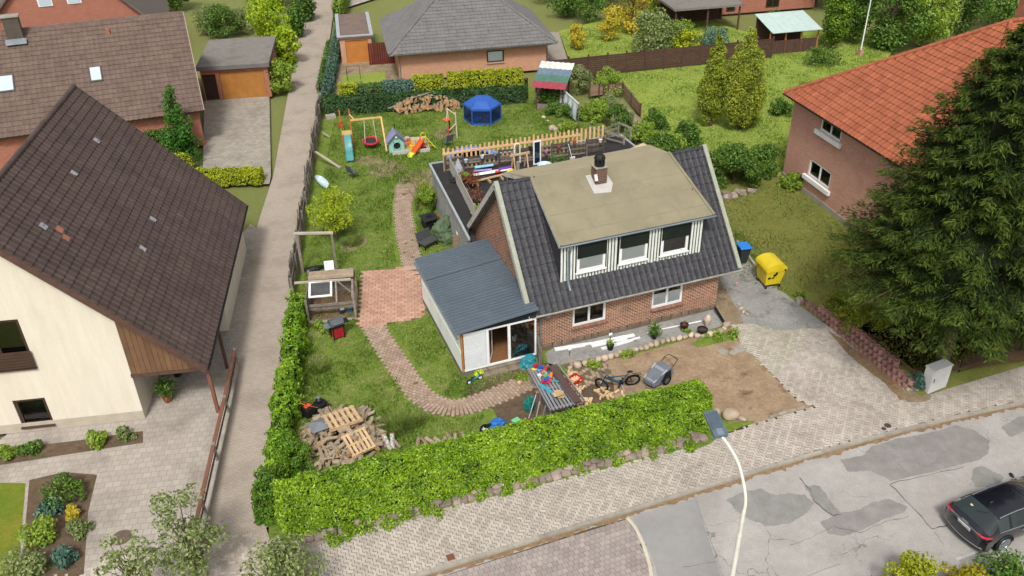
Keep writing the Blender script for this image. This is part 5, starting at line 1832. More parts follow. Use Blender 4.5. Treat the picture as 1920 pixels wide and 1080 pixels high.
tile_roof(hro,(x1 + .03,y0,zE + .012),(0,1,0),sv2,y1 - y0,SLn,.33,.36,GREYT,lambda a,b: b * -sv2.x + .1 < a < (y1 - y0) - b * -sv2.x - .1,0)
sv3 = Vector((hh,0,zt - zE)).normalized()
tile_roof(hro,(x0 - .03,y1,zE + .012),(0,-1,0),sv3,y1 - y0,SLn,.33,.36,GREYT,lambda a,b: b * sv3.x + .1 < a < (y1 - y0) - b * sv3.x - .1,0)
for a,b in ((A,R1),(B,R2),(R1,R2)):
 a,b = Vector(a),Vector(b)
 n = int((b - a).length / .36)
 for i in range(n):
  MB().tube([a + (b - a) * (i / n) + Vector((0,0,.05)),a + (b - a) * ((i + 1.1) / n) + Vector((0,0,.05))],[.12,.10],8).build('hip_tile',GREYT,hro,smooth=True)
gutter(MB(),(x0,y0 - .06,zE - .02),(x1,y0 - .06,zE - .02),.065).build('gutter',GREYM,bu)
MB().tube([(x1 - .1,y0,zE - .05),(x1 - .7,-.08,2.1),(x1 - .7,-.08,0)],.045,8).build('downpipe',mat('copper_pipe','6e5a4e','5d4c42',rough=.5),bu)
MB().tube([(.1,-.08,2.3),(.1,-.08,0)],.045,8).build('downpipe',GREYM,bu)
ga = thing('small_garage','small garage with orange door beside the grey roofed bungalow','garage',G(642,120),bu.rotation_euler.z)
W_ = (G(700,119) - G(642,120)).length
m_ = MB()
m_.wall((0,0,0),(1,0,0),(0,-1,0),W_,2.2,[(.45,W_ - .3,0,2.0)],.15)
m_.quad((0,7,0),(0,0,0),(0,0,2.2),(0,7,2.2))
m_.quad((W_,0,0),(W_,7,0),(W_,7,2.2),(W_,0,2.2))
m_.build('wall',PEACHB,ga)
MB().bx(-.15,W_ + .15,-.15,7.5,2.21,2.36).build('roof',mat('red_grey_felt','77655c','66564e',rough=.9,damt=.5,dirt='4f4640',dscale=1),ga)
MB().bx(-.2,0.1,-.2,7.5,2.37,2.45).build('roof_edge',EDGE,ga)
MB().bx(W_ - .1,W_ + .2,-.2,7.5,2.37,2.45).build('roof_edge',EDGE,ga)
MB().bx(.1,W_ - .1,-.2,.1,2.37,2.45).build('roof_edge',EDGE,ga)
MB().bx(.47,W_ - .32,.08,.12,0,2.0).build('garage_door',mat('orange_door','b5763a','a3662f',rough=.5),ga)
fr = thing('screen_fence','dark red wooden screen between small garage and bungalow','fence',G(693,122),bu.rotation_euler.z)
for i in range(14):
 MB().box((.09 + i * .185,0,.95),(.17,.03,1.9)).build('board',mat('dark_red_wood','63291f','52211a',rough=.7,rand=.1),fr)
fg = thing('football_goal','small black metal goal frame on the little back lawn','goal',G(652,152))
MB().tube([(0,0,0),(0,0,1.2),(1.1,.05,1.2),(1.1,.05,0)],.025,6).build('frame',BLACKP,fg)
MB().tube([(0,0,0),(0,-.7,0.02),(1.1,-.65,.02),(1.1,.05,0)],.02,6).build('base_rail',BLACKP,fg)
# ---- pink house on the right with orange hipped roof
ph = thing('pink_brick_house','two storey pink brick house with orange hipped roof behind the conifer','house',(33.69,41.57,0),rad(-5.0))
r_ = ph.rotation_euler.z
yd = Matrix.Rotation(r_,3,'Z') @ Vector((0,1,0))
xd = Matrix.Rotation(r_,3,'Z') @ Vector((1,0,0))
holes,wspec = [],[]
for bl_,br_,tl_ in (((1536,246),(1575,265),(1538,205)),((1512.6,332),(1554,352),(1515,294))):
 a,b,c = [loc_in(ph,PP(p[0],p[1],ph.location,xd)) for p in (bl_,br_,tl_)]
 z0,z1 = (a.z + b.z) / 2,max((a.z + b.z) / 2 + 1.1,c.z)
 holes.append((-a.y,-b.y,z0,z1))
pw = MB()
pw.wall((0,0,0),(0,-1,0),(-1,0,0),14.5,5.45,holes,.12)
pw.quad((16,0,0),(0,0,0),(0,0,5.45),(16,0,5.45))
pw.quad((0,-14.5,0),(16,-14.5,0),(16,-14.5,5.45),(0,-14.5,5.45))
pw.quad((16,-14.5,0),(16,0,0),(16,0,5.45),(16,-14.5,5.45))
pw.build('wall',PINKB,ph)
for a,b,z0,z1 in holes:
 fo = window(ph,(0,-a,z0),(0,-1,0),(-1,0,0),b - a,z1 - z0,.1,2,.08,sill=False)
 MB().box((-.1,-(a + b) / 2,z0 - .12),(.16,b - a + .5,.26)).build('sill',WHITE,fo)
MB().box((-.02,-1.9,.75),(.06,.7,.4)).build('cellar_window',DARKFR,ph)
MB().bx(-.05,0.02,-14.5,.02,0,.3).build('plinth',CONC,ph)
ORANGET = mat('orange_tile','9e5b3e','874a32',scale=1.2,rough=.8,rand=.12,bump=.2,damt=.3,dirt='8a4a30',dscale=.9)
x0,x1,y0,y1,zE = -.5,16.5,-15.0,.5,5.4
hh = (y1 - y0) / 2
zt = zE + hh * math.tan(rad(36))
R1,R2 = (x0 + hh,y0 + hh,zt),(x1 - hh,y0 + hh,zt)
A,B,C_,D_ = (x0,y0,zE),(x1,y0,zE),(x1,y1,zE),(x0,y1,zE)
hr = MB()
for f in ([A,B,R2,R1],[B,C_,R2],[C_,D_,R1,R2],[D_,A,R1]):
 hr.slab(f,.12)
hro = hr.build('roof',ORANGET,ph)
SLn = math.hypot(hh,zt - zE)
sv3 = Vector((hh,0,zt - zE)).normalized()
tile_roof(hro,(x0 - .03,y1,zE + .012),(0,-1,0),sv3,y1 - y0,SLn,.33,.38,ORANGET,lambda a,b: b * sv3.x + .1 < a < (y1 - y0) - b * sv3.x - .1,300)
sv4 = Vector((0,-hh,zt - zE)).normalized()
tile_roof(hro,(x1,y1 + .03,zE + .012),(-1,0,0),sv4,x1 - x0,SLn,.33,.38,ORANGET,lambda a,b: b * -sv4.y + .1 < a < (x1 - x0) - b * -sv4.y - .1,0)
for a,b in ((D_,R1),(A,R1),(R1,R2)):
 a,b = Vector(a),Vector(b)
 n = int((b - a).length / .36)
 for i in range(n):
  MB().tube([a + (b - a) * (i / n) + Vector((0,0,.05)),a + (b - a) * ((i + 1.1) / n) + Vector((0,0,.05))],[.13,.11],8).build('hip_tile',ORANGET,hro,smooth=True)
gutter(MB(),(x0 - .06,y0,zE - .02),(x0 - .06,y1,zE - .02),.065).build('gutter',mat('dark_gutter','3d3835'),ph)
MB().bx(x0,0.02,y0 + .4,y1 - .4,zE - .14,zE - .125).build('soffit',mat('brown_soffit','6a5248','5a453c',rough=.8),ph)
ch = MB().box((9.5,-6.0,zt + .2),(.9,.7,1.5)).build('chimney',REDB,ph)
MB().box((9.5,-6.0,zt + 1.0),(1.1,.9,.1)).build('chimney_cap',FLASH,ch)
# ---- far brick house, carport and shelter at the top right
fp = G(1400,66)
fh = thing('far_brick_house','far red brick house with brown roof at the top edge','house',(fp.x - 5,fp.y + 8,0),rad(-8))
m_ = MB()
m_.wall((0,0,0),(1,0,0),(0,-1,0),17,3.0,[(4.5,6.2,1.0,2.3),(7.2,8.2,0.2,2.3),(11.5,13.0,0.3,2.3)],.15)
m_.quad((17,0,0),(17,9,0),(17,9,3),(17,0,3))
m_.quad((0,9,0),(0,0,0),(0,0,3),(0,9,3))
m_.build('wall',REDB,fh)
for a,b,z0,z1 in ((4.5,6.2,1.0,2.3),(7.2,8.2,.2,2.3),(11.5,13.0,.3,2.3)):
 window(fh,(a,0,z0),(1,0,0),(0,-1,0),b - a,z1 - z0,.1,2 if b - a > 1.2 else 1,.07,fm=DARKFR,sill=False)
MB().slab([(-.7,-.8,2.8),(17.7,-.8,2.8),(17.7,4.5,6.2),(-.7,4.5,6.2)],.15).build('roof',BROWNT2,fh)
MB().slab([(-.7,4.5,6.19),(17.7,4.5,6.19),(17.7,9.8,2.8),(-.7,9.8,2.8)],.15).build('roof',BROWNT2,fh)
cp = thing('carport','grey flat roofed carport on dark posts before the far brick house','carport',(fp.x - 6.5,fp.y + 2.5,0),rad(-8))
MB().bx(0,7.0,0,4.5,2.3,2.5).build('roof',mat('grey_felt','7d7871'),cp)
for x in (.3,3.5,6.7):
 for y in (.3,4.2):
  MB().bx(x - .07,x + .07,y - .07,y + .07,0,2.3).build('post',BROWNWOOD,cp)
MB().bx(.3,6.7,4.25,4.3,0,2.2).build('rear_screen',BROWNWOOD,cp)
p = G(1440,103)
sh = thing('garden_shelter','dark wooden garden shelter with pale aqua roof on the far lawn','shelter',p,rad(-8))
for i in range(4):
 MB().slab([(-.1 + i * 1.18,-.5,2.05),(1.07 + i * 1.18,-.5,2.05),(1.07 + i * 1.18,3.2,2.75),(-.1 + i * 1.18,3.2,2.75)],.05).build('roof_sheet',mat('aqua_sheet','b3c4bd','a3b5ae',rough=.35,spec=.5),sh)
for i in range(24):
 MB().box((.09 + i * .19,.0,.6),(.17,.03,1.2)).build('board',BROWNWOOD,sh)
for x in (0,1.5,3.0,4.6):
 MB().box((x,0.05,1.03),(.1,.1,2.06)).build('post',mat('orange_wood','b57a3e'),sh)
MB().bx(0,4.6,2.9,2.95,0,2.6).build('back_wall',BROWNWOOD,sh)
# ---- long brown board fence behind the gardens
bf = thing('board_fence','long dark brown panel fence behind the vegetable garden','fence',(G(1030,152).x,G(1030,152).y,0))
o_ = G(1030,152)
e_ = G(1445,109)
n = 12
d = (e_ - o_) / n
ag = math.atan2(d.y,d.x)
for i in range(n + 1):
 c = d * i
 MB().box((c.x,c.y,.95),(.12,.12,1.9),rz=ag).build('post',BROWNWOOD,bf)
 if i < n:
  for k_ in range(9):
   cc = d * (i + .5)
   MB().box((cc.x,cc.y,.2 + k_ * .18),(d.length - .13,.03,.17),rz=ag,rx=.12).build('board',BROWNWOOD,bf)
fl = thing('flagpole','slim pale flagpole on the lawn behind the orange roof','pole',G(1612,105))
MB().tube([(0,0,0),(0,0,6.5)],[.06,.035],8).build('pole',WHITE,fl)
MB().box((0,0,.3),(.3,.3,.6)).build('base',mat('salmon_base','b58a7a','a07566',rough=.8),fl)
# ================================================================== hedges, trees, plants
V3 = Vector
hedge('laurel_hedge','long clipped bright green laurel hedge along the sidewalk','hedge',(-0.45,23.35),(16.45,22.85),1.35,1.95,HEDGEM,66000,.13,.062,seed=1,base=.0,wavy=.08)
hedge('lane_hedge','loose light green hedge between lane and front garden','hedge',G(524,905),G(556,655),.8,1.25,BEECHM,11000,.15,.08,seed=2,wavy=.3)
hedge('lane_hedge','narrow green hedge strip beside the pallet shelter','hedge',G(553,650),G(563,592),.8,1.3,BEECHM,3000,.15,.08,seed=3,wavy=.25)
hedge('lane_hedge','dark green end of hedge at the lane corner','hedge',G(503,985),G(514,930),.8,1.5,leaf_mat('privet_leaf','2f4d10','4f7418','7c9a2a'),3500,.13,.07,seed=4,wavy=.12)
tree('round_bush','round clipped bush beside the log pile','bush',G(545,880),1.55,.95,leaf_mat('box_leaf','3a5c12','587f1c','7fa02e'),6000,.09,.06,seed=5,shape='bush',trunk=.05)
wf = thing('wire_fence','thin dark wire mesh fence beside the lane hedge','fence',G(500,975))
a,b = G(499,985),G(541,640)
for i in range(9):
 p = a + (b - a) * (i / 8) - wf.location
 MB().tube([(p.x,p.y,0),(p.x,p.y,1.2)],.022,6).build('post',BLACKP,wf)
for k_ in range(6):
 p,q = a - wf.location,b - wf.location
 MB().tube([(p.x,p.y,.1 + k_ * .21),(q.x,q.y,.1 + k_ * .21)],.006,4).build('wire',BLACKP,wf)
tree('golden_tree','small golden leaved tree by the lane fence','tree',G(632,452),3.3,1.45,leaf_mat('golden_leaf','7d8f12','a3b421','c6cf45',trans=.35),2300,.15,.08,seed=6,shape='open',trunk=.25,nclump=46)
# back hedges
IV = hedge('ivy_hedge','dark ivy covered hedge wall behind the wood pile','hedge',G(608,215),G(985,190),.9,1.45,IVYM,15000,.17,.12,seed=7,wavy=.14)
def seg(px0,px1,yb0,yb1,w_,h_,m,n,lab,sd):
 a_,b_ = G(px0,yb0),G(px1,yb1)
 hedge('clipped_hedge',lab,'hedge',(a_.x,a_.y + .55),(b_.x,b_.y + .55),w_,h_,m,n,.15,.09,seed=sd,wavy=.09)
seg(644,676,214,211,1.2,2.05,YTHUJA,2200,'short yellow green thuja at the left end of back hedge',8)
seg(676,728,211,208,1.3,1.95,DTHUJA,3000,'dark green clipped conifer section of the back hedge',9)
seg(726,786,208,204,1.3,2.1,BLUEG,3200,'blue green juniper section of the back hedge',10)
seg(782,838,204,200,1.3,2.35,YTHUJA,3600,'yellow thuja block in the middle of the back hedge',11)
seg(846,985,199,190,1.4,2.4,YTHUJA,9000,'long yellow thuja hedge beside the striped shed',12)
hedge('clipped_hedge','grey green hedge along the far lane edge','hedge',G(612,205),G(640,62),.7,1.3,BLUEG,5000,.16,.1,seed=13)
hedge('clipped_hedge','low green strip hedge on the lane right side','hedge',G(602,175),G(620,90),.6,.8,SHRUB,2500,.16,.1,seed=14)
hedge('clipped_hedge','tall green hedge at the far end of the lane','hedge',G(634,50),G(650,0),.8,2.2,SHRUBL,2500,.2,.13,seed=15)
# the big conifer on the right
cb0 = G(1758,702)
spruce('spruce_tree','huge dark spruce standing at the right edge',(cb0.x + .3,cb0.y + .2,.4),15.4,5.8,seed=3,nbr=860,per=340,L=.24,W=.045)
tree('juniper_bush','low spreading yellow green juniper above the planter stones','bush',G(1585,628) + V3((.9,.1,.35)),.9,1.35,leaf_mat('juniper','4c5c14','7a861f','a3a632'),3200,.16,.06,seed=21,shape='bush',trunk=.02)
tree('juniper_bush','small yellow green juniper tuft near the drive end','bush',G(1548,590) + V3((.7,.1,.3)),.7,.85,MATS.get('x') or leaf_mat('juniper_two','55631a','7d8a24','a8aa3a'),1500,.16,.06,seed=22,shape='bush',trunk=.02)
# cypress pair and the gardens on the right
tree('cypress_tree','narrow yellow green cypress left of the pair','tree',G(1332,236),6.6,1.3,leaf_mat('cypress_leaf','3e4c10','808f26','b6b83e',trans=.2),20000,.16,.08,seed=23,shape='column',trunk=.10)
tree('cypress_tree','broader yellow green cypress right of the pair','tree',G(1386,242),7.2,1.8,leaf_mat('cypress_leaf_two','45520f','84922a','babb42',trans=.2),30000,.16,.08,seed=24,shape='column',trunk=.10)
bl = [
 # px, py(base), height, radius, mat, n, label
 (1375,345,2.6,2.1,SHRUB,6500,'large green bush right of the house roof'),
 (1330,330,1.7,1.2,SHRUB,2500,'small dark bush touching the right roof verge'),
 (1425,330,2.0,1.4,SHRUB,3000,'green bush before the pink house corner'),
 (1240,300,1.8,1.3,SHRUB,3000,'dense green shrub behind the right ridge end'),
 (1285,268,1.5,1.2,SHRUB,2600,'dark shrub near the cypress feet'),
 (1200,262,1.3,1.2,SHRUBL,2400,'leafy light shrub right of the terrace fence'),
 (1160,240,1.6,1.3,SHRUB,3000,'green berry bush behind the terrace fence end'),
 (1115,225,1.5,1.3,SHRUBL,3000,'wide light green berry bush in the kitchen garden'),
 (1075,222,1.1,1.0,SHRUB,1800,'low dark bush beside the white net tunnel'),
 (1140,205,1.2,.9,BIRCHM,1500,'grey green bush among the vegetable beds'),
 (1085,170,1.9,1.3,BIRCHM,2800,'pale flowering bush before the brown fence'),
 (1140,172,2.0,1.4,SHRUBL,2800,'bright round bush before the brown fence'),
 (1185,262,.9,.8,BIRCHM,1200,'small silvery shrub by the wire posts'),
 (1230,240,1.4,1.1,SHRUB,2000,'dark green bush beside the lawn edge'),
 (1262,285,1.2,1.0,SHRUBL,1600,'yellowish bush just above the dark ridge tiles'),
 (1040,215,.9,.9,SHRUB,1500,'green herbs growing before the striped shed'),
 (1065,250,.8,.8,SHRUBL,1300,'bright grassy plant between the pale boulders'),
 (1465,215,1.2,1.0,SHRUB,1600,'round dark bush left of the pink house'),
 (1482,352,1.0,.9,SHRUBL,1500,'small bright bush at the pink wall foot'),
 (1540,122,1.3,2.0,SHRUB,1800,'flat dark bush on the far lawn'),
 (1452,60,2.0,1.6,SHRUB,1500,'dark bush beside the aqua shelter'),
]
for i,(x,y,h,r,m,n,lab) in enumerate(bl):
 tree('garden_bush',lab,'bush',G(x,y),h,r,m,n,.16,.10,seed=40 + i,shape='bush',trunk=.05,group='bushes in the gardens on the right')
far = [
 (1082,92,2.2,1.0,YELLOWL,1100,'round','small yellow flowering shrub beside the grey roof'),
 (1140,78,3.0,1.2,YELLOWL,1400,'round','yellow laburnum bush on the far lawn'),
 (1185,62,5.0,2.2,YELLOWL,2600,'round','tall yellow flowering tree at the top'),
 (1225,100,3.8,2.6,BIRCHM,3200,'round','grey green round tree on the far lawn'),
 (1265,98,3.0,2.2,SHRUBL,2500,'round','light green tree before the carport'),
 (1290,108,2.4,1.7,YTHUJA,2000,'round','yellow green globe tree left of the cypresses'),
 (1338,108,2.6,1.7,BLUEG,2000,'round','blue green conifer behind the cypresses'),
 (1105,40,3.0,1.8,SHRUB,1700,'round','dark shrub behind the grey hipped roof'),
 (1062,30,3.5,2.2,SHRUB,2000,'round','dark bush at the top beside the grey roof'),
 (1240,35,4.2,2.4,SHRUBL,2500,'round','light green tree left of the far brick house'),
 (1560,92,7.5,1.6,leaf_mat('tall_cypress','3c5810','5d7d1a','86a02c'),4500,'column','tall slim green cypress by the shelter'),
 (1600,82,7.0,1.9,SHRUB,3500,'column','dark green conifer right of the slim cypress'),
 (1660,92,6.5,3.2,SHRUB,6000,'round','wide dark green tree behind the flagpole'),
 (1725,85,6.0,3.0,SHRUBL,5000,'round','light green tree above the orange ridge'),
 (1800,62,8.0,3.8,SHRUB,5000,'round','big dark tree in the top right corner'),
 (1880,50,8.5,4.0,SHRUB,5000,'round','dark tree at the far right top'),
 (1690,40,9.0,4.0,SHRUB,5000,'round','tall broad tree on the right skyline'),
 (1600,20,9.0,4.0,SHRUB,4500,'round','broad dark tree at the top edge right'),
 (1530,10,8.0,3.5,SHRUB,3500,'round','tree behind the far brick house gable'),
 (1120,8,7.0,4.0,SHRUB,3500,'round','dark tree at the top edge centre'),
 (1040,2,7.0,3.5,SHRUB,3000,'round','dark tree behind the grey hip'),
 (1210,5,7.5,4.0,SHRUBL,3500,'round','light tree at the top edge'),
 (530,172,2.6,1.5,SHRUBL,2600,'round','bright shrub where the garage meets the lane'),
 (535,120,3.2,1.7,leaf_mat('lime_leaf','6b8a10','94ac18','bccb34'),3000,'round','lime yellow tree beside the garage'),
 (510,80,4.5,2.4,leaf_mat('lime_leaf_two','6b8a10','94ac18','bccb34'),3600,'round','large lime green tree beside the lane'),
 (560,70,3.5,1.2,SHRUB,2500,'column','dark slim shrub along the lane left side'),
 (575,40,3.5,1.3,SHRUB,2500,'column','green columnar shrub farther up the lane'),
 (420,70,3.0,2.0,SHRUB,2600,'round','green bush behind the garage roof'),
 (395,60,2.4,1.6,BIRCHM,1900,'round','pale bush beside the brown roof verge'),
 (455,60,2.2,1.6,BIRCHM,1900,'round','pale flowering shrub behind the garage'),
 (330,18,4.0,2.2,SHRUB,2600,'round','dark tree behind the brown ridge'),
 (520,12,5.0,3.0,SHRUB,3000,'round','dark green tree at the top of the lane'),
]
for i,(x,y,h,r,m,n,sh_,lab) in enumerate(far):
 tree('far_tree',lab,'tree',G(x,y),h,r,m,n,.26 if h > 3 else .2,.17 if h > 3 else .13,seed=80 + i,shape=sh_,trunk=.12,group='trees and shrubs beyond the garden')
# left side greenery
tree('conical_tree','conical green tree between the two brown roofs','tree',G(345,299),5.2,1.7,leaf_mat('conical_leaf','234a12','3b6a1c','5c8a2e'),6000,.2,.1,seed=131,shape='cone',trunk=.05)
tree('garden_bush','bright green bush left behind the cream house ridge','bush',G(45,262),3.0,1.9,SHRUBL,3800,.2,.12,seed=132,shape='round',trunk=.1)
tree('garden_bush','low dark bush beside the conical tree','bush',G(300,285),1.6,1.5,SHRUB,2400,.18,.11,seed=133,shape='bush',trunk=.05)
hedge('low_hedge','low yellow green hedge at the end of the garage yard','hedge',G(362,345),G(492,340),1.0,.9,YTHUJA,4500,.16,.09,seed=134,wavy=.12)
hedge('low_hedge','yellow green hedge beside the conical tree','hedge',G(285,290),G(350,318),1.0,.9,YTHUJA,2500,.16,.09,seed=135,wavy=.12)
# planting bed bottom left
for i,(x,y,h,r,m,lab) in enumerate(((120,930,.9,.75,SHRUB,'dark green round shrub in the left front bed'),(75,1010,.8,.6,SHRUBL,'bright green clump in the left front bed'),
           (150,1000,.5,.5,BIRCHM,'grey leaved low plant in the left front bed'),(95,960,.5,.45,BLUEG,'blue leaved small plant in the left front bed'),
           (60,1065,.7,.8,BIRCHM,'pale shrub at the bottom left corner'),(125,1055,.5,.5,BLUEG,'bluish clump near the bottom left'),
           (20,855,.5,.5,SHRUBL,'green plant at the cream wall foot left'),(60,848,.5,.4,SHRUB,'dark plant below the cream house window'),
           (180,835,.6,.45,SHRUBL,'leafy plant at the cream wall foot centre'),(235,822,.5,.4,BIRCHM,'pale plant at the cream house corner'),
           (140,968,.35,.3,YELLOWL,'yellow flowering plant in the left front bed'))):
 tree('bed_plant',lab,'plant',G(x,y),h,r,m,900,.13,.08,seed=150 + i,shape='bush',trunk=.03,group='plants in the left front beds',nclump=8)
# tree tops at the bottom edge (trees standing this side of the yard)
for i,(x,y,z,h,r,n,lab) in enumerate(((345,1000,2.6,4.2,1.45,1900,'airy grey green tree at the bottom left'),(240,1065,2.2,3.6,1.1,1100,'thin grey green sapling at the bottom edge left'),(535,1068,1.6,2.5,1.5,2600,'grey green shrub before the hedge corner at the bottom'))):
 p = G(x,y,z)
 tree('street_tree',lab,'tree',(p.x,p.y,0),h,r,BIRCHM,n,.15,.09,seed=170 + i,shape='open',trunk=.3,nclump=34,tw=.05)
for i,(x,y,h,r,m,lab) in enumerate(((1720,1075,1.5,1.2,leaf_mat('spirea_leaf','6d7410','98a01e','bdb934'),'yellow green bush at the bottom right edge'),(1800,1085,1.6,1.1,MATS.get('y') or leaf_mat('spirea_leaf_two','75720f','a39a1c','c2a934'),'golden bush next to it at the bottom right'),(1895,1075,1.6,1.2,SHRUB,'grey green bush in the bottom right corner'),(1660,1100,1.3,.9,SHRUBL,'small green bush at the bottom edge right'))):
 p = G(x,y,1.1)
 tree('roadside_bush',lab,'bush',(p.x,p.y,RZ),h,r,m,3200,.12,.07,seed=180 + i,shape='bush',trunk=.05)
# bamboo and shrubs beside the annex
tree('annex_shrub','leafy bamboo shrub against the annex side wall','bush',G(800,400),2.0,.85,SHRUBL,3500,.22,.05,seed=190,shape='bush',trunk=.05)
tuft('bamboo_canes','thin dry canes rising from the bamboo shrub','plant',G(792,395),3.0,.7,leaf_mat('dry_cane','6a5a34','8a7a4a','a89a66'),26,.03,seed=191,spread=.1)
# weeds at the stone wall and in the lawn
wr = np.random.RandomState(9)
wl = [(625,1012),(655,1000),(690,990),(722,985),(757,968),(790,955),(818,962),(905,930),(950,922),(985,908),(1080,880),(1150,865),(1215,850),(1255,842),(1290,836)]
for i,(x,y) in enumerate(wl):
 tree('weed','leafy weed at the foot of the stone wall','plant',G(x,y + 2),.28,.38,SHRUBL if i % 3 == 0 else HEDGEM,320,.11,.07,seed=200 + i,shape='bush',trunk=.02,group='weeds along the stone wall',nclump=7)
for i,(x,y,h,r) in enumerate(((612,622,.4,.5),(595,612,.4,.4),(980,712,.25,.3),(1050,700,.3,.35),(1110,690,.35,.3),(1178,668,.3,.35),(1320,628,.2,.3),(1285,622,.2,.25),(1372,630,.2,.4),(1350,636,.15,.4),(860,388,.6,.5),(1500,560,.4,.3))):
 tree('weed','small green weed growing in the garden','plant',G(x,y),h,r,SHRUBL,260,.12,.07,seed=230 + i,shape='bush',trunk=.02,group='weeds in the garden beds',nclump=6)
for i,(x,y,h,r) in enumerate(((742,800,.45,.7),(775,790,.3,.5),(660,455,.3,.6),(600,690,.25,.5),(1068,248,.9,.7))):
 tuft('grass_clump',('dry tall grass clump behind the front hedge','low grass clump beside the brick path end','flattened grass clump on the upper lawn','dry grass clump beside the lane hedge','bright iris leaves behind the terrace fence')[i],'plant',G(x,y),h * .8,r,GRASSM,900,.016,seed=250 + i,spread=.35)
# short grass on the lawns
hol = [[p[:2] for p in pat],[tuple(G(x,y)[:2]) for x,y in [(1000,680),(1010,640),(1345,560),(1352,515),(1385,465),(1560,612),(1400,640),(1300,645),(1060,700)]],[(8.2,29.4),(11.9,29.4),(24.3,30),(24.3,46.6),(11.8,46.6),(11.1,36),(8.2,36.1)],
  [tuple(G(x,y)[:2]) for x,y in [(940,740),(985,705),(1050,690),(1372,612),(1526,762),(1330,800),(1300,830),(960,900),(900,790)]],
  [tuple(G(x,y)[:2]) for x,y in [(676,614),(726,608),(760,650),(800,710),(830,742),(870,745),(960,710),(1020,720),(960,770),(870,785),(800,772),(765,740),(700,650)]],
  [tuple(G(x,y)[:2]) for x,y in [(745,505),(735,430),(735,380),(745,345),(780,345),(778,400),(790,500)]]]
gpoly_ = [(-.3,24.2),(13,23.6),(13,29),(27,30),(26.5,60),(9.2,64),(2.4,38.2)]
grass_field('lawn_grass','short uneven grass of the garden lawn',[gpoly_],hol,120000,GRASSM,5,.085,wd=.028)
grass_field('lawn_tufts','longer dark tufts scattered through the garden lawn',[gpoly_],hol,16000,leaf_mat('tuft_blade','3c5a16','577422','7f9440',trans=.3,rough=.6,spec=.15),15,.16,wd=.03)
grass_field('far_lawn_grass','short grass of the bright neighbour lawn',[[tuple(G(x,y)[:2]) for x,y in [(1048,62),(1240,30),(1400,65),(1690,70),(1560,230),(1470,320),(1390,330),(1260,295),(1195,205),(1165,150),(1075,120)]]],[],45000,leaf_mat('far_blade','64802e','849644','a9ab66',trans=.3,rough=.6,spec=.1),25,.13,wd=.06)
grass_field('bank_grass','short olive grass of the raised lawn',[[(26.3,21.6),(38,21.6),(33,41),(24,41),(24,32),(26.3,29)]],[],26000,leaf_mat('olive_blade','4f5a1c','75772f','958a48',trans=.25),6,.08,zf=bank_h)
# ================================================================== things in the garden
def cpy(p,z=0.0):
 return Vector((p.x,p.y,z))
def loft(mb,rings,mi=0,close=True):
 n = len(rings[0])
 vs_ = [p for r in rings for p in r]
 fs_ = []
 for i in range(len(rings) - 1):
  for k in range(n if close else n - 1):
   k2 = (k + 1) % n
   fs_.append((i * n + k,i * n + k2,(i + 1) * n + k2,(i + 1) * n + k))
 return mb.add(vs_,fs_,mi)
def col(name,c,rough=.5,**kw):
 return mat(name,c,None,rough=rough,fine=kw.pop('fine',.04),**kw)
CAMF = rad(-14)      # things that face the house street side, turned a little to the lane
# ---- stone wall under the hedge
sw_ = thing('stone_wall','low wall of rough pinkish field stones under the laurel hedge','wall',(0.5,22.5,0))
FIELD = mat('field_stone','96857a','7a6d63',scale=2.0,rough=.9,bump=.4,bscale=18,rand=.28,damt=.3,dirt='8a8368',dscale=2.5)
def stone_mesh(seed,nm='stone'):
 return MB().rock((0,0,0),(1,1,1),seed,.16).mesh(nm,FIELD,smooth=False)
SM = [stone_mesh(i) for i in range(5)]
PALE = mat('pale_field_stone','b5a48e','978774',scale=2.5,rough=.9,bump=.3,bscale=18,rand=.25)
SR = [MB().rock((0,0,0),(1,1,1),20 + i,.13,11,8,e=.85).mesh('stone',PALE,smooth=True) for i in range(5)]
rg = random.Random(4)
a,b = Vector((-.6,22.66,0)),Vector((16.2,22.0,0))
d = (b - a).normalized()
nrm = Vector((-d.y,d.x,0))
for row in range(2):
 s = .3 * row
 while s < (b - a).length:
  w_ = rg.uniform(.22,.5)
  p = a + d * (s + w_ / 2) + nrm * (row * .16 + rg.uniform(-.03,.03)) - Vector((.5,22.5,0))
  p.z = .06 + row * .15
  obj('stone',rg.choice(SM),sw_,p,(rg.uniform(-.3,.3),rg.uniform(-.3,.3),math.atan2(d.y,d.x) + rg.uniform(-.2,.2)),(w_ * 1.04,.36,rg.uniform(.18,.26) if row == 0 else rg.uniform(.12,.2)))
  s += w_ * (.97 if row == 0 else rg.uniform(1.0,3.0))
for i,(x,y,s) in enumerate(((1368,782,1.0),(1342,775,.6),(1392,788,.5),(1318,790,.6))):
 t = thing('boulder',('large pale boulder at the hedge end by the lamp head','rounded boulder behind the lamp head','flat pale stone at the drive edge','boulder half under the hedge end')[i],'boulder',G(x,y))
 obj('rock',SR[i % 5],t,(0,0,.16 * s),(.1,.2,i),(.8 * s,.55 * s,.42 * s))
for i in range(4):
 p = G(1392 + i * 9,793 - i * 2)
 t = thing('edging_slab','thin concrete edging along the soil and drive','edging',G(1450 + i * 17,781 - i * 5),.0,'edging slabs at the drive mouth')
 MB().box((0,0,.03),(.42,.1,.1)).build('slab',CONC,t,bevel=.01)
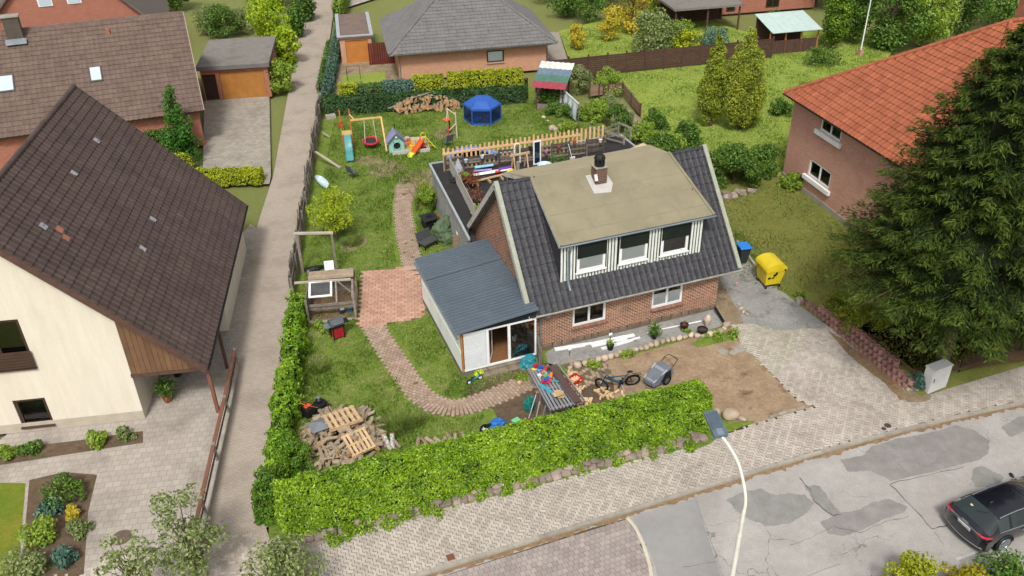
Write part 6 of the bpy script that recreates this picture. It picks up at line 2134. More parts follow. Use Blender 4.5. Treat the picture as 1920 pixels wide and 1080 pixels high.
# ---- border of round stones in front of the gravel bed
bd = thing('stone_border','row of round pale stones edging the gravel bed','border',cpy(G(1200,655)))
bpx = [(1055,697),(1068,692),(1082,688),(1098,684),(1110,680),(1122,677),(1133,675),(1145,672),(1155,668),(1163,666),(1172,664),(1183,661),(1193,658),(1202,656),(1211,654),(1220,650),(1230,647),(1242,643),(1252,641),(1262,639),(1273,637),(1284,634),(1295,631),(1307,632),(1319,631),(1330,630),(1341,626),(1350,624),(1358,619),(1363,612)]
for i,(x,y) in enumerate(bpx):
 s = rg.uniform(.24,.40)
 o = obj('stone',rg.choice(SR),bd,G(x,y) - bd.location + Vector((0,0,s * .3)),(rg.uniform(-.4,.4),rg.uniform(-.4,.4),rg.uniform(0,6)),(s,s * .85,s * .75))
# big beige slabs lying on the soil next to the drive
for i,(x,y,s,r_) in enumerate(((1355,660,.42,.2),(1375,662,.36,.5),(1386,655,.5,.1))):
 t = thing('paving_slab',('broken pale slab on the soil','small pale slab between two slabs','square pale slab beside the drive')[i],'slab',G(x,y),r_)
 MB().box((0,0,.02),(s,s * .9,.05)).build('slab',CONC,t,bevel=.012)
# white polystyrene boards on the gravel
PS = col('polystyrene','e9eaea',.6)
for i,(p,q,w_) in enumerate((((1040,656),(1110,645),.22),((1108,648),(1190,630),.34),((1128,655),(1200,634),.16),((1212,625),(1232,621),.05),((1232,620),(1315,603),.05))):
 a_,b_ = G(*p),G(*q)
 t = thing('insulation_board',('long white board along the house wall left','wide white board in the gravel bed middle','narrow white board before the wide one','short white pipe on the gravel','long thin white pipe on the gravel bed')[i],'board',(a_ + b_) / 2,math.atan2((b_ - a_).y,(b_ - a_).x))
 L_ = (b_ - a_).length
 if i < 3:
  q_ = MB().box((-L_ * .1,0,.03),(L_ * .8,w_,.05))
  q_.box((L_ * .38,w_ * .12,.035),(L_ * .24,w_ * .6,.05))
  q_.build('board',PS,t)
  MB().box((-L_ * .1,0,.058),(L_ * .76,w_ * .08,.006)).build('groove',col('board_groove','c4c8c8'),t)
 else:
  MB().tube([(-L_ / 2,0,.035),(L_ / 2,0,.035)],.03,8).build('pipe',PS,t)
  MB().tube([(-L_ / 2,0,.035),(-L_ / 2 + .06,0,.035)],.037,8).build('socket',PS,t)
def pot(x,y,r,h,lab,plant=None,m=None,n=350,ph=.5,seed=0,pr=.25):
 t = thing('plant_pot',lab,'plant pot',G(x,y))
 MB().lathe([(r * .72,0),(r * .98,h * .9),(r * 1.06,h * .9),(r * 1.06,h),(r * .92,h),(r * .88,h * .85),(0,h * .85)],n=16).build('pot',m or BLACKP,t,smooth=True)
 MB().lathe([(r * .86,h * .86),(0,h * .9)],n=12).build('soil',SOILM,t)
 if plant:
  rg_ = np.random.RandomState(seed)
  P = rg_.normal(size=(n,3)) * [pr * .6,pr * .6,ph * .3] + [0,0,h + ph * .45]
  P[:,2] = np.maximum(P[:,2],h * .9)
  tag(obj('foliage',leaf_mesh('foliage',P,rg_.normal(size=(n,3)) + [0,0,.5],.11,.06,plant,seed),t),kind='stuff')
 return t
pot(1144,655,.17,.28,'black pot with sprig standing on the white board',SHRUBL,n=90,ph=.25,seed=1,pr=.15)
pot(1226,634,.17,.25,'black pot with leafy orange flowering plant before the wall',SHRUB,n=420,ph=.55,seed=2,pr=.22)
pot(1282,619,.20,.36,'black pot with cut stump near the pale cone',None)
t_ = pot(1316,628,.24,.36,'upturned black bucket behind the stone border')
tree('potted_plant_leaves','red leaved seedling in the black pot by the wall','plant',G(1282,619) + Vector((0,0,.3)),.22,.14,REDDISH,60,.1,.05,seed=3,shape='bush',trunk=.02,nclump=4)
t = thing('stone_cone','upright pale tapered stone at the bed corner','stone',G(1325,612))
obj('rock',MB().lump((0,0,0),(.34,.3,.5),3,.12,9,7,flat=False).mesh('rock',mat('pale_stone','cbb9a4','b5a28c',rough=.9,bump=.3),smooth=True),t,(0,0,.42))
MB().lathe([(.06,0),(.17,.35),(.18,.45)],n=9).build('base',mat('pale_stone','cbb9a4'),t,smooth=True)
for x,y,lab in ((1068,668,'small white name stick in the gravel bed left'),(1144,640,'round headed garden stake at the house wall')):
 t = thing('garden_stake',lab,'stake',G(x,y))
 MB().tube([(0,0,0),(0,0,.4)],.012,6).build('stick',BLACKP,t)
 MB().box((0,-.01,.42),(.16,.02,.12)).build('plate',FILM,t)
MB_ = None
# handrail / black gutter leaning at the house corner
t = thing('drain_pipe','black half pipe leaning at the right house corner','pipe',G(1350,592))
a_,b_ = G(1341,577,.25) - t.location,G(1361,610,.02) - t.location
gutter(MB(),a_,b_,.07).build('channel',BLACKP,t)
MB().tube([a_,a_ + Vector((0,.02,.12))],.02,6).build('bracket',BLACKP,t)
# ---- screen of old boards beside the sunroom
t = thing('plank_screen','short weathered plank screen between sunroom and gravel bed','fence',G(1012,690))
p0,p1 = Vector((0,0,0)),G(1004,655) - G(1012,690)
for k_ in range(7):
 MB().bar(p0 + Vector((0,0,.1 + k_ * .155)),p1 + Vector((0,0,.1 + k_ * .155)),.03,.145).build('plank',OLDWOOD,t)
for p in (p0,(p0 + p1) / 2,p1):
 MB().box(p + Vector((.06,0,.58)),(.08,.08,1.16)).build('post',OLDWOOD,t)
t = thing('timber_post','rusty brown post at the sunroom right corner','post',G(1000,668))
MB().box((0,0,.8),(.1,.1,1.6)).build('post',RUST,t)
MB().box((0,0,1.61),(.13,.13,.03)).build('cap',BROWNWOOD,t)
# ---- aluminium rack with toys
z_ = .85
c4 = [G(992,691,z_),G(1040,682,z_),G(1094,755,z_),G(1035,770,z_)]
t = thing('metal_rack','long rack of aluminium scaffold boards on trestles behind the hedge','rack',cpy((c4[0] + c4[2]) / 2))
o_ = t.location + Vector((0,0,0))
ALU = mat('dull_aluminium','b9bcc0','a3a7ab',rough=.4,metallic=.6,rand=.06)
nb_ = 9
for i in range(nb_):
 f = (i + .5) / nb_
 if f > .8:
  continue
 a_ = c4[0] + (c4[1] - c4[0]) * f - o_
 b_ = c4[3] + (c4[2] - c4[3]) * f - o_
 MB().bar(a_ + (b_ - a_) * (.02 * (i % 3)),b_,.085,.06).build('profile',ALU,t)
a_,b_ = c4[0] - o_,c4[3] - o_
MB().bar(a_ + Vector((-.06,0,.03)),b_ + Vector((-.06,0,.03)),.05,.1).build('side_rail',ALU,t)
a_,b_ = c4[1] - o_,c4[2] - o_
MB().bar(a_ + Vector((.1,0,.0)),b_ + Vector((.1,0,.0)),.05,.1).build('side_rail',ALU,t)
for f in (.06,.5,.94):
 l_,r_ = c4[0] + (c4[3] - c4[0]) * f - o_,c4[1] + (c4[2] - c4[1]) * f - o_
 MB().bar(l_ - Vector((0,0,.06)),r_ - Vector((0,0,.06)),.06,.06).build('crossbar',ALU,t)
 for e in (l_,r_):
  MB().box((e.x,e.y,(z_ - .09) / 2),(.05,.05,z_ - .09)).build('leg',ALU,t)
br_ = thing('brown_board','dark brown board lying lengthwise on the aluminium rack','board',cpy((c4[1] + c4[2]) / 2,z_ + .07))
d_ = (c4[2] - c4[1])
ag_ = math.atan2(d_.y,d_.x)
off_ = Vector((-.22,-.05,0))
MB().box(off_,(d_.length * .93,.34,.03),rz=ag_).build('board',mat('brown_laminate','5c4a44','503f3a',rough=.5),br_)
MB().box(off_ + Vector((0,0,-.012)),(d_.length * .932,.345,.01),rz=ag_).build('edge',BROWNWOOD,br_)
box_ = thing('cardboard_stack','small stack of pale wood offcuts on the aluminium rack','wood offcuts',G(1048,742,z_ + .06))
for i in range(7):
 MB().box((rg.uniform(-.1,.1),rg.uniform(-.08,.08),.03 + i * .035),(rg.uniform(.25,.42),rg.uniform(.1,.26),.034),rz=rg.uniform(-.3,.3)).build('offcut',PALEWOOD,box_)
TOY = ['2f8f8c','d8422e','2a57b8','e06a30','b3202c','3c6fd0','e0c83a','6a3f8a','d63f55','1f6f6f','c9d2d6','e88a4a','2b2e33','58b06a','b9402f','3f9fc4','d0d4cf','b6283a']
for i,c in enumerate(TOY):
 f,g = rg.uniform(.02,.42),rg.uniform(.06,.62)
 p = c4[0] + (c4[1] - c4[0]) * g + (c4[3] - c4[0]) * f
 t = thing('sand_toy','small colourful plastic toy lying on the aluminium rack','toy',cpy(p,z_ + .035),rg.uniform(0,6),'plastic toys on the rack')
 m = col('toy_%d' % i,c,.35)
 k_ = i % 3
 if k_ == 0:      # spade
  MB().tube([(-.16,0,.03),(.08,0,.03)],.018,6).build('handle',m,t)
  MB().lump((.17,0,.02),(.2,.15,.06),i,.1).build('blade',m,t,smooth=True)
 elif k_ == 1:    # bucket on its side
  MB().lathe([(.06,0),(.10,.17),(.11,.17),(.09,.15)],n=12).build('bucket',m,t,smooth=True)
  MB().torus((0,0,.17),.1,.008,(1,0,.3),12,5).build('bail',m,t)
 else:            # toy truck
  MB().box((0,0,.07),(.26,.12,.07)).build('body',m,t,bevel=.015)
  MB().box((.07,0,.14),(.09,.11,.08)).build('cab',m,t,bevel=.015)
  for x in (-.08,.09):
   MB().cyl((x,-.075,.035),(x,.075,.035),.035,n=10).build('wheels',BLACKP,t)
t = thing('pool_noodle','turquoise fabric strip hanging over the rack edge','fabric',G(1012,722,z_))
MB().bar((0,0,.05),(.28,-.75,.05),.16,.03).build('strip',col('turquoise_fabric','3f9db0',.8),t)
MB().bar((.28,-.75,.05),(.3,-.85,-.35),.16,.03).build('hanging_end',col('turquoise_fabric','3f9db0',.8),t)
def bag(x,y,sz,lab,m,seed,cat='bag',name='tarp_bag',rz=0.0):
 t = thing(name,lab,cat,G(x,y),rz)
 MB().crumple((0,0,.0),sz,seed,.24).build('sack',m,t)
 MB().crumple((sz[0] * .16,-sz[1] * .1,sz[2] * .42),(sz[0] * .5,sz[1] * .5,sz[2] * .5),seed + 7,.34,24,14).build('folded_top',m,t)
 return t
TEAL = mat('teal_tarp','1f7f8c','176a76',scale=3,rough=.45,bump=.5,bscale=8,spec=.5)
bag(990,686,(.85,.7,.7),'crumpled teal tarpaulin sack against the sunroom',TEAL,2)
bag(992,768,(.55,.6,.95),'tall teal sack leaning on the rack end',mat('green_teal_tarp','1c7a70','15645c',scale=3,rough=.45,bump=.5,bscale=8,spec=.5),5)
bag(932,800,(.8,.65,.5),'bright blue tarpaulin heap behind the hedge',mat('blue_tarp','2a6fc0','1f5ba6',scale=3,rough=.5,bump=.4,bscale=8,spec=.5),8)
for i,(x0,y0,x1,y1) in enumerate(((1005,740,990,790),(1012,752,1002,800),(1023,760,1014,800))):
 t = thing('steel_pole',('thin steel pole leaning left on the rack','second steel pole leaning on the rack','third steel pole leaning near the hedge')[i],'pole',cpy(G(x1,y1)))
 a_ = G(x0,y0,.95) - t.location
 MB().tube([(0,0,.02),a_],.028,8).build('tube',ALU,t)
 MB().tube([(0,0,.0),(0,0,.06)],.04,8).build('foot',BLACKP,t)
t = thing('toddler_trike','white wheeled kids scooter partly hidden by the hedge','scooter',G(908,812))
MB().torus((0,0,.22),.17,.045,(.3,-1,.3),22,8).build('tyre',RUBBER,t,smooth=True)
wr_ = MB()
for k_ in range(6):
 an = k_ * math.pi / 3
 ax_ = Vector((.3,-1,.3)).normalized()
 u_ = ax_.orthogonal().normalized()
 v_ = ax_.cross(u_)
 wr_.bar(Vector((0,0,.22)),Vector((0,0,.22)) + (u_ * math.cos(an) + v_ * math.sin(an)) * .14,.03,.03)
wr_.build('rim',WHITE,t)
MB().bar((0,.05,.3),(.5,.15,.25),.12,.05).build('deck',BLACKP,t)
t = thing('green_crate','small pale green plastic box behind the hedge','box',G(968,795),.3)
MB().wall((-.15,-.12,0),(1,0,0),(0,-1,0),.3,.2).wall((-.15,.12,0),(1,0,0),(0,1,0),.3,.2).wall((-.15,-.12,0),(0,1,0),(-1,0,0),.24,.2).wall((.15,-.12,0),(0,1,0),(1,0,0),.24,.2).bx(-.15,.15,-.12,.12,0,.02).build('box',col('pale_green','79c48a',.5),t)
MB().bx(-.17,.17,-.14,.14,.2,.215).build('lid',col('pale_green','79c48a',.5),t)
t = thing('red_jerrycan','red plastic canister at the hedge behind the rack','canister',G(990,800),.4)
MB().box((0,0,.17),(.26,.16,.34)).build('body',col('red_plastic','c22a2e',.4),t,bevel=.03)
MB().tube([(-.08,0,.34),(-.05,0,.4),(.07,0,.4),(.09,0,.34)],.02,6).build('handle',col('red_plastic','c22a2e',.4),t)
t = thing('football','beige ball lying on the brick path before the sunroom','ball',G(974,722))
MB().lathe([(0,.0),(.06,.01),(.1,.05),(.12,.12),(.1,.19),(.06,.23),(0,.24)],n=18).build('skin',mat('worn_ball','c3a77e','ad9068',rough=.7),t,smooth=True)
MB().torus((0,0,.12),.1195,.004,(0,.4,1),24,5).build('seam',BROWNWOOD,t)
# ---- balance bike with yellow gloves
t = thing('balance_bike','small blue balance bike lying at the sunroom corner','bicycle',G(890,716),rad(15))
for x,c in ((-.28,0),(.3,0)):
 w_ = MB().torus((x,0,.14),.115,.03,(0,1,.25),22,8).build('wheel',RUBBER,t,smooth=True)
 MB().lathe([(.0,-.02),(.085,-.012),(.085,.012),(0,.02)],(0,0,0),16).build('rim',WHITE,w_)
 w_.children[0].location = (x,0,.14)
 w_.children[0].rotation_euler = (rad(90 - 14),0,0)
BLUEB = col('cyan_paint','1f8fc0',.35)
MB().tube([(-.28,0,.14),(-.1,-.02,.2),(.16,-.02,.2),(.24,-.01,.3),(.3,0,.14)],.024,8).build('frame',BLUEB,t)
MB().tube([(.24,-.18,.36),(.24,.16,.36)],.014,6).build('handlebar',BLACKP,t)
MB().lump((-.12,-.01,.28),(.2,.12,.08),1,.1,flat=False).build('saddle',BLACKP,t,smooth=True)
t = thing('garden_gloves','pair of neon yellow gloves stuck upright by the balance bike','gloves',G(898,706))
NEON = col('neon_yellow','c9dc1e',.6)
for sx in (-.1,.1):
 MB().lump((sx,0,.12),(.16,.09,.26),2,.08,flat=False).build('palm',NEON,t,smooth=True)
 for k_,(dx,h) in enumerate(((-.06,.16),(-.02,.2),(.02,.19),(.06,.14))):
  MB().tube([(sx + dx,0,.2),(sx + dx * 1.3,-.01,.2 + h * .6),(sx + dx * 1.5,-.02,.2 + h)],[.024,.022,.012],7).build('finger',NEON,t,smooth=True)
 s_ = -1 if sx < 0 else 1
 MB().tube([(sx + s_ * .06,0,.1),(sx + s_ * .12,0,.18),(sx + s_ * .13,0,.24)],[.024,.022,.012],7).build('thumb',NEON,t,smooth=True)
# ---- e-bike
rw,fw = G(1185,710,.35),G(1127,718,.35)
d_ = fw - rw
d_.z = 0
t = thing('mountain_bike','dark blue electric mountain bike leaning on the bare soil','bicycle',cpy(rw),math.atan2(d_.y,d_.x))
WB = d_.length
lean = .28
def bk(x,y,z):
 return Vector((x,y + z * math.sin(lean),z * math.cos(lean)))
def wheel(par,c,ax_,R=.35):
 ax_ = Vector(ax_).normalized()
 w_ = MB().torus(c,R - .035,.04,ax_,32,8).build('wheel',RUBBER,par,smooth=True)
 MB().torus(c,R - .08,.014,ax_,32,6).build('rim',BLACKP,w_,smooth=True)
 u_ = ax_.orthogonal().normalized()
 v_ = ax_.cross(u_)
 sp_ = MB()
 for k_ in range(12):
  an = k_ * math.pi / 6
  sp_.tube([Vector(c),Vector(c) + (u_ * math.cos(an) + v_ * math.sin(an)) * (R - .08)],.005,4)
 sp_.cyl(Vector(c) - ax_ * .05,Vector(c) + ax_ * .05,.03,n=8)
 sp_.build('spokes',GREYM,w_)
 return w_
wheel(t,bk(0,0,.35),(0,math.cos(lean),-math.sin(lean)))
wheel(t,bk(WB,0,.35),(.75,.66,-.2))
BP = mat('petrol_blue_paint','24506e','1c4460',rough=.3,spec=.6,fine=.02)
hd = bk(WB - .12,0,.82)
bb = bk(WB * .38,0,.30)
st = bk(WB * .24,0,.78)
fb = MB()
fb.tube([hd,bk(WB * .6,0,.5),bb],[.045,.055,.06],10)
fb.tube([hd + Vector((0,0,.0)),st],[.03,.028],8)
fb.tube([st,bb],.026,8)
fb.build('frame',BP,t,smooth=True)
fs_ = MB()
for s in (-.06,.06):
 fs_.tube([bk(0,s,.35),bb],.016,6)
 fs_.tube([bk(0,s,.35),st],.012,6)
fs_.build('rear_stays',BLACKP,t)
fk = MB()
for s in (-.07,.07):
 fk.tube([bk(WB + s * .6,s * .7,.35),bk(WB - .05 + s * .5,s * .6,.72)],.02,7)
fk.tube([bk(WB - .05,0,.72),hd + Vector((-.02,0,.14))],.024,7)
fk.build('fork',BLACKP,t)
MB().tube([hd + Vector((.12,-.34,.16)),hd + Vector((-.02,0,.17)),hd + Vector((-.2,.3,.18))],.015,7).build('handlebar',BLACKP,t)
sp2 = bk(WB * .17,0,1.0)
MB().tube([st,sp2],.016,7).build('seatpost',BLACKP,t)
MB().lump(sp2 + Vector((-.02,0,.02)),(.28,.16,.08),4,.08,flat=False).build('saddle',BLACKP,t,smooth=True)
MB().cyl(bb + Vector((0,-.07,0)),bb + Vector((0,.07,0)),.1,n=16).build('motor',BLACKP,t)
pd_ = MB()
for s in (-1,1):
 pd_.bar(bb + Vector((0,s * .09,0)),bb + Vector((.13 * s,s * .1,-.1 * s)),.02,.025)
 pd_.box(bb + Vector((.13 * s,s * .15,-.1 * s)),(.09,.09,.02))
pd_.build('pedals',BLACKP,t)
mg = MB()
for k_ in range(9):
 an = rad(20 + k_ * 17)
 an2 = rad(20 + (k_ + 1) * 17)
 mg.bar(bk(-.39 * math.cos(an) * -1 * -1,0,.35 + .39 * math.sin(an)),bk(-.39 * math.cos(an2),0,.35 + .39 * math.sin(an2)),.06,.012)
mg.build('mudguard',BLACKP,t)
rk = MB().bar(bk(-.32,-.05,.78),bk(.1,-.05,.8),.02,.02).bar(bk(-.32,.05,.78),bk(.1,.05,.8),.02,.02)
for s in (-.05,.05):
 rk.tube([bk(-.1,s,.78),bk(0,s * 1.4,.36)],.008,5)
rk.build('luggage_rack',BLACKP,t)
MB().tube([bb + Vector((.0,.05,-.05)),bb + Vector((-.1,.3,-.27))],.012,6).build('kickstand',GREYM,t)
# ---- child trailer
p_ = G(1232,715)
t = thing('bike_trailer','grey child bike trailer with mesh windows and curved push bar','bike trailer',p_,rad(20))
GREYF = mat('grey_trailer_fabric','6d7078','5f626a',scale=3,rough=.8,bump=.2,bscale=20)
ring = lambda x,w_,z0,z1: [Vector((x,-w_ / 2,z0)),Vector((x,w_ / 2,z0)),Vector((x,w_ / 2 * .86,z1)),Vector((x,-w_ / 2 * .86,z1))]
rs = [ring(-.62,.62,.16,.34),ring(-.28,.74,.14,.54),ring(.2,.78,.14,.70),ring(.52,.74,.16,.72),ring(.62,.68,.3,.58)]
tb_ = loft(MB(),rs)
tb_.add(rs[0],[(3,2,1,0)])
tb_.add(rs[-1],[(0,1,2,3)])
tbo = tb_.build('body',GREYF,t,bevel=.03)
MESHM = mat('dark_mesh_window','1f2023','17181a',rough=.7)
for s in (-1,1):
 sd = MB().add([(-.24,s * .376,.22),(.46,s * .384,.22),(.46,s * .352,.62),(.1,s * .35,.60)],[(0,1,2,3) if s < 0 else (3,2,1,0)])
 sd.build('side_window',MESHM,tbo)
MB().add([(-.56,-.22,.385),(-.56,.22,.385),(.16,.27,.70),(.16,-.27,.70)],[(0,3,2,1)]).build('front_window',mat('grey_clear_film','8f949a','777c82',rough=.2,spec=.6),tbo)
for s in (-1,1):
 MB().bar((-.58,s * .27,.37),(.2,s * .33,.715),.03,.02).build('reflective_edge',col('reflective','c9ccd0',.4),tbo)
 wheel(t,Vector((.15,s * .43,.25)),(0,1,0),.25)
MB().tube([(.5,-.3,.6),(.78,-.31,.8),(.96,-.27,.86),(1.0,0,.86),(.96,.27,.86),(.78,.31,.8),(.5,.3,.6)],.018,8).build('push_bar',BLACKP,t,smooth=True)
MB().tube([(-.5,-.25,.2),(-.75,-.25,.25),(-.9,-.1,.3)],.018,7).build('tow_arm',BLACKP,t)
MB().bx(-.5,.52,-.3,.3,.1,.15).build('floor_pan',BLACKP,t)
# ---- firewood spill beside the rack
def logset(name,label,cat,group,spots,m_bark,m_cut,seed,r=(.05,.1),L=(.35,.5)):
 rg_ = random.Random(seed)
 meshes = []
 for i in range(5):
  q = MB()
  rr,ll = 1.0,1.0
  pts = [(-.5,0,0),(-.1,.04 * (i - 2),.02),(.5,0,0)]
  n = 9 if m_bark is not m_cut else 4
  q.tube([Vector(p) for p in pts],[.5,.47,.46],n,caps=False)
  q.f.append(tuple(range(n - 1,-1,-1)))
  q.m.append(1)
  q.f.append(tuple(2 * n + k for k in range(n)))
  q.m.append(1)
  meshes.append(q.mesh(name,[m_bark,m_cut],smooth=False))
 for i,(p,ax_,r_,l_) in enumerate(spots):
  o = bpy.data.objects.new(name,rg_.choice(meshes))
  COL.objects.link(o)
  q = Vector(ax_).to_track_quat('X','Z')
  o.rotation_mode = 'QUATERNION'
  o.rotation_quaternion = q
  o.location = p
  o.scale = (l_,r_ * 2,r_ * 2 * rg_.uniform(.8,1.1))
  tag(o,label,cat,group)
BARK = mat('log_bark','a08f7a','82725f',scale=9,rough=.95,bump=.6,bscale=25,rand=.22)
CUT = mat('cut_wood','c0996c','a88057',scale=6,rough=.85,rand=.2)
CUTP = mat('fresh_cut_wood','d8bd94','c6a578',scale=6,rough=.8,rand=.14)
rg = random.Random(12)
sp_ = []
for i in range(42):
 f = rg.random()
 p = G(1062 + 45 * f + rg.gauss(0,9),700 + 72 * f + rg.gauss(0,7))
 p.z = .05 + rg.random() * .12
 an = rg.random() * 3.14
 sp_.append((p,(math.cos(an),math.sin(an),rg.uniform(-.2,.2)),rg.uniform(.04,.075),rg.uniform(.22,.4)))
for i in range(16):
 p = G(rg.uniform(1118,1170),rg.uniform(732,752))
 p.z = .05 + rg.random() * .08
 an = rg.random() * 3.14
 sp_.append((p,(math.cos(an),math.sin(an),rg.uniform(-.3,.3)),rg.uniform(.04,.07),rg.uniform(.2,.4)))
logset('split_log','pale split firewood piece scattered between rack and bike','firewood','split firewood beside the rack',sp_,CUTP,CUTP,1)
t = thing('red_crate','red rimmed plastic crate of kindling beside the rack','crate',G(1077,718),rad(25))
RED = col('red_plastic','c22a2e',.4)
for sx,sy,lx,ly in ((0,-.2,.6,.03),(0,.2,.6,.03),(-.3,0,.03,.4),(.3,0,.03,.4)):
 MB().box((sx,sy,.14),(lx,ly,.26)).build('side',RED,t)
MB().bx(-.28,.28,-.18,.18,.01,.03).build('base',RED,t)
rgk = random.Random(2)
sp_ = []
for i in range(14):
 p = t.location + Vector((rgk.uniform(-.18,.18),rgk.uniform(-.12,.12),rgk.uniform(.1,.24)))
 an = rgk.random() * 3.14
 sp_.append((p,(math.cos(an),math.sin(an),.1),.035,.26))
logset('kindling','pale kindling stick inside the red crate','firewood','kindling in the red crate',sp_,CUTP,CUTP,2)
# ---- log pile at the front left with pallets
def heap(cx,cy,rx,ry,h,n,rg_,rr=(.05,.1),ll=(.5,.95),bias=None):
 out = []
 for i in range(n):
  while True:
   u_,v_ = rg_.uniform(-1,1),rg_.uniform(-1,1)
   if u_ * u_ + v_ * v_ < 1:
    break
  z = h * (1 - u_ * u_ - v_ * v_) ** .7 * rg_.uniform(.15,1)
  an = (bias if bias is not None else rg_.uniform(0,3.14)) + rg_.gauss(0,.75)
  r_ = rg_.uniform(*rr)
  out.append((Vector((cx + u_ * rx,cy + v_ * ry,z + r_)),(math.cos(an),math.sin(an),rg_.uniform(-.25,.25)),r_,rg_.uniform(*ll)))
 return out
rg = random.Random(31)
c0 = G(640,825)
sp_ = heap(c0.x,c0.y,1.5,1.85,.6,190,rg,(.05,.115),(.4,.95),1.1)
logset('log','round bark covered log in the front garden heap','log','logs in the front garden heap',sp_,BARK,CUT,3)
sp_ = []
for i in range(14):
 x = 705 + i * 12.5 + rg.uniform(-5,5)
 p = G(x,842 - i * .9 - abs(i - 7) * .4)
 p.z = .22
 sp_.append((p,(rg.uniform(-.9,.9),rg.uniform(.2,.9),rg.uniform(.2,1)),rg.uniform(.06,.11),rg.uniform(.35,.6)))
logset('log','log stub standing along the hedge back','log','log stubs behind the hedge',sp_[:4] + sp_[6:],BARK,CUT,4)
BIRCH = mat('birch_bark','d8d4cb','8f8a82',scale=14,rough=.8,contrast=.12)
logset('birch_log','white birch log standing behind the hedge','log','white birch logs',[(G(727,838) + Vector((0,0,.3)),(-.25,.3,1),.1,.75),(G(737,836) + Vector((0,0,.28)),(.1,.3,1),.1,.62)],BIRCH,CUT,5)
def pallet(lab,cx,cy,z,rz,tilt,ls=1.2,ws=.8,bars=7,roll=0.0):
 t = thing('pallet',lab,'pallet',(cx,cy,z))
 t.rotation_euler = (tilt,roll,rz)
 for i in range(bars):
  x = -ls / 2 + (i + .5) * ls / bars
  MB().box((x,0,.06),(ls / bars * .62,ws,.022)).build('board',PALEWOOD,t)
 for y in (-ws / 2 + .05,0,ws / 2 - .05):
  MB().box((0,y,.0),(ls,.09,.075)).build('runner',PALEWOOD,t)
 for y in (-ws / 2 + .05,0,ws / 2 - .05):
  MB().box((0,y,-.05),(ls,.1,.02)).build('base_board',PALEWOOD,t)
 return t
p = G(641,784,.75)
pallet('pale pallet lying on top of the log heap',p.x,p.y,.74,rad(8),-.1,1.4,1.15,6)
p = G(672,828,.55)
pallet('second pallet leaning down the log heap front',p.x,p.y,.52,rad(14),.3,1.05,1.05,6)
t = thing('fire_bowl_cover','grey slatted square cover on the log heap','cover',G(601,803,.5),rad(8))
t.location.z = .5
for i in range(4):
 s = (-1,1)[i % 2]
 f_ = [(-.42,-.36),(.42,-.36),(.42,.36),(-.42,.36)]
 a_,b_ = f_[i],f_[(i + 1) % 4]
 MB().slab([(a_[0],a_[1],.18),(b_[0],b_[1],.18),(b_[0] * .04,b_[1] * .04,.34),(a_[0] * .04,a_[1] * .04,.34)],.02).build('roof_panel',mat('grey_slate_board','74777b','66696d',rough=.7,rand=.06),t)
for i in range(4):
 f_ = [(-.38,-.32),(.38,-.32),(.38,.32),(-.38,.32)]
 MB().box((f_[i][0],f_[i][1],.09),(.06,.06,.18)).build('leg',MATS['grey_slate_board'],t)
# lawn mower behind the heap
t = thing('lawn_mower','black and orange lawn mower with grass box beside the heap','lawn mower',G(590,772),rad(30))
MB().lathe([(.3,.1),(.32,.2),(.28,.3),(.14,.34),(.0,.35)],(.3,0,0),16,sx=1.1,sy=.85).build('deck',BLACKP,t,smooth=True)
MB().lump((.3,0,.34),(.34,.3,.26),3,.06).build('engine',BLACKP,t,smooth=True)
MB().lathe([(.09,0),(.08,.04),(0,.05)],(.3,0,.56),12).build('starter_cap',GREYM,t,smooth=True)
ORN = col('orange_plastic','d9542a',.4)
MB().box((-.3,0,.3),(.55,.5,.42),taper=.85).build('grass_box',BLACKP,t,bevel=.05)
MB().box((-.3,0,.525),(.3,.2,.02)).build('box_handle',ORN,t)
for x,y,r_ in ((.05,-.3,.11),(.05,.3,.11),(.58,-.27,.09),(.58,.27,.09)):
 w_ = MB().cyl((x,y - .03,r_),(x,y + .03,r_),r_,n=16).build('wheel',RUBBER,t)
 MB().cyl((x,y - .034,r_),(x,y + .034,r_),r_ * .6,n=12).build('hub',ORN,w_)
MB().tube([(.05,-.22,.3),(-.55,-.22,.85),(-.62,0,.9),(-.55,.22,.85),(.05,.22,.3)],.016,7).build('handle',mat('orange_handle','c07a4a','a8673b',rough=.5),t,smooth=True)
# ---- pallet shelter beside the lane
o_ = G(580,606)
e_ = G(668,598)
ag_ = math.atan2((e_ - o_).y,(e_ - o_).x)
SW = (e_ - o_).length
t = thing('pallet_shelter','rough shelter of weathered pallets with white window frame','shelter',o_,ag_)
dp = 2.6
for x,y,h in ((0,0,1.35),(SW,0,1.5),(0,dp,1.45),(SW,dp,1.3),(SW,dp * .45,1.45),(0,dp * .5,1.5)):
 MB().box((x,y,h / 2),(.1,.1,h)).build('post',OLDWOOD,t)
for k_ in range(6):
 MB().box((SW / 2,dp + .03,.15 + k_ * .2),(SW,.03,.16)).build('back_plank',OLDWOOD,t)
for k_ in range(4):
 MB().box((SW / 2,dp - .12 - k_ * .2,1.38 - k_ * .005),(SW * .98,.17,.03),rx=.1).build('roof_plank',mat('bleached_plank','a89680','8d7b66',rough=.85,rand=.18,bump=.3,damt=.4,dirt='5e5144',dscale=3),t)
MB().bar((-.6,dp * .55,1.5),(SW * .95,dp * .5,1.52),.09,.09).build('beam',mat('bleached_beam','b5aa9a','a0958a',rough=.85),t)
for k_ in range(4):
 MB().box((SW / 2,-.03,.1 + k_ * .16),(SW,.03,.13)).build('front_plank',OLDWOOD,t) if k_ == 0 else None
 MB().box((SW + .04,dp / 2,.12 + k_ * .3),(.03,dp,.16)).build('side_plank',PALEWOOD if k_ == 2 else OLDWOOD,t)
 MB().box((-.04,dp / 2,.12 + k_ * .3),(.03,dp,.2)).build('side_plank',OLDWOOD,t)
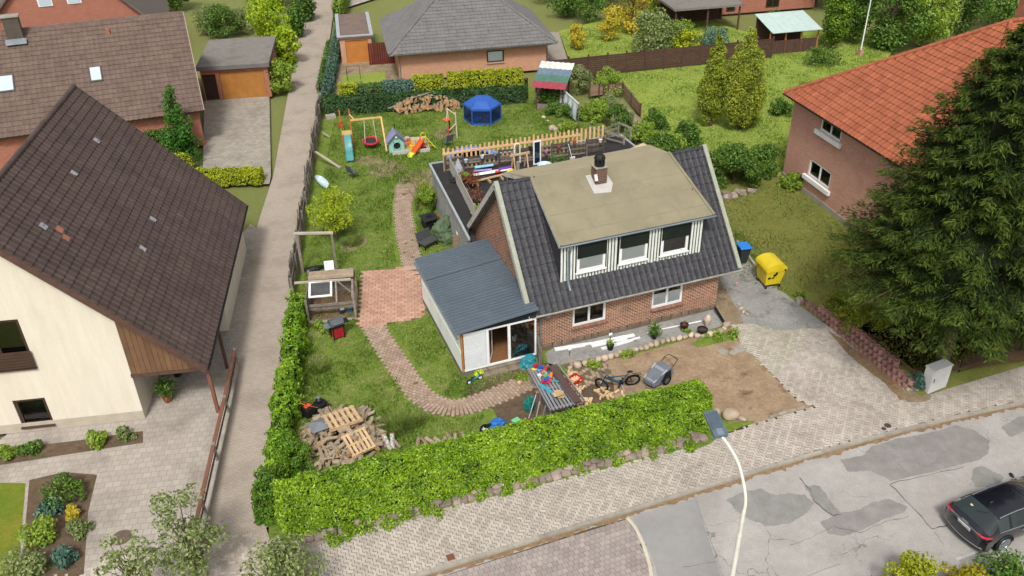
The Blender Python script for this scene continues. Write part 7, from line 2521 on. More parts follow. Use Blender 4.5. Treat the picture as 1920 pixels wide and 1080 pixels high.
MB().bx(.02,SW - .02,.0,dp,.006,.02).build('floor',mat('dirty_red_floor','7d5f52','6a4f43',rough=.95),t)
wf_ = MB()
ww,wh = SW * .5,.95
for c,s in (((ww / 2,0,0),(ww,.1,.05)),((ww / 2,wh,0),(ww,.1,.05)),((.05,wh / 2,0),(.1,wh - .1,.05)),((ww - .05,wh / 2,0),(.1,wh - .1,.05))):
 wf_.box(c,s)
wo_ = wf_.build('window_frame',WHITE,t)
wo_.location = (.1,dp * .18,1.2)
wo_.rotation_euler = (rad(18),0,0)
MB().bx(.1,ww - .1,.05,wh - .05,-.008,.0).build('pane',GLASS,wo_)
MB().box((SW * .5,dp * .12,.78),(SW * .96,.04,.14)).build('cross_plank',OLDWOOD,t)
MB().box((SW * .5,dp * .14,.55),(SW * .96,.04,.12)).build('cross_plank',OLDWOOD,t)
MB().bar((SW * .62,dp * .5,1.45),(SW * .62,dp * .12,.75),.07,.07).build('strut',OLDWOOD,t)
MB().bar((SW * .66,dp * .5,1.45),(SW * .98,dp * .2,1.15),.07,.06).build('strut',OLDWOOD,t)
MB().bar((SW * .98,dp * .5,1.5),(SW * .98,0,1.2),.1,.09).build('side_beam',OLDWOOD,t)
MB().bx(0,SW,-.06,.06,.0,.1).build('sill_beam',mat('bleached_beam','b5aa9a'),t)
for i,(fx,fy_,c) in enumerate(((.7,.25,'26282b'),(.86,.28,'2d5d78'))):
 q = thing('paint_tin',('dark open crate on the shelter floor','blue lidded tin on the shelter floor')[i],'container',o_ + Matrix.Rotation(ag_,3,'Z') @ Vector((SW * fx,dp * fy_,.02)))
 MB().box((0,0,.1),(.26,.24,.2)).build('box',col('tin_%d' % i,c,.5),q,bevel=.015)
 MB().box((0,0,.205),(.2,.16,.02)).build('lid',FILM if i == 0 else col('tin_lid','7fb3c4',.5),q)
# pergola frame
t = thing('garden_gate_frame','bare frame of two old posts and a crossbeam','frame',G(632,512))
p1,p0 = G(568,512) - t.location,Vector((0,0,0))
hh_ = HT((632,512),(626,438))
MB().box((0,0,hh_ / 2),(.12,.12,hh_)).build('post',OLDWOOD,t)
MB().box((p1.x,p1.y,hh_ / 2),(.14,.14,hh_)).build('post',OLDWOOD,t)
MB().bar((.1,0,hh_ + .05),(p1.x - .1,p1.y,hh_ + .05),.14,.1).build('beam',mat('bleached_beam','b5aa9a'),t)
t = thing('white_board','white board leaning behind the pallet shelter','board',G(618,505),rad(-10))
MB().box((0,0,.25),(.5,.04,.5),rx=-.3).build('board',FILM,t)
MB().box((0,.06,.03),(.5,.05,.05)).build('foot',OLDWOOD,t)
bag(590,506,(1.1,.5,.3),'black plastic sheet folded behind the shelter',BLACKP,14,'tarp','plastic_sheet')
# gas grill
t = thing('gas_grill','gas grill with dark lid and red body on the lawn','grill',G(634,632),rad(12))
fr_ = MB()
for x in (-.26,.26):
 for y in (-.2,.2):
  fr_.box((x,y,.36),(.05,.05,.72))
fr_.build('frame',BLACKP,t)
MB().box((0,-.02,.38),(.5,.38,.55)).build('cabinet',mat('red_enamel','a8202c','8f1a25',rough=.25,spec=.6,fine=.02),t,bevel=.015)
MB().box((0,0,.74),(.66,.5,.16)).build('firebox',BLACKP,t,bevel=.02)
ld = loft(MB(),[[Vector((x,.26 * math.cos(a_),.82 + .26 * math.sin(a_))) for a_ in [math.pi * k_ / 8 for k_ in range(9)]] for x in (-.32,.32)],close=False)
ld.add([Vector((-.32,.26 * math.cos(math.pi * k_ / 8),.82 + .26 * math.sin(math.pi * k_ / 8))) for k_ in range(9)],[tuple(range(9))])
ld.add([Vector((.32,.26 * math.cos(math.pi * k_ / 8),.82 + .26 * math.sin(math.pi * k_ / 8))) for k_ in range(9)],[tuple(range(8,-1,-1))])
ld.build('lid',mat('grey_lid','55585d','484b50',rough=.35,spec=.5),t)
MB().box((-.46,0,.8),(.28,.4,.03)).build('side_shelf',GREYM,t)
MB().box((.46,0,.8),(.28,.4,.03)).build('side_shelf',BLACKP,t)
MB().tube([(-.2,-.3,.95),(.2,-.3,.95)],.015,6).build('lid_handle',GREYM,t)
# ---- lane fence: leaning old boards and posts
t = thing('lane_fence','old grey vertical board fence between garden and lane','fence',cpy(G(548,560)))
fa_,fb_ = Vector((2.15,38.6,0)),Vector((8.35,65.2,0))
d_ = (fb_ - fa_)
L_ = d_.length
d_.normalize()
n_ = Vector((-d_.y,d_.x,0))
rg = random.Random(8)
s = 0.0
i = 0
while s < L_:
 w_ = rg.uniform(.16,.26)
 h = 1.35 + .3 * math.sin(s * 1.1) * rg.random() + rg.uniform(-.1,.2)
 p = fa_ + d_ * (s + w_ / 2) - t.location
 MB().box((p.x + n_.x * .03,p.y + n_.y * .03,h / 2 + .03),(w_ - .015,.028,h),rz=math.atan2(d_.y,d_.x),rx=rg.gauss(0,.04),ry=rg.gauss(0,.015)).build('board',OLDWOOD,t)
 s += w_
 i += 1
for k_ in range(12):
 p = fa_ + d_ * (L_ * k_ / 11) - t.location
 MB().box((p.x - n_.x * .08,p.y - n_.y * .08,.68),(.11,.11,1.36),rz=math.atan2(d_.y,d_.x)).build('post',OLDWOOD,t)
for z in (.35,.95):
 a_,b_ = fa_ - t.location - n_ * .03,fb_ - t.location - n_ * .03
 MB().bar(a_ + Vector((0,0,z)),b_ + Vector((0,0,z)),.05,.09).build('rail',OLDWOOD,t)
for i,(x0,y0,x1,y1) in enumerate(((592,285,638,316),(604,247,618,258))):
 t = thing('leaning_plank',('long pale beam lying on the grass by the fence','short stake propped against the lane fence')[i],'plank',G(x1,y1))
 a_ = G(x0,y0,.9 if i == 0 else .5) - t.location
 MB().bar((0,0,.05),a_,.12,.1).build('beam',mat('bleached_beam','b5aa9a'),t)
 MB().box(a_,(.16,.16,.05)).build('end_plate',OLDWOOD,t)
t = thing('tarp_roll','white and pale blue plastic boat shell by the fence','plastic shell',G(604,345),rad(12))
MB().lump((0,0,.05),(.55,2.0,.5),21,.12,14,10).build('shell',mat('white_blue_plastic','c9d6da','9fb8c2',scale=2.5,rough=.4),t,smooth=True)
MB().lump((0,.2,.32),(.3,.7,.22),22,.2,flat=False).build('bundle',FILM,t,smooth=True)
t = thing('concrete_block','pale concrete block in the grass at the back corner','block',G(620,222),rad(5))
MB().box((0,0,.15),(.75,.4,.3)).build('block',CONC,t,bevel=.02)
MB().box((.1,0,.31),(.3,.2,.02)).build('chipped_top',CONC,t)
# ---- garden chairs
def chair(x,y,rz,lab,m,w_=.55):
 t = thing('garden_chair',lab,'chair',G(x,y),rz)
 MB().box((0,0,.4),(w_,.5,.04),rx=.08).build('seat',m,t)
 MB().box((0,.28,.68),(w_,.04,.55),rx=-.25).build('backrest',m,t)
 for sx in (-1,1):
  for sy in (-1,1):
   MB().tube([(sx * w_ * .46,sy * .22,.4),(sx * w_ * .5,sy * .28,0)],.014,6).build('leg',BLACKP,t)
 return t
GSL = mat('grey_sling','55595f','494d53',rough=.8)
chair(840,274,rad(200),'grey garden chair near the climbing posts',GSL)
chair(662,333,rad(120),'grey garden chair alone on the middle lawn',GSL)
t = thing('rattan_bench','dark grey rattan bench seat beside the green tarpaulin','bench',G(803,462),rad(28))
RATT = mat('dark_rattan','4a4a4c','3c3c3e',scale=8,rough=.8,bump=.4,bscale=60)
MB().box((0,0,.36),(1.0,.6,.1),rx=.06).build('seat',RATT,t,bevel=.02)
MB().box((0,.34,.62),(1.0,.1,.55),rx=-.3).build('backrest',RATT,t,bevel=.02)
for sx in (-.44,.44):
 for sy in (-.24,.26):
  MB().box((sx,sy,.16),(.05,.05,.33)).build('leg',BLACKP,t)
t = thing('fire_table','black square fire table with round burner hole','table',G(806,425),rad(10))
MB().box((0,0,.3),(.75,.75,.6)).build('body',BLACKP,t,bevel=.02)
MB().box((0,0,.63),(.95,.95,.06)).build('top',mat('black_stone','2e2f33','26272b',rough=.4),t,bevel=.015)
MB().lathe([(.2,0),(.2,.012),(.16,.012),(.16,.002)],(0,0,.66),20).build('burner_ring',RUBBER,t)
t = thing('red_can','small red can on the black fire table','can',G(820,408,.66) + Vector((.05,.0,0)))
t.location.z = .66
MB().lathe([(.05,0),(.055,.01),(.055,.14),(.04,.16)],n=12).build('can',RED,t)
MB().lathe([(.03,.16),(.03,.18)],n=10).build('lid',GREYM,t)
GT = mat('green_tarpaulin','55664a','46573d',scale=2.5,rough=.65,bump=.6,bscale=7,damt=.25,dirt='73806a',dscale=3)
t = bag(832,446,(1.5,1.5,1.7),'garden furniture hidden under a crumpled green tarpaulin',GT,33,'tarp','covered_furniture')
MB().crumple((.3,-.6,0),(1.1,1.0,1.0),35,.28).build('draped_side',GT,t)
t = thing('wicker_screen','beige woven wicker screen behind the sunroom roof','screen',G(868,480),rad(6))
for k_ in range(11):
 MB().box((0,.012 * (k_ % 2),.12 + k_ * .12),(1.05,.03,.115)).build('weave_band',mat('beige_wicker','9b8a70','86765e',rough=.9,rand=.1,bump=.4),t)
for x in (-.52,.52):
 MB().box((x,0,.72),(.06,.06,1.45)).build('post',WHITE if x > 0 else OLDWOOD,t)
for i,(x0,y0,x1,y1) in enumerate(((762,506,797,500),(772,515,800,507))):
 a_,b_ = G(x0,y0,.05),G(x1,y1,.35)
 t = thing('grey_pole',('upper grey pole sticking out beside the sunroom','lower grey pole sticking out beside the sunroom')[i],'pole',cpy((a_ + b_) / 2))
 MB().bar(a_ - t.location,b_ - t.location,.07,.07).build('pole',mat('bleached_beam','b5aa9a'),t)
 MB().box(b_ - t.location,(.1,.1,.1)).build('end',OLDWOOD,t)
for i,(x,y) in enumerate(((775,722),(780,735),(787,745),(770,712))):
 pass
# ================================================================== back garden play area
ORW = mat('orange_timber','b86a34','a0592a',rough=.7,rand=.1)
LTW = mat('light_timber','d8b27a','c79d63',rough=.7,rand=.08)
TEALS = mat('teal_slide','4e8f8d','437f7e',rough=.3,spec=.5,fine=.03)
f0 = G(657,305)
t = thing('play_tower','wooden play tower with teal slide and red nest swing','play tower',f0,rad(-9))
px_,py_ = .0,1.95
for x in (-.33,.33):
 for y,h in ((py_,1.55),(py_ + .75,2.75)):
  MB().box((x,y,h / 2),(.09,.09,h)).build('post',ORW,t)
MB().box((0,py_ + .37,1.2),(.7,.8,.06)).build('platform',LTW,t)
MB().box((0,py_ - .03,1.38),(.66,.04,.3)).build('front_board',LTW,t)
MB().torus((-.33,py_ + .66,1.75),.14,.035,(0,1,0),16,8).build('steering_wheel',col('red_plastic','c22a2e'),t)
sl = []
N_ = 10
for i in range(N_ + 1):
 f = i / N_
 y = py_ - .05 - f * 1.95
 z = 1.22 - 1.1 * (f ** .85) + .10 * math.sin(f * 9.42) + (.06 if f > .92 else 0)
 sl.append([Vector((-.27,y,z + .14)),Vector((-.22,y,z + .02)),Vector((0,y,z)),Vector((.22,y,z + .02)),Vector((.27,y,z + .14)),Vector((.25,y,z - .03)),Vector((-.25,y,z - .03))])
m_ = loft(MB(),sl)
m_.add(sl[0],[tuple(range(7))])
m_.add(sl[-1],[tuple(range(6,-1,-1))])
m_.build('slide',TEALS,t,smooth=False)
bl_ = (G(725,237,2.1) - G(665,243,2.1)).length
MB().bar((.33,py_ + .35,2.1),(.33 + bl_,py_ + .45,2.1),.1,.1).build('swing_beam',LTW,t)
MB().bar((.33,py_ + .7,2.4),(.6,py_ + .4,2.1),.07,.07).build('brace',LTW,t)
for s in (-1,1):
 MB().bar((.33 + bl_ - .03,py_ + .45,2.1),(.33 + bl_ + .08,py_ + .45 + s * 1.15,0),.1,.1).build('swing_leg',LTW if s < 0 else ORW,t)
ns = Vector((.33 + bl_ * .58,py_ + .3,.5))
nst = MB().torus(ns,.52,.07,(0,-.12,1),28,8).build('nest_seat',col('red_padding','c01f3a',.6),t,smooth=True)
MB().lathe([(.0,-.10),(.3,-.07),(.48,-.01)],ns,18).build('net',mat('dark_net','3a3136','2c252a',rough=.9),nst)
for dx,dy in ((-.4,-.3),(.4,-.3),(-.4,.3),(.4,.3)):
 MB().tube([ns + Vector((dx,dy,.05)),Vector((ns.x + dx * .75,py_ + .4,2.08))],.014,5).build('rope',col('white_rope','d5d2c8',.8),t)
for k_ in range(4):
 MB().bar((-.33,py_ + .8,.25 + k_ * .28),(.33,py_ + .8,.25 + k_ * .28),.05,.05).build('ladder_rung',LTW,t)
for k_ in range(2):
 MB().bar((.36,py_ + .02,.9 - k_ * .4),(.36,py_ + .75,.9 - k_ * .4),.04,.08).build('side_rail',ORW,t)
# playhouse
t = thing('playhouse','mint green plastic playhouse with purple grey roof','playhouse',G(745,286),rad(-4))
MINT = mat('mint_plastic','8fbfae','82b2a1',rough=.5,fine=.03)
pw_,pd_,ph_ = 1.05,.9,.85
q = MB()
q.wall((-pw_ / 2,0,0),(1,0,0),(0,-1,0),pw_,ph_,[(.3,.78,.22,.78)],.06)
q.add([(-pw_ / 2,0,ph_),(pw_ / 2,0,ph_),(0,0,ph_ + .55)],[(0,1,2)])
q.quad((pw_ / 2,0,0),(pw_ / 2,pd_,0),(pw_ / 2,pd_,ph_),(pw_ / 2,0,ph_))
q.quad((-pw_ / 2,pd_,0),(-pw_ / 2,0,0),(-pw_ / 2,0,ph_),(-pw_ / 2,pd_,ph_))
q.quad((pw_ / 2,pd_,0),(-pw_ / 2,pd_,0),(-pw_ / 2,pd_,ph_),(pw_ / 2,pd_,ph_))
q.build('wall',MINT,t)
MB().bx(-.24,.28,.08,.1,.2,.8).build('dark_inside',DARKIN,t)
PUR = mat('purple_grey_plastic','8388a6','767b99',rough=.5,fine=.03)
for s in (-1,1):
 MB().slab([(s * (pw_ / 2 + .14),-.12,ph_ - .16),(s * (pw_ / 2 + .14),pd_ + .1,ph_ - .16),(0,pd_ + .1,ph_ + .62 + s * .001),(0,-.12,ph_ + .62 + s * .001)],.05).build('roof',PUR,t)
 MB().bar((s * (pw_ / 2 + .1),-.1,ph_ - .12),(0,-.1,ph_ + .52),.04,.1).build('gable_trim',mat('grey_trim2','6a6f80','5d6272',rough=.5),t)
MB().lathe([(.07,0),(.07,.05)],(0,-.14,ph_ + .3),12).build('star_badge',WHITE,t)
aq = MB()
aq.torus((.02,-.01,.5),.27,.03,(0,1,0),20,6)
aq.build('arch_trim',MINT,t)
# sandbox
A = [G(737,291),G(806,284),G(796,262),G(738,266)]
t = thing('sandbox','large wooden sandbox full of toys beside the playhouse','sandbox',A[0])
o_ = A[0]
for i in range(4):
 a_,b_ = A[i] - o_,A[(i + 1) % 4] - o_
 MB().bar(a_ + Vector((0,0,.12)),b_ + Vector((0,0,.12)),.07,.24).build('side_board',mat('grey_white_board','b3b2ab','9c9b94',rough=.8,rand=.08),t)
MB().sheet([p - o_ + Vector((0,0,.09)) for p in A]).build('sand',mat('play_sand','c4ab84','b0966f',rough=.95,bump=.5),t)
rg = random.Random(77)
for i,c in enumerate(['e0602a','d9452c','d8a81e','2f6fb0','d6d9d6','2a2d30','e58a3a','e8e4dc','f0c02a','3fa0c8','d84a2e','cfd3d6','e0842a','3a3d42']):
 g,f = rg.uniform(.42,.95),rg.uniform(.15,.9)
 p = A[0] * (1 - g) * (1 - f) + A[1] * g * (1 - f) + A[2] * g * f + A[3] * (1 - g) * f
 t = thing('sandbox_toy','bright plastic toy lying in the sandbox','toy',cpy(p,.1),rg.uniform(0,6),'toys in the sandbox')
 m = col('sandtoy_%d' % i,c,.4)
 if i % 2:
  MB().box((0,0,.13),(.38,.22,.14)).build('body',m,t,bevel=.03)
  MB().box((.1,0,.25),(.16,.2,.14)).build('cab',m,t,bevel=.02)
  for x in (-.12,.13):
   MB().cyl((x,-.13,.06),(x,.13,.06),.06,n=10).build('wheels',BLACKP,t)
 else:
  MB().lathe([(.11,0),(.16,.26),(.175,.26),(.14,.22),(.12,.05)],n=12).build('bucket',m,t,smooth=True)
  MB().torus((0,0,.26),.16,.012,(1,.2,.4),14,5).build('bail',m,t)
t = thing('toddler_slide','small orange toddler slide with lime end at the sandbox','slide',G(768,296))
a_,b_ = G(793,262,.75) - t.location,Vector((0,0,.05))
OR2 = mat('orange_slide','d85a26','c44f20',rough=.35,fine=.03)
rs = []
for i in range(8):
 f = i / 7
 p = a_ + (b_ - a_) * f
 p.z = .75 * (1 - f) ** 1.3 + .05
 sd_ = Vector((-(b_ - a_).y,(b_ - a_).x,0)).normalized() * .2
 rs.append([p + sd_ + Vector((0,0,.12)),p + sd_ * .8,p - sd_ * .8,p - sd_ + Vector((0,0,.12)),p - sd_ * .9 - Vector((0,0,.03)),p + sd_ * .9 - Vector((0,0,.03))])
for nm,r0,r1,m in (('chute',0,6,OR2),('chute_end',5,8,col('lime_plastic','d3d84a',.4))):
 q = loft(MB(),rs[r0:r1])
 q.add(rs[r0],[tuple(range(6))])
 q.add(rs[r1 - 1],[tuple(range(5,-1,-1))])
 q.build(nm,m,t)
YLW = col('yellow_plastic','d9c02a',.4)
for s in (-1,1):
 p = a_ + sd_ * s
 MB().bar(p + Vector((.05,.05,.25)),p + Vector((.75,.1,-.75)),.08,.06).build('ladder_side',col('lime_plastic','d3d84a'),t)
for k_ in range(3):
 f = k_ / 3 + .1
 c = a_ + Vector((.05 + .7 * f,.05,.2 - .95 * f))
 MB().bar(c - sd_,c + sd_,.06,.05).build('step',YLW,t)
MB().torus(a_ + Vector((.05,.1,.3)),.2,.03,(0,1,.3),16,6).build('top_hoop',YLW,t)
# climbing posts
t = thing('climbing_posts','slim log posts with orange disc swing and crossbars','climbing frame',G(850,262))
LG = mat('pale_log','cbbba4','b0a08a',rough=.8,rand=.1)
RP = mat('red_post','b04a30','9a3f28',rough=.6)
MB().tube([(.05,1.0,0),(-.02,1.05,2.0)],.05,8).build('post',LG,t)
MB().tube([(.35,.2,0),(.32,.25,1.9)],.05,8).build('post',LG,t)
MB().tube([(-.3,0,0),(-.28,.05,1.1)],.05,8).build('post',RP,t)
MB().tube([(-.02,1.05,1.95),(.34,.22,1.75)],.035,7).build('crossbar',LG,t)
MB().tube([(-.3,.03,.7),(.34,.2,1.1)],.035,7).build('crossbar',LG,t)
MB().tube([(.05,1.0,.1),(.05,1.0,1.2)],.055,8).build('dark_sleeve',BLACKP,t)
MB().lathe([(.0,0),(.26,.0),(.28,.03),(.26,.06),(0,.05)],(-.22,.65,1.3),20).build('disc',OR2,t,smooth=True)
MB().tube([(-.22,.65,1.34),(-.02,1.05,1.9)],.012,5).build('rope',WHITE,t)
t = thing('metal_rod','thin black rod standing behind the playhouse','rod',G(742,262))
MB().tube([(0,0,0),(0,0,1.2)],.03,7).build('rod',BLACKP,t)
MB().box((.2,.1,.04),(.5,.1,.06)).build('base',BLACKP,t)
# blue gazebo tent
t = thing('gazebo_tent','blue hexagonal mesh sided tent on the back lawn','tent',G(905,224),rad(8))
BT = mat('blue_canvas','2f5ba8','274d92',scale=2,rough=.65,bump=.15,bscale=8)
R0,hw_ = 1.38,1.25
cor = [Vector((R0 * math.cos(k_ * math.pi / 3 + .52),R0 * math.sin(k_ * math.pi / 3 + .52),hw_)) for k_ in range(6)]
mid = [Vector((p.x * .55,p.y * .55,hw_ + .42)) for p in cor]
for k_ in range(6):
 a_,b_,c_,d2 = cor[k_],cor[(k_ + 1) % 6],mid[(k_ + 1) % 6],mid[k_]
 q = MB()
 q.quad(a_,b_,c_,d2)
 q.add([d2,c_,Vector((0,0,hw_ + .52))],[(0,1,2)])
 q.quad(a_ + Vector((0,0,-.16)),b_ + Vector((0,0,-.16)),b_,a_)
 q.build('roof_panel',BT,t)
 MB().tube([Vector((a_.x,a_.y,0)),a_],.045,7).build('corner_post',BT,t)
 MB().tube([d2,a_],.03,6).build('roof_seam',BT,t)
NET = NT('mesh_netting')
NET.t.nodes.remove(NET.b)
_tr = NET.n('ShaderNodeBsdfTransparent')
_df = NET.n('ShaderNodeBsdfDiffuse',Color=(.015,.03,.09,1))
_mx = NET.n('ShaderNodeMixShader')
_mx.inputs[0].default_value = .72
NET.l(_tr.outputs[0],_mx.inputs[1])
NET.l(_df.outputs[0],_mx.inputs[2])
NET.l(_mx.outputs[0],NET.out.inputs[0])
for k_ in range(6):
 a_,b_ = cor[k_],cor[(k_ + 1) % 6]
 MB().quad(Vector((a_.x,a_.y,.16)),Vector((b_.x,b_.y,.16)),b_ - Vector((0,0,.15)),a_ - Vector((0,0,.15))).build('mesh_wall',NET.mat,t)
 MB().quad(Vector((a_.x,a_.y,0)),Vector((b_.x,b_.y,0)),Vector((b_.x,b_.y,.16)),Vector((a_.x,a_.y,.16))).build('skirt',BT,t)
for i,(dx,dy,c,lab) in enumerate(((-.5,-.3,'2f6fd0','blue toy bundle inside the gazebo tent'),(.15,-.3,'8a5a50','brown cushion heap inside the gazebo tent'))):
 q = thing('tent_contents',lab,'cushion',t.location + Vector((dx,dy,0)))
 MB().lump((0,0,.0),(.7,.6,.5),60 + i,.25).build('bundle',col('bundle_%d' % i,c,.8),q,smooth=True)
 MB().lump((.1,0,.28),(.4,.35,.25),62 + i,.25,flat=False).build('top_piece',FILM,q,smooth=True)
# back wood pile
a_,b_ = G(742,216),G(862,205)
d_ = (b_ - a_)
L_ = d_.length
d_.normalize()
n_ = Vector((-d_.y,d_.x,0))
rg = random.Random(55)
sp_ = []
for i in range(150):
 f = rg.random()
 top = 1.25 * math.sin(math.pi * (.08 + .86 * f)) ** .7
 z = rg.random() * top
 p = a_ + d_ * (f * L_) + n_ * (rg.uniform(0,.25) + z * .45)
 p.z = z * .95 + .06
 an = math.atan2(n_.y,n_.x) + rg.gauss(0,.18)
 sp_.append((p,(math.cos(an),math.sin(an),rg.uniform(-.1,.1)),rg.uniform(.06,.13),rg.uniform(.45,.6)))
logset('stacked_log','cut log in the wood pile before the back hedge','log','logs in the back wood pile',sp_,BARK,CUT,6)
sp_ = []
for i in range(60):
 f = rg.random()
 top = 1.25 * math.sin(math.pi * (.08 + .86 * f)) ** .7
 p = a_ + d_ * (f * L_) + n_ * (rg.uniform(.1,.9) + .3)
 p.z = top * rg.uniform(.75,1.0) + .08
 an = math.atan2(d_.y,d_.x) + rg.gauss(0,.25)
 sl_ = -.7 * (f - .5)
 sp_.append((p,(math.cos(an),math.sin(an),sl_ + rg.uniform(-.12,.12)),rg.uniform(.03,.055),rg.uniform(.7,1.6)))
logset('branch','long thin branch on top of the back wood pile','branch','branches on the back wood pile',sp_,mat('grey_bark','8a7c6c','6d6154',scale=9,rough=.95,rand=.2),CUT,7)
# striped wood shed
hf,hb2 = 1.95,2.65
sBL,sBR,sTL = G(1006,158,hf),G(1055,162,hf),G(974,128,hb2)
o_ = cpy(sBL)
SRZ = math.atan2((sBR - sBL).y,(sBR - sBL).x)
w_,dp = (sBR - sBL).length,min(3.4,(cpy(sTL) - o_).length)
t = thing('wood_shed','open wood shed with cream, blue, green and red striped roof','shed',o_,SRZ)
for x in (0,w_):
 MB().box((x,0,hf / 2),(.1,.1,hf)).build('post',BROWNWOOD,t)
 MB().box((x - .0,dp,hb2 / 2),(.1,.1,hb2)).build('post',BROWNWOOD,t)
MB().box((w_ / 2,0,hf - .05),(w_,.08,.1)).build('lintel',BROWNWOOD,t)
MB().box((w_ / 2,0,.45),(w_,.05,.08)).build('front_rail',BROWNWOOD,t)
MB().bar((.05,0,hf - .5),(.45,0,hf - .1),.06,.06).build('brace',OLDWOOD,t)
for k_ in range(3):
 MB().box((w_ / 2,-.02,.08 + k_ * .15),(w_,.04,.13)).build('low_board',OLDWOOD,t)
 MB().box((-.02,dp / 2,.1 + k_ * .17),(.04,dp,.14)).build('side_board',mat('bleached_beam','b5aa9a') if k_ == 2 else OLDWOOD,t)
bandc = [('red_sheet','98404a'),('green_sheet','4d7262'),('slate_blue_sheet','667686'),('cream_sheet','d0cdc4')]
y0_,y1_ = -.45,dp + .45
for i,(nm,c) in enumerate(bandc):
 ya,yb_ = y0_ + (y1_ - y0_) * i / 4,y0_ + (y1_ - y0_) * (i + 1) / 4 + .04
 z = lambda y: hf + .06 + (hb2 - hf) * (y / dp)
 xs_ = np.linspace(-.3,w_ + .3,27)
 top = [Vector((x,ya,z(ya) + .02 * math.sin(j * 1.57) + i * .012)) for j,x in enumerate(xs_)]
 bot = [Vector((x,yb_,z(yb_) + .02 * math.sin(j * 1.57) + i * .012)) for j,x in enumerate(xs_)]
 q = MB()
 n = len(xs_)
 q.add(top + bot + [p - Vector((0,0,.01)) for p in top + bot],[(j,j + 1,n + j + 1,n + j) for j in range(n - 1)] + [(2 * n + j + 1,2 * n + j,3 * n + j,3 * n + j + 1) for j in range(n - 1)] + [(2 * n + j,2 * n + j + 1,j + 1,j) for j in range(n - 1)])
 q.build('roof_sheet',mat(nm,c,None,rough=.6,damt=.2,dscale=2),t)
MB().add([(-.08,.0,hf - .6),(-.08,dp,1.5),(-.08,dp,hb2),(-.08,0,hf)],[(0,1,2,3)]).build('canvas_side',mat('cream_canvas','d2c49c','c0b28a',rough=.9,bump=.3,bscale=6),t)
MB().bx(0,w_,dp + .02,dp + .05,0,hb2 - .1).build('back_panel',OLDWOOD,t)
rg = random.Random(91)
sp_ = []
R_ = Matrix.Rotation(SRZ,3,'Z')
for i in range(60):
 p = o_ + R_ @ Vector((rg.uniform(-.35,-.05),rg.uniform(.9,dp),0))
 p.z = rg.uniform(.1,1.35)
 sp_.append((p,tuple(R_ @ Vector((-1,rg.uniform(-.2,.2),0))),rg.uniform(.05,.09),.34))
logset('shed_log','orange split log stacked at the striped shed side','log','logs stacked at the shed',sp_,BARK,mat('orange_cut_wood','c08a58','a87548',rough=.85,rand=.2),8)
for i in range(1):
 rg_ = np.random.RandomState(5)
 P = rg_.rand(1400,3) * [w_ - .1,dp * .6,.8] + [.05,.2,.4]
 q = thing('vine_plant','tangled green plant growing inside the striped shed','plant',o_,SRZ)
 tag(obj('foliage',leaf_mesh('foliage',P,rg_.normal(size=(1400,3)),.16,.11,SHRUB,3),q),kind='stuff')
 MB().tube([(.5,.5,0),(.7,.8,.8)],.02,5).build('stem',TWIG,q)
t = thing('compost_frame','dark wooden frame with turquoise tub beside the shed','frame',G(968,186),rad(-12))
for x in (0,.9):
 MB().box((x,0,.8),(.09,.09,1.6)).build('post',BROWNWOOD,t)
MB().box((.45,0,1.6),(1.0,.09,.09)).build('beam',BROWNWOOD,t)
MB().box((.45,.35,.7),(.95,.04,1.4)).build('back_panel',DARKIN,t)
t = thing('rain_barrel','turquoise tub inside the dark frame by the shed','tub',G(975,186) + Vector((0,.1,0)))
MB().lathe([(.24,0),(.32,.5),(.34,.5),(.3,.46)],n=16).build('tub',col('turquoise_tub','2592a8',.5),t,smooth=True)
MB().lathe([(.29,.44),(0,.46)],n=14).build('water',mat('dark_water','2f4a50','26404a',rough=.05),t)
# white net tunnel, kitchen garden frames, boulders
t = thing('net_tunnel','white ridge beam with draped bird netting in the kitchen garden','netting',G(1060,190))
a_,b_ = G(1052,165,1.5) - t.location,G(1085,195,1.5) - t.location
MB().bar(a_,b_,.1,.1).build('ridge_beam',col('white_beam','c9cbc8',.7),t)
NET2 = NT('pale_netting')
NET2.t.nodes.remove(NET2.b)
_a,_b,_c = NET2.n('ShaderNodeBsdfTransparent'),NET2.n('ShaderNodeBsdfDiffuse',Color=(.55,.6,.62,1)),NET2.n('ShaderNodeMixShader')
_c.inputs[0].default_value = .5
NET2.l(_a.outputs[0],_c.inputs[1])
NET2.l(_b.outputs[0],_c.inputs[2])
NET2.l(_c.outputs[0],NET2.out.inputs[0])
vs,fs = [],[]
for i in range(13):
 p = a_ + (b_ - a_) * (i / 12)
 vs += [p,p + Vector((-.2 - .1 * math.sin(i * 2.1),-.15,-.45)),p + Vector((-.35,-.25 - .12 * math.sin(i * 1.7),-1.1))]
for i in range(12):
 fs += [(i * 3,i * 3 + 3,i * 3 + 4,i * 3 + 1),(i * 3 + 1,i * 3 + 4,i * 3 + 5,i * 3 + 2)]
MB().add(vs,fs).build('net',NET2.mat,t)
for p in (a_,b_):
 MB().tube([Vector((p.x,p.y,0)),p],.035,6).build('post',OLDWOOD,t)
gfl = [((1098,152),(1132,180),'long low rail of the vegetable bed by the brown fence'),((1105,182),(1140,178),'wooden end rail of the vegetable bed'),((1168,178),(1200,218),'tan board screen beside the vegetable path'),((1140,182),(1166,176),'dark gate rail between the beds')]
for i,(p,q,lab) in enumerate(gfl):
 a_,b_ = G(*p),G(*q)
 t = thing('bed_fence',lab,'fence',a_)
 h = .9 if i != 0 else .75
 e = b_ - a_
 for f in (0,.5,1):
  MB().box((e.x * f,e.y * f,h / 2 + .05),(.1,.1,h + .1)).build('post',BROWNWOOD,t)
 for k_ in range(1 if i == 0 else 5):
  MB().bar(Vector((0,0,h - .02 - k_ * .18)),e + Vector((0,0,h - .02 - k_ * .18)),.035,.16).build('rail',mat('tan_board','8d7560','78624f',rough=.85,rand=.12) if i else OLDWOOD,t)
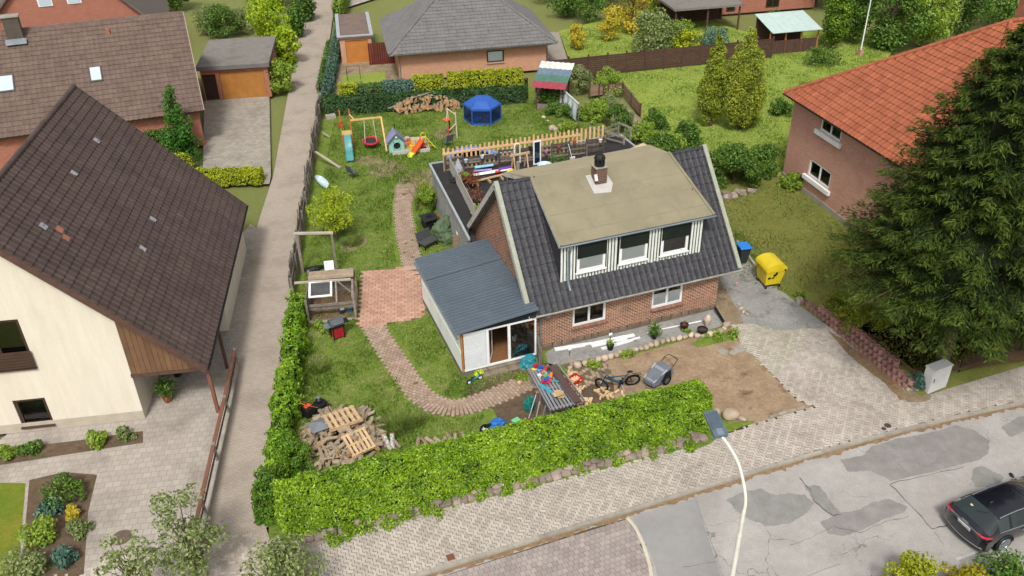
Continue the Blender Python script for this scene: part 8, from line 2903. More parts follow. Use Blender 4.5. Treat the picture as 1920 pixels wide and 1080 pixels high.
ground_sheet('vegetable_path',smooth_px([(1140,195),(1165,190),(1215,235),(1225,250),(1195,245),(1165,215)],40,2),DUSTY,.016)
for i,(x,y,s) in enumerate(((1035,243,.45),(1043,246,.4),(1050,238,.35),(1019,222,.25),(1027,228,.2))):
 t = thing('garden_boulder','pale rounded boulder at the lawn edge behind the terrace','boulder',G(x,y),i,'boulders at the lawn edge')
 obj('rock',SR[i % 5],t,(0,0,s * .3),(.2,.1,i),(s * 1.3,s,s * .9))
for i,(x,y) in enumerate(((1152,252),(1185,250),(1170,272),(1142,232),(1192,268))):
 t = thing('plant_stake','thin grey stake among the berry bushes','stake',G(x,y),0,'stakes among the berry bushes')
 MB().tube([(0,0,0),(.03,0,1.7)],.025,6).build('stake',GREYM,t)
 MB().tube([(.03,0,1.2),(.5,.2,1.1)],.008,4).build('wire',GREYM,t)
t = thing('rock_edge','rough stones heaped beside the lawn right of the house','stones',G(1372,372))
for i in range(16):
 p = G(1350 + i * 4.5 + rg.uniform(-3,3),372 - i * .6 + rg.uniform(-5,5)) - t.location
 s = rg.uniform(.25,.5)
 obj('stone',SM[i % 5],t,(p.x,p.y,s * .25),(rg.uniform(-.5,.5),0,i),(s,s * .8,s * .6))
# ================================================================== roof terrace
TZ = 2.58
fA,fB = G(835,322,TZ),G(1130,284,TZ)
zA = HT((835,322),(833,281),TZ) - TZ
zB = HT((1130,284),(1127,237),TZ) - TZ
eF = fB - fA
LF_ = eF.length
agF = math.atan2(eF.y,eF.x)
t = thing('picket_fence','new orange picket fence along the back of the roof terrace','fence',fA,agF)
n = 37
for i in range(n):
 f = i / (n - 1)
 h = zA + (zB - zA) * f + (.05 if i % 5 == 0 else 0) + .04 * math.sin(i * 2.3)
 MB().box((LF_ * f,.12,h / 2),(.12,.022,h)).build('picket',FRESHWOOD,t)
MB().bar((-.1,.09,zA - .30),(LF_ * .86,.09,zA + (zB - zA) * .86 - .34),.03,.14).build('rail',FRESHWOOD,t)
t = thing('pallet_screen','dark weathered pallet boards in front of the picket fence','screen',fA,agF)
L_ = LF_
DWOOD = mat('dark_weathered_wood','544d47','413c37',rough=.9,rand=.25,damt=.4,dirt='7a7268',dscale=3)
for k_ in range(6):
 for j in range(9):
  rgk = random.Random(k_ * 13 + j)
  if rgk.random() < .12:
   continue
  MB().box((L_ * (j + .5) / 9,-.0 - .03 * (k_ % 2),.08 + k_ * .155 + rgk.uniform(-.02,.02)),(L_ / 9 - .04,.025,.105),ry=rgk.uniform(-.02,.02)).build('board',OLDWOOD if rgk.random() < .45 else DWOOD,t)
for j in range(10):
 MB().box((L_ * j / 9,-.08,.5),(.1,.07,1.0)).build('post',DWOOD,t)
for i,(f,z,c) in enumerate(((.30,.85,'7d93b0'),(.8,.95,'9c5a3a'),(.52,.9,'2b2c30'),(.12,.6,'b0b8c0'),(.97,.8,'d0c9c0'),(.62,.5,'a86a8a'),(.22,.75,'c8ccd2'),(.42,.6,'6a8a9a'),(.7,.7,'8a3f3a'))):
 q = thing('hanging_pot','small pot hung on the pallet screen of the terrace','plant pot',fA + eF * f + Vector((.03,-.2,z)),0,'pots on the pallet screen')
 MB().lathe([(.08,-.1),(.12,.1),(.13,.1),(.1,.08)],n=10).build('pot',col('hang_%d' % i,c,.6),q)
 MB().tube([(0,.1,.1),(0,.12,.2)],.01,5).build('hook',GREYM,q)
pp = G(886,301)
t = thing('paddling_pool','blue inflatable pool on the lawn behind the terrace fence','pool',pp)
MB().torus((0,0,.18),1.55,.17,(0,0,1),36,10).build('rim',mat('pool_blue','4f86c8','4478ba',rough=.4),t,smooth=True)
MB().lathe([(1.45,.12),(0,.12)],n=30).build('water',mat('pool_water','6fa8cc','5f98bc',rough=.05),t)
# grey plank balustrade on the left side
p0,p1 = Vector((12.75,45.9,TZ)),Vector((12.05,38.75,TZ))
t = thing('balustrade','silver grey plank balustrade along the terrace left edge','railing',p0)
e = p1 - p0
SILV = mat('silver_plank','b8b4ac','9d9991',scale=4,rough=.85,rand=.1,bump=.2,damt=.3,dirt='7b776f',dscale=3)
for k_ in range(4):
 MB().bar(Vector((0,0,.17 + k_ * .22)),e + Vector((0,0,.17 + k_ * .22)),.03,.19).build('plank',SILV,t)
for f in (0,.25,.5,.75,1):
 MB().box(e * f + Vector((.06,0,.48)),(.09,.09,.96)).build('post',OLDWOOD,t)
for i,(x,y) in enumerate(((1127,268),(1160,262))):
 pass
t = thing('stair_rail','weathered timber stair railing at the terrace right end','railing',PY(1140,290,45.0))
t.location.z = TZ
for x,y,h in ((-.9,.9,1.05),(0,.5,.9),(1.1,.9,1.0),(1.6,.2,.85),(.9,-.3,.5)):
 MB().box((x,y,h / 2),(.1,.1,h)).build('post',OLDWOOD,t)
for a_,b_ in (((-.9,.9,1.0),(.9,-.3,.45)),((-.9,.9,.55),(.9,-.3,.1)),((1.1,.9,.95),(1.6,.2,.8)),((0,.5,.6),(1.1,.9,.6)),((0,.5,.85),(1.1,.9,.95)),((0,.5,.35),(1.1,.9,.3))):
 MB().bar(a_,b_,.05,.1).build('rail',OLDWOOD,t)
def terr(x,y):
 p = G(x,y,TZ)
 return p
t = thing('sawhorse','wooden sawhorse easel standing on the terrace','sawhorse',terr(975,318),rad(4))
for x in (-.42,.42):
 for s in (-1,1):
  MB().bar((x,s * .28,0),(x,s * .04,.95),.07,.05).build('leg',PALEWOOD,t)
MB().box((0,0,.98),(1.25,.1,.1)).build('beam',PALEWOOD,t)
MB().box((-.25,.05,1.25),(.05,.04,.6)).build('upright',PALEWOOD,t)
MB().lathe([(.11,0),(.11,.55)],(-.15,-.05,.0),12).build('tube',OLDWOOD,t)
p = terr(1007,308)
t = thing('mirror','tall narrow mirror in a white frame on the terrace','mirror',p,rad(4))
q = MB()
for c,s in (((0,0,.04),(.5,.05,.08)),((0,0,1.46),(.5,.05,.08)),((-.215,0,.75),(.07,.05,1.34)),((.215,0,.75),(.07,.05,1.34))):
 q.box(c,s,rx=0)
q.build('frame',WHITE,t)
MB().box((0,.0,.75),(.36,.02,1.34)).build('glass',mat('dark_mirror','1d2a33','16222a',rough=.05,spec=.8),t)
t = thing('window_frame','small white arched frame leaning at the pallet screen','frame',terr(970,306),rad(3))
MB().tube([(-.18,0,0),(-.18,0,1.1),(-.1,0,1.25),(.1,0,1.25),(.18,0,1.1),(.18,0,0)],.035,6).build('frame',WHITE,t)
MB().bar((-.18,0,.6),(.18,0,.6),.04,.04).build('crossbar',WHITE,t)
t = thing('wash_tub','round pale blue tub standing on the terrace','tub',terr(1021,316))
MB().lathe([(.3,0),(.42,.28),(.45,.28),(.38,.25),(.28,.05),(0,.05)],n=22).build('tub',col('pale_blue_tub','b9d6e0',.4),t,smooth=True)
MB().tube([(.05,0,.1),(.15,-.05,.35)],.015,5).build('scoop_handle',BLACKP,t)
for i,(x0,y0,x1,y1,w_,h,c,lab) in enumerate(((888,330,958,318,.36,.1,'e8e6e4','long white paddle board lying on the terrace'),(890,320,925,315,.22,.16,'8fc0d8','pale blue foam roll on the terrace'),(888,323,922,320,.18,.12,'9a8cc8','lilac foam roll beside the blue one'),(935,322,958,318,.2,.12,'6a3fa0','purple bag at the paddle board end'),(950,323,962,320,.2,.1,'d8c048','yellow bundle at the paddle board end'),(930,328,938,326,.22,.12,'d22f3f','red case on the paddle board'))):
 a_,b_ = terr(x0,y0),terr(x1,y1)
 t = thing('board_bundle',lab,'leisure gear',(a_ + b_) / 2,math.atan2((b_ - a_).y,(b_ - a_).x))
 t.location.z = TZ + (.12 if i in (1,3) else .02) + (.1 if i == 5 else 0)
 ll = max(.3,(b_ - a_).length)
 rs = []
 for k_ in range(9):
  f = k_ / 8
  ww = w_ / 2 * (math.sin(math.pi * (.12 + .76 * f)) ** (.45 if i == 0 else .15))
  x = -ll / 2 + ll * f
  rs.append([Vector((x,ww * math.cos(a2),h / 2 + h / 2 * math.sin(a2))) for a2 in [k2 * math.pi / 4 for k2 in range(8)]])
 q = loft(MB(),rs)
 q.add(rs[0],[tuple(range(7,-1,-1))])
 q.add(rs[-1],[tuple(range(8))])
 q.build('body',col('gear_%d' % i,c,.5),t,smooth=True)
 MB().tube([(ll * .1,-w_ * .5,h * .5),(ll * .1,0,h * 1.02),(ll * .1,w_ * .5,h * .5)],.012,5).build('strap',BLACKP,t)
t = thing('timber_bench','low plank bench carrying the paddle board','bench',terr(915,340),rad(8))
MB().box((0,0,.2),(2.2,.16,.05)).build('plank',PALEWOOD,t)
for x in (-.8,0,.8):
 MB().box((x,-.1,.09),(.08,.5,.14)).build('support',PALEWOOD,t)
t = thing('green_box','green plastic tub on the terrace','tub',terr(871,333))
MB().lathe([(.2,0),(.26,.22),(.28,.22),(.24,.2),(.1,.3),(0,.3)],n=14).build('tub',col('green_tub','3f9a3a',.5),t,smooth=True)
MB().torus((0,0,.22),.27,.015,(0,0,1),16,5).build('rim',col('green_tub','3f9a3a'),t)
t = thing('folded_parasol','folded grey fabric cone beside the balustrade','parasol',terr(860,325))
MB().lathe([(.35,0),(.28,.35),(.1,.75),(.02,.95)],n=7).build('fabric',mat('grey_cone_fabric','a9aaac','8f9092',rough=.9),t)
MB().tube([(0,0,0),(0,0,1.05)],.02,6).build('pole',BLACKP,t)
t = bag(852,342,(.6,.5,.45),'black sack beside the folded parasol',BLACKP,44,'bag','terrace_sack')
t.location = terr(852,342)
def terrpot(x,y,r,h,lab,m,plant,n,ph,pr,seed):
 t = pot(x,y,r,h,lab,plant,m,n,ph,seed,pr)
 t.location = terr(x,y)
 return t
terrpot(893,388,.2,.4,'black pot with bare reddish shrub on the terrace',BLACKP,REDDISH,160,.9,.35,51)
terrpot(886,352,.2,.3,'pot of red leaved maple on the terrace',BLACKP,REDDISH,320,.7,.4,52)
terrpot(866,345,.18,.25,'pot of bronze leaves near the black sack',BLACKP,REDDISH,200,.5,.3,53)
terrpot(893,402,.14,.2,'small pot with yellow green plant behind the gable',BLACKP,leaf_mat('lime_pot_leaf','8a9a10','b4bd20','d0d23c'),160,.35,.2,54)
terrpot(1038,312,.15,.22,'clay pot with green sprout near the pale tub',mat('terracotta','9c5a3c'),SHRUB,140,.5,.25,55)
terrpot(1055,308,.15,.22,'dark pot with weeds on the terrace',BLACKP,SHRUB,140,.5,.25,56)
t = thing('snow_shovel','white shovel standing on the terrace','shovel',terr(1072,302))
MB().tube([(-.2,.1,1.1),(0,0,.25)],.018,6).build('handle',WHITE,t)
MB().box((.03,-.02,.14),(.3,.05,.3),rx=.3).build('blade',WHITE,t)
t = thing('parasol_stand','small dark parasol base on the terrace right half','parasol base',terr(1100,298))
MB().box((0,0,.04),(.4,.4,.08)).build('plate',CONC,t)
MB().tube([(0,0,.08),(0,0,.9)],.03,7).build('post',OLDWOOD,t)
# white window leaning at the annex, cream canvas triangle behind the ridge
t = thing('leaning_window','old white window leaning on the annex wall','window',G(858,470),rad(80))
q = MB()
for c,s in (((0,0,.04),(.9,.06,.08)),((0,0,1.26),(.9,.06,.08)),((-.41,0,.65),(.08,.06,1.14)),((.41,0,.65),(.08,.06,1.14))):
 q.box(c,s)
q.build('frame',WHITE,t)
MB().box((0,0,.65),(.74,.012,1.14)).build('pane',GLASS,t)
t = thing('beige_awning','pale beige sheet roof behind the right end of the tan roof','awning',PY(1215,285,38.2))
p0 = t.location
q0,q1,q2 = PY(1170,283,37.6) - p0,PY(1206,268,39.2) - p0,PY(1262,296,37.4) - p0
MB().slab([q0,q2,q1],.04).build('sheet',mat('beige_sheet','cdbb94','bba981',rough=.8),t)
MB().tube([q1,Vector((q1.x,q1.y,TZ - p0.z))],.05,7).build('post',OLDWOOD,t)
# ================================================================== drive and street
# ---- yellow 1100 litre container
t = thing('waste_container','yellow wheeled waste container with domed lid on the gravel drive','waste container',(24.80,30.55,0),rad(-7))
YEL = mat('yellow_plastic','d8bd10','c9ad0a',scale=1.5,rough=.45,fine=.04,damt=.25,dirt='a8920f',dscale=3)
bw_,bd_ = .92,1.02
r0 = [Vector((.04,.05,.22)),Vector((bw_ - .04,.05,.22)),Vector((bw_ - .04,bd_ - .05,.22)),Vector((.04,bd_ - .05,.22))]
r1 = [Vector((-.06,-.07,1.08)),Vector((bw_ + .10,-.07,1.08)),Vector((bw_ + .10,bd_ + .09,1.08)),Vector((-.06,bd_ + .09,1.08))]
q = loft(MB(),[r0,r1])
q.add(r0,[(3,2,1,0)])
q.add(r1,[(0,1,2,3)])
q.build('body',YEL,t,bevel=.03)
rm = MB()
for a_,b_ in zip(r1,r1[1:] + r1[:1]):
 rm.bar(a_,b_,.06,.07)
rm.build('rim',YEL,t)
for f in (.2,.5,.8):
 a_ = r0[0] + (r0[3] - r0[0]) * f
 b_ = r1[0] + (r1[3] - r1[0]) * f
 MB().bar(a_ + Vector((-.005,0,.05)),b_ + Vector((-.005,0,-.06)),.05,.012,up=(1,0,0)).build('rib',YEL,t)
ld = []
for y in (-.10,bd_ + .12):
 ld.append([Vector((-.10,y,1.13))] + [Vector((bw_ / 2 + .02 - (bw_ / 2 + .12) * math.cos(a2),y,1.13 + .34 * math.sin(a2))) for a2 in [k_ * math.pi / 12 for k_ in range(1,12)]] + [Vector((bw_ + .14,y,1.13))])
q = loft(MB(),ld,close=False)
n = len(ld[0])
q.add(ld[0],[tuple(range(n - 1,-1,-1))])
q.add(ld[1],[tuple(range(n))])
q.add([ld[0][0],ld[0][-1],ld[1][-1],ld[1][0]],[(0,3,2,1)])
lid = q.build('lid',YEL,t,smooth=True)
for f in (.3,.68):
 MB().box((-.11,bd_ * f,1.13),(.05,.09,.05)).build('lid_grip',mat('dark_yellow','9a8508','857307',rough=.6),lid)
MB().cyl((bw_ + .02,-.13,1.1),(bw_ + .02,-.09,1.1),.05,n=10).build('pivot',BLACKP,t)
for x,y in ((.08,.08),(bw_ - .08,.08),(.08,bd_ - .08),(bw_ - .08,bd_ - .08)):
 w_ = MB().cyl((x - .03,y,.1),(x + .03,y,.1),.1,n=16).build('wheel',RUBBER,t)
 MB().cyl((x - .034,y,.1),(x + .034,y,.1),.05,n=10).build('hub',GREYM,w_)
 MB().box((x,y,.2),(.09,.06,.06)).build('castor_fork',GREYM,t)
INK = mat('black_print','15150f','15150f',rough=.6)
nf = (r1[0] - r0[0])
face = lambda u,z: Vector((u,.05 - .12 * (z - .22) / .86 - .014,z))
def disc(mb,u,z,r,n=14,sx=1.0):
 c = face(u,z)
 mb.add([face(u + r * sx * math.cos(2 * math.pi * k_ / n),z + r * math.sin(2 * math.pi * k_ / n)) for k_ in range(n)],[tuple(range(n))])
q = MB()
for u,z,r in ((.42,.82,.07),(.50,.86,.075),(.52,.95,.06),(.46,.78,.04),(.16,.66,.075)):
 disc(q,u,z,r)
pr = q.v
q.add([face(.2,.64),face(.40,.64),face(.40,.68),face(.2,.68)],[(0,1,2,3)])
q.add([face(.36,.58),face(.44,.62),face(.44,.72),face(.36,.76),face(.39,.67)],[(0,1,2,3,4)])
for i in range(len(q.v)):           # keep overlapping print marks a hair apart
 v = q.v[i]
 q.v[i] = (v[0],v[1] - .0008 * (i // 14),v[2])
q.build('printed_mark',INK,t)
q = MB()
disc(q,.56,.67,.022,10)
q.build('printed_dot',INK,t)
# ---- paper bin with blue lid
p = G(1391,492)
t = thing('wheelie_bin','dark wheelie bin with bright blue lid behind the house corner','waste bin',p,rad(-10))
r0 = [Vector((-.18,-.2,.08)),Vector((.18,-.2,.08)),Vector((.18,.2,.08)),Vector((-.18,.2,.08))]
r1 = [Vector((-.28,-.32,1.0)),Vector((.28,-.32,1.0)),Vector((.28,.32,1.0)),Vector((-.28,.32,1.0))]
q = loft(MB(),[r0,r1])
q.add(r0,[(3,2,1,0)])
q.build('body',mat('anthracite_bin','35383c','2b2e31',rough=.55),t,bevel=.02)
MB().box((0,0,1.04),(.66,.76,.08),taper=.9).build('lid',mat('blue_lid','2a7fd0','226fc0',rough=.4,fine=.04),t,bevel=.03)
for s in (-1,1):
 w_ = MB().cyl((s * .2,.22,.12),(s * .27,.22,.12),.12,n=16).build('wheel',RUBBER,t)
 MB().cyl((s * .2,.22,.12),(s * .275,.22,.12),.05,n=10).build('hub',GREYM,w_)
MB().tube([(-.22,.36,.98),(-.22,.44,1.0),(.22,.44,1.0),(.22,.36,.98)],.018,7).build('handle',BLACKP,t)
a_,b_ = G(1382,455),G(1416,500)
t = thing('lawn_edging','pale concrete edging between gravel drive and lawn','edging',a_)
e = b_ - a_
for i in range(4):
 MB().bar(e * (i / 4) + Vector((0,0,.06)),e * ((i + .97) / 4) + Vector((0,0,.06)),.12,.14).build('edge_stone',CONC,t)
t = thing('gravel_sack','small torn red white scrap lying on the gravel','scrap',G(1381,535),.5)
MB().lump((0,0,0),(.3,.2,.12),70,.3).build('scrap',mat('red_scrap','8a4a42','a58a80',rough=.8),t,smooth=True)
MB().lump((.12,.05,.02),(.14,.1,.08),71,.3).build('scrap_end',FILM,t,smooth=True)
t = thing('stone_row','line of broken white stones beside the worn soil','stones',G(1390,590))
for i,(x,y) in enumerate(((1357,541),(1363,546),(1385,572),(1390,580),(1394,586),(1400,590))):
 obj('stone',SR[i % 5],t,G(x,y) - t.location + Vector((0,0,.05)),(.2,.3,i),(.22,.16,.14))
# ---- wall of planter stones
t = thing('planter_wall','retaining wall of hollow red brown planter stones along the drive','wall',(25.9,25.0,0))
PLR = mat('red_brown_concrete','9c776e','85625a',scale=2.5,rough=.9,bump=.4,rand=.2,damt=.3,dirt='a3948a',dscale=2)
pm_ = MB()
n = 14
out_,in_ = [],[]
for k_ in range(n):
 a2 = 2 * math.pi * k_ / n
 out_.append((.142 * math.cos(a2),.14 * math.sin(a2) * (1.1 if math.sin(a2) > 0 else .95)))
 in_.append((.1 * math.cos(a2),.09 * math.sin(a2)))
vs = [(x,y,0) for x,y in out_] + [(x,y,.24) for x,y in out_] + [(x,y,.24) for x,y in in_] + [(x,y,.12) for x,y in in_]
fs = []
for k_ in range(n):
 k2 = (k_ + 1) % n
 fs += [(k_,k2,n + k2,n + k_),(n + k_,n + k2,2 * n + k2,2 * n + k_),(2 * n + k_,2 * n + k2,3 * n + k2,3 * n + k_)]
fs.append(tuple(3 * n + k_ for k_ in range(n)))
pmm = pm_.add(vs,fs).mesh('planter_stone',PLR)
rg = random.Random(6)
for row in range(3):
 for i in range(23):
  y = 28.4 - i * .305 - (.15 if row % 2 else 0)
  if (row == 2 and (i < 9 or i > 19)) or (row == 1 and i < 2) or y < 21.5:
   continue
  o = obj('planter_stone',pmm,t,(25.86 + .02 * math.sin(y) + row * .1 - 25.9 + rg.uniform(-.015,.015),y - 25.0,row * .235),(0,rg.uniform(-.03,.03),rad(90) + rg.uniform(-.15,.15)))
o = obj('planter_stone',pmm,t,(25.75 - 25.9,28.75 - 25.0,0),(0,0,.4))
t = thing('planter_ring','single pale planter ring at the head of the planter wall','planter',G(1507,572) + Vector((-.1,.25,0)))
me_ = pmm.copy()
me_.materials.clear()
me_.materials.append(CONC)
obj('ring',me_,t,(0,0,0),(0,0,.3),(1.15,1.15,1.1))
MB().lathe([(.12,.14),(0,.16)],n=10).build('soil',SOILM,t)
struct(MB().sheet([G(x,y,.008) for x,y in smooth_px([(1552,618),(1590,645),(1640,683),(1700,735),(1690,750),(1668,728),(1622,690),(1582,655)],9,2)]).build('soil_strip',LITTER))
struct(MB().sheet([G(x,y,.012) for x,y in smooth_px([(1690,735),(1740,735),(1738,752),(1700,752)],10,2)]).build('soil_strip',DUSTY))
for i in range(5):
 p = G(1702 + i * 8,732 - (i % 2) * 5)
 q = thing('rubble','small pale stone between planter wall and cabinet','stone',p,0,'stones by the cabinet')
 obj('rock',SR[i % 5],q,(0,0,.06),(.2,.1,i),(.26,.2,.15))
# ---- white street cabinet
t = thing('street_cabinet','white distribution cabinet at the back of the sidewalk','cabinet',(26.4,20.92,0),math.atan2(.08,1.05))
CABM = mat('cabinet_white','d2d2cf','c6c6c2',scale=2,rough=.6,damt=.15,dirt='a39f94',dscale=2)
MB().bx(0,1.04,0,.42,-.05,.22).build('plinth',CABM,t)
MB().bx(-.012,1.052,-.012,.432,.225,1.2).build('body',CABM,t,bevel=.012)
MB().bx(-.04,1.08,-.04,.46,1.202,1.26).build('roof',CABM,t,bevel=.015)
dr = MB().bx(.03,1.01,-.026,-.014,.26,1.17).build('door',CABM,t)
MB().bx(.10,.13,-.05,-.027,.62,.8).build('handle',mat('handle_grey','4c5a66','43505b',rough=.5),dr)
# ---- low wire fence on the neighbour bank
t = thing('wire_fence','low dark wire fence along the sidewalk below the spruce','fence',G(1795,706))
o_ = t.location.copy()
pts = [G(1795,706),G(1850,690),G(1905,674),G(1960,660)]
for p in pts:
 MB().tube([p - o_,p - o_ + Vector((0,0,1.1))],.025,6).build('post',BLACKP,t)
for k_ in range(7):
 MB().tube([p - o_ + Vector((0,0,.1 + k_ * .16)) for p in pts],.006,4).build('wire',BLACKP,t)
for a_,b_ in zip(pts,pts[1:]):
 for j in range(12):
  p = a_ + (b_ - a_) * (j / 12) - o_
  MB().tube([p,p + Vector((0,0,1.06))],.004,4).build('wire',BLACKP,t)
struct(MB().sheet([(x,y,.502) for x,y in ((26.3,21.6),(34,20.4),(36,24),(29,26),(26.3,25.5))]).build('needle_litter',earth_mat('needle_litter','6b5440','584433','4a4428')))
tree('low_plant','grey green plant beside the white cabinet','plant',(26.2,21.5,.1),.7,.35,BLUEG,500,.12,.07,seed=301,shape='bush',trunk=.03,nclump=7)
# ---- street lamp
bx_,by_ = 12.15,14.28
t = thing('street_lamp','white curved street lamp with flat grey head over the sidewalk','street lamp',(bx_,by_,RZ))
o_ = Vector((bx_,by_,RZ))
LAMPW = mat('lamp_white','d8d4c8','c9c4b6',scale=3,rough=.5,fine=.05,damt=.2,dirt='8a8577',dscale=4)
pts = [Vector((bx_,by_,0)),Vector((bx_,by_,4.1)),Vector((bx_,by_,4.9)),Vector((12.2,14.33,5.35)),G(1396,915,5.75),G(1385,870,6.3),G(1366,835,6.7),G(1351,816,6.88)]
pts = spline([p - o_ for p in pts],6)
MB().tube([Vector((0,0,0)),Vector((0,0,4.2))],[.075,.07],12).build('mast',LAMPW,t,smooth=True)
MB().tube(pts,[.058 if p.z < 5.2 else .045 for p in pts],12).build('curved_arm',LAMPW,t,smooth=True)
hA,hB = G(1352,818,6.9) - o_,G(1331,772,7.02) - o_
d_ = (hB - hA).normalized()
sd_ = d_.cross(Vector((0,0,1))).normalized()
up_ = sd_.cross(d_)
LH = (hB - hA).length
def hp_(a2,s_,z):
 return hA + d_ * a2 + sd_ * s_ + up_ * z
LGREY = mat('lamp_head_grey','6a7784','5c6975',scale=3,rough=.45,metallic=.3)
prf = [(-.02,.19),(0,.21),(LH * .95,.21),(LH,.15)]
top = [hp_(a2,-s_,.05) for a2,s_ in prf] + [hp_(a2,s_,.05) for a2,s_ in prf[::-1]]
bot = [hp_(a2,-s_,-.05) for a2,s_ in prf] + [hp_(a2,s_,-.05) for a2,s_ in prf[::-1]]
q = loft(MB(),[bot,top])
q.add(top,[tuple(range(len(top)))])
q.add(bot,[tuple(range(len(bot) - 1,-1,-1))])
hd = q.build('lamp_head',LGREY,t,bevel=.015)
nf_ = 20
for k_ in range(nf_):
 a2 = LH * (.28 + .64 * k_ / nf_)
 q = MB().bar(hp_(a2 - .05,-.17,.058),hp_(a2 + .05,.17,.058),.02,.05)
 q.build('cooling_fin',LGREY,hd)
q = MB()
q.bar(hp_(.0,-.0,.065),hp_(LH * .26,0,.062),.2,.03)
q.build('hatch',mat('lamp_hatch','74828f','66737f',rough=.5),hd)
# ---- estate car
CARP = NT('black_car_paint')
CARP.b.inputs['Base Color'].default_value = (.006,.007,.011,1)
CARP.b.inputs['Roughness'].default_value = .22
CARP.b.inputs['Coat Weight'].default_value = 1.0
CARP.b.inputs['Coat Roughness'].default_value = .03
CARP.b.inputs['Specular IOR Level'].default_value = .5
CARP = CARP.mat
CGL = mat('car_glass','2b3534','232c2b',rough=.06,spec=.7,fine=0)
CHR = mat('chrome_trim','d5d8db','c6c9cc',rough=.18,metallic=1.0,fine=0)
car = thing('estate_car','glossy black estate car parked on the road at the bottom right','car',(21.72,14.30,RZ),rad(0.5))
XS = np.array([0,.06,.16,.3,.5,.7,.85,1.1,1.5,2.0,2.5,2.75,3.0,3.3,3.6,3.9,4.3,4.65,4.85,4.95])
def prof(tab):
 a2 = np.array(tab)
 return lambda x: np.interp(x,a2[:,0],a2[:,1])
hw = prof([(0,.74),(.06,.82),(.16,.87),(.3,.90),(.7,.925),(2.5,.935),(3.9,.92),(4.5,.86),(4.85,.74),(4.95,.62)])
zt_ = prof([(0,.96),(.06,1.0),(.16,1.04),(.5,1.25),(.7,1.365),(.85,1.395),(1.5,1.44),(2.2,1.435),(2.6,1.38),(2.75,1.33),(3.6,1.0),(4.3,.90),(4.65,.80),(4.85,.66),(4.95,.58)])
zb_ = prof([(0,.93),(.16,.96),(3.3,.93),(3.6,.93),(4.3,.84),(4.65,.72),(4.95,.5)])
wr_ = prof([(0,.66),(.06,.72),(.16,.75),(.5,.68),(.7,.63),(.85,.62),(2.5,.62),(2.75,.63),(3.3,.72),(3.6,.80),(4.3,.76),(4.95,.5)])
XX = np.unique(np.concatenate([XS,np.arange(.2,4.8,.22)]))
def csec(x):
 w_,b_,tp,r_ = hw(x),zb_(x),zt_(x),wr_(x)
 lo = .24 if x > .05 else .30
 h = [(w_ * .90,lo),(w_ * .985,.38),(w_,.58),(w_ * .985,.78),(w_ * .95,b_),(r_,tp - .065),(r_ * .8,tp - .018),(r_ * .4,tp - .003),(0,tp)]
 return [Vector((x,-y,z)) for y,z in h] + [Vector((x,y,z)) for y,z in h[-2::-1]]
S = [csec(x) for x in XX]
parts = {k_: MB() for k_ in ('body','side_window','side_window2','rear_window','windscreen')}
n = len(S[0])
for i in range(len(S) - 1):
 xm = (XX[i] + XX[i + 1]) / 2
 for k_ in range(n - 1):
  kk = min(k_,n - 2 - k_)
  w_ = 'body'
  if kk == 4 and .62 < xm < 3.15:
   w_ = 'side_window' if k_ < n // 2 else 'side_window2'
  if kk in (5,6,7) and .14 < xm < .72:
   w_ = 'rear_window'
  if kk in (5,6,7) and 2.62 < xm < 3.5:
   w_ = 'windscreen'
  parts[w_].add([S[i][k_],S[i][k_ + 1],S[i + 1][k_ + 1],S[i + 1][k_]],[(0,3,2,1)])
parts['body'].add(S[0],[tuple(range(n))])
parts['body'].add(S[-1],[tuple(range(n - 1,-1,-1))])
def merged(mb,name,m):
 o = mb.build(name,m,car)
 import bmesh
 bm_ = bmesh.new()
 bm_.from_mesh(o.data)
 bmesh.ops.remove_doubles(bm_,verts=bm_.verts,dist=.0005)
 bmesh.ops.recalc_face_normals(bm_,faces=bm_.faces)
 bm_.to_mesh(o.data)
 bm_.free()
 o.data.polygons.foreach_set('use_smooth',[True] * len(o.data.polygons))
 try:
  o.data.set_sharp_from_angle(angle=rad(38))
 except Exception:
  pass
 return o
body = merged(parts['body'],'body',CARP)
merged(parts['side_window'],'side_window',CGL)
merged(parts['side_window2'],'side_window',CGL)
rwn = merged(parts['rear_window'],'rear_window',CGL)
merged(parts['windscreen'],'windscreen',CGL)
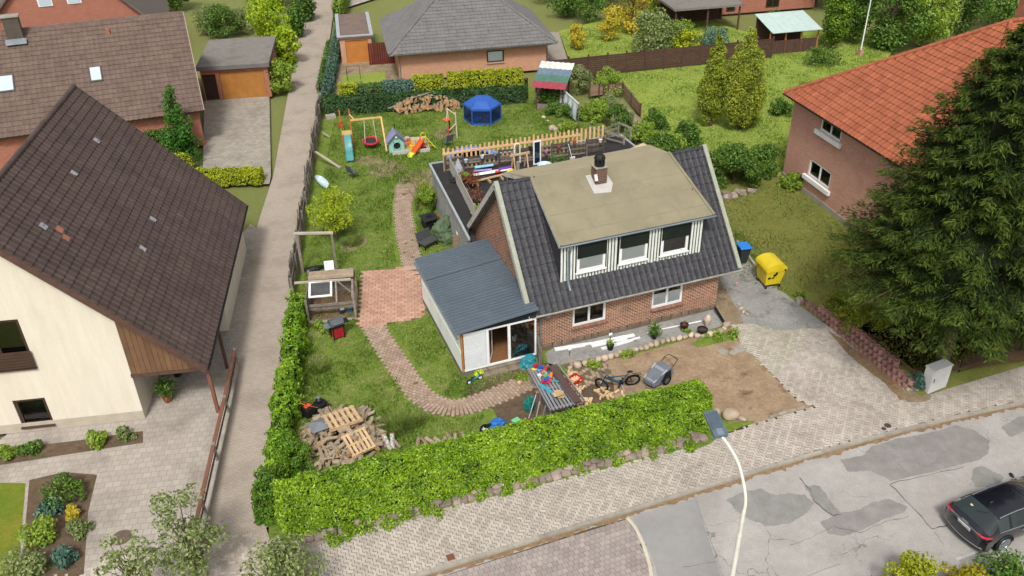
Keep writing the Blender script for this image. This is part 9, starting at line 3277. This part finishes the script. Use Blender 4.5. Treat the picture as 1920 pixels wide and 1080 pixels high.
for s in (-1,1):
 rail = [Vector((x,s * (wr_(x) - .03),zt_(x) - .02)) for x in np.arange(.75,2.7,.25)]
 MB().tube(rail,.022,7).build('roof_rail',CHR,car,smooth=True)
 MB().tube([Vector((x,s * (hw(x) * .955 + .004),zb_(x) + .012)) for x in np.arange(.62,3.3,.22)],.014,6).build('window_trim',CHR,car,smooth=True)
 for xx in (1.15,2.05):
  a_,b_ = Vector((xx,s * (hw(xx) * .95 + .006),zb_(xx))),Vector((xx + .03,s * (wr_(xx) + .008),zt_(xx) - .065))
  MB().bar(a_,b_,.09,.012,up=(0,s,0)).build('pillar',CARP,car)
 for cx in (.98,3.85):
  w_ = MB().torus((cx,s * .875,.335),.265,.085,(0,1,0),30,8).build('wheel',RUBBER,car,smooth=True)
  rim = MB()
  for k_ in range(10):
   an = k_ * math.pi / 5
   rim.bar((cx,s * .94,.335),(cx + .24 * math.cos(an),s * .952,.335 + .24 * math.sin(an)),.045,.03,up=(0,1,0))
  rim.torus((cx,s * .945,.335),.235,.02,(0,1,0),28,6)
  rim.cyl((cx,s * .86,.335),(cx,s * .958,.335),.05,n=10)
  rim.build('rim',GREYM,w_)
  MB().cyl((cx,s * .88,.335),(cx,s * .937,.335),.235,n=20).build('brake_disc',BLACKP,w_)
  ar = MB()
  arc = [Vector((cx + .385 * math.cos(a2),s * (hw(cx) + .004),.335 + .385 * math.sin(a2))) for a2 in [math.pi * (k_ / 12) for k_ in range(13)]]
  ar.tube(arc,.028,6)
  ar.build('wheel_arch',BLACKP,car,smooth=True)
  MB().add([Vector((cx,s * (hw(cx) - .0),.335))] + [Vector((cx + .375 * math.cos(a2),s * (hw(cx) + .002),.335 + .375 * math.sin(a2))) for a2 in [2 * math.pi * k_ / 20 for k_ in range(20)]],[(0,1 + k_,1 + (k_ + 1) % 20) if s < 0 else (0,1 + (k_ + 1) % 20,1 + k_) for k_ in range(20)]).build('dark_arch_disc',RUBBER,car)  # flat black disc on the body side, painted shade of the wheel hollow
 MB().lump((3.15,s * 1.02,1.0),(.14,.24,.15),5,.08,flat=False).build('mirror',CARP,car,smooth=True)
 for cx in (1.7,2.6):
  MB().box((cx,s * (hw(cx) + .012),.80),(.2,.02,.03)).build('door_handle',CHR,car)
RLT = NT('tail_light_red')
RLT.b.inputs['Base Color'].default_value = (.45,.008,.025,1)
RLT.b.inputs['Roughness'].default_value = .12
RLT.b.inputs['Coat Weight'].default_value = 1.0
RLT = RLT.mat
for s in (-1,1):
 pts = [Vector((x,s * (hw(x) * .992 + .005),.87)) for x in (.30,.2,.1,.05)] + [Vector((-.008,s * y,.88)) for y in (.68,.52)]
 MB().tube(pts,[.02,.04,.05,.052,.045,.03],8).build('tail_light',RLT,car,smooth=True)
MB().tube([Vector((-.012 - .02 * math.cos(y * 1.8),y,.905)) for y in np.linspace(-.8,.8,15)],.012,6).build('chrome_strip',CHR,car)
MB().tube([Vector((.19 - .30 * math.cos(y / .93 * 1.35) ** .75,y,.36)) for y in np.linspace(-.85,.85,15)],.013,6).build('chrome_strip',CHR,car)
bp = []
for y in np.linspace(-.93,.93,19):
 x0_ = .20 - .30 * math.cos(y / .93 * 1.35) ** .75
 bp.append([Vector((x0_ + dx,y,z)) for dx,z in ((.10,.24),(.02,.29),(0,.42),(.0,.58),(.03,.70),(.10,.735),(.25,.735),(.25,.24))])
q = loft(MB(),bp)
q.add(bp[0],[tuple(range(8))])
q.add(bp[-1],[tuple(range(7,-1,-1))])
q.build('bumper',CARP,car,smooth=True)
plt = MB().box((-.035,0,.775),(.02,.56,.125),ry=-.12).build('number_plate',col('plate_white','dfe1e0',.4),car)
MB().box((-.0475,.255,.775),(.004,.05,.12),ry=-.12).build('plate_band',col('plate_blue','2050a8',.4),plt)
cv = bpy.data.curves.new('plate_text','FONT')
cv.body = 'RZ F 7304'
cv.size = .115
cv.align_x,cv.align_y = 'CENTER','CENTER'
tmp = bpy.data.objects.new('plate_text',cv)
COL.objects.link(tmp)
bpy.context.view_layer.update()
me_ = bpy.data.meshes.new_from_object(tmp.evaluated_get(bpy.context.evaluated_depsgraph_get()))
bpy.data.objects.remove(tmp)
me_.materials.clear()
me_.materials.append(INK)
o = obj('plate_text',me_,plt,(-.0482,-.02,.775),(rad(90) - .0,0,rad(-90)),(.86,1.0,1))
o.rotation_euler = (Matrix.Rotation(rad(-90),3,'Z') @ Matrix.Rotation(rad(90 - 7),3,'X')).to_euler()
for k_ in range(4):
 MB().torus((-.03,-.10 + k_ * .065,1.0 - .045),.042,.007,(1,0,.3),18,6).build('badge_ring',CHR,car)
q = MB()
c_ = Vector((.48,.30,zt_(.48) + .004))
MB().lathe([(.055,0),(.055,.004),(0,.005)],c_,16).build('window_sticker',mat('cream_sticker','d8cfae','c9bd94',rough=.5),rwn)
MB().tube([(.62,-.25,zt_(.62) + .01),(.42,.05,zt_(.42) + .012)],.01,5).build('rear_wiper',BLACKP,rwn)
MB().lump((1.0,0,1.42),(.16,.05,.09),2,.05).build('roof_antenna',CARP,car,smooth=True)
# white road marking beside the car
rm = struct(MB().sheet([G(x,y,RZ + .012) for x,y in ((1792,1046),(1828,1034),(1830,1038),(1795,1051))]).build('road_marking',mat('worn_white_paint','c9c6bf','a5a19a',scale=9,rough=.8)))
t = thing('litter_scrap','small white and pink packet at the hedge corner','litter',G(567,1011),.3)
MB().box((0,0,.05),(.2,.14,.1),rx=.1).build('packet',FILM,t,bevel=.01)
MB().box((.05,-.03,.105),(.1,.1,.012),rx=.1).build('pink_panel',col('pink_print','c86a7a',.5),t)
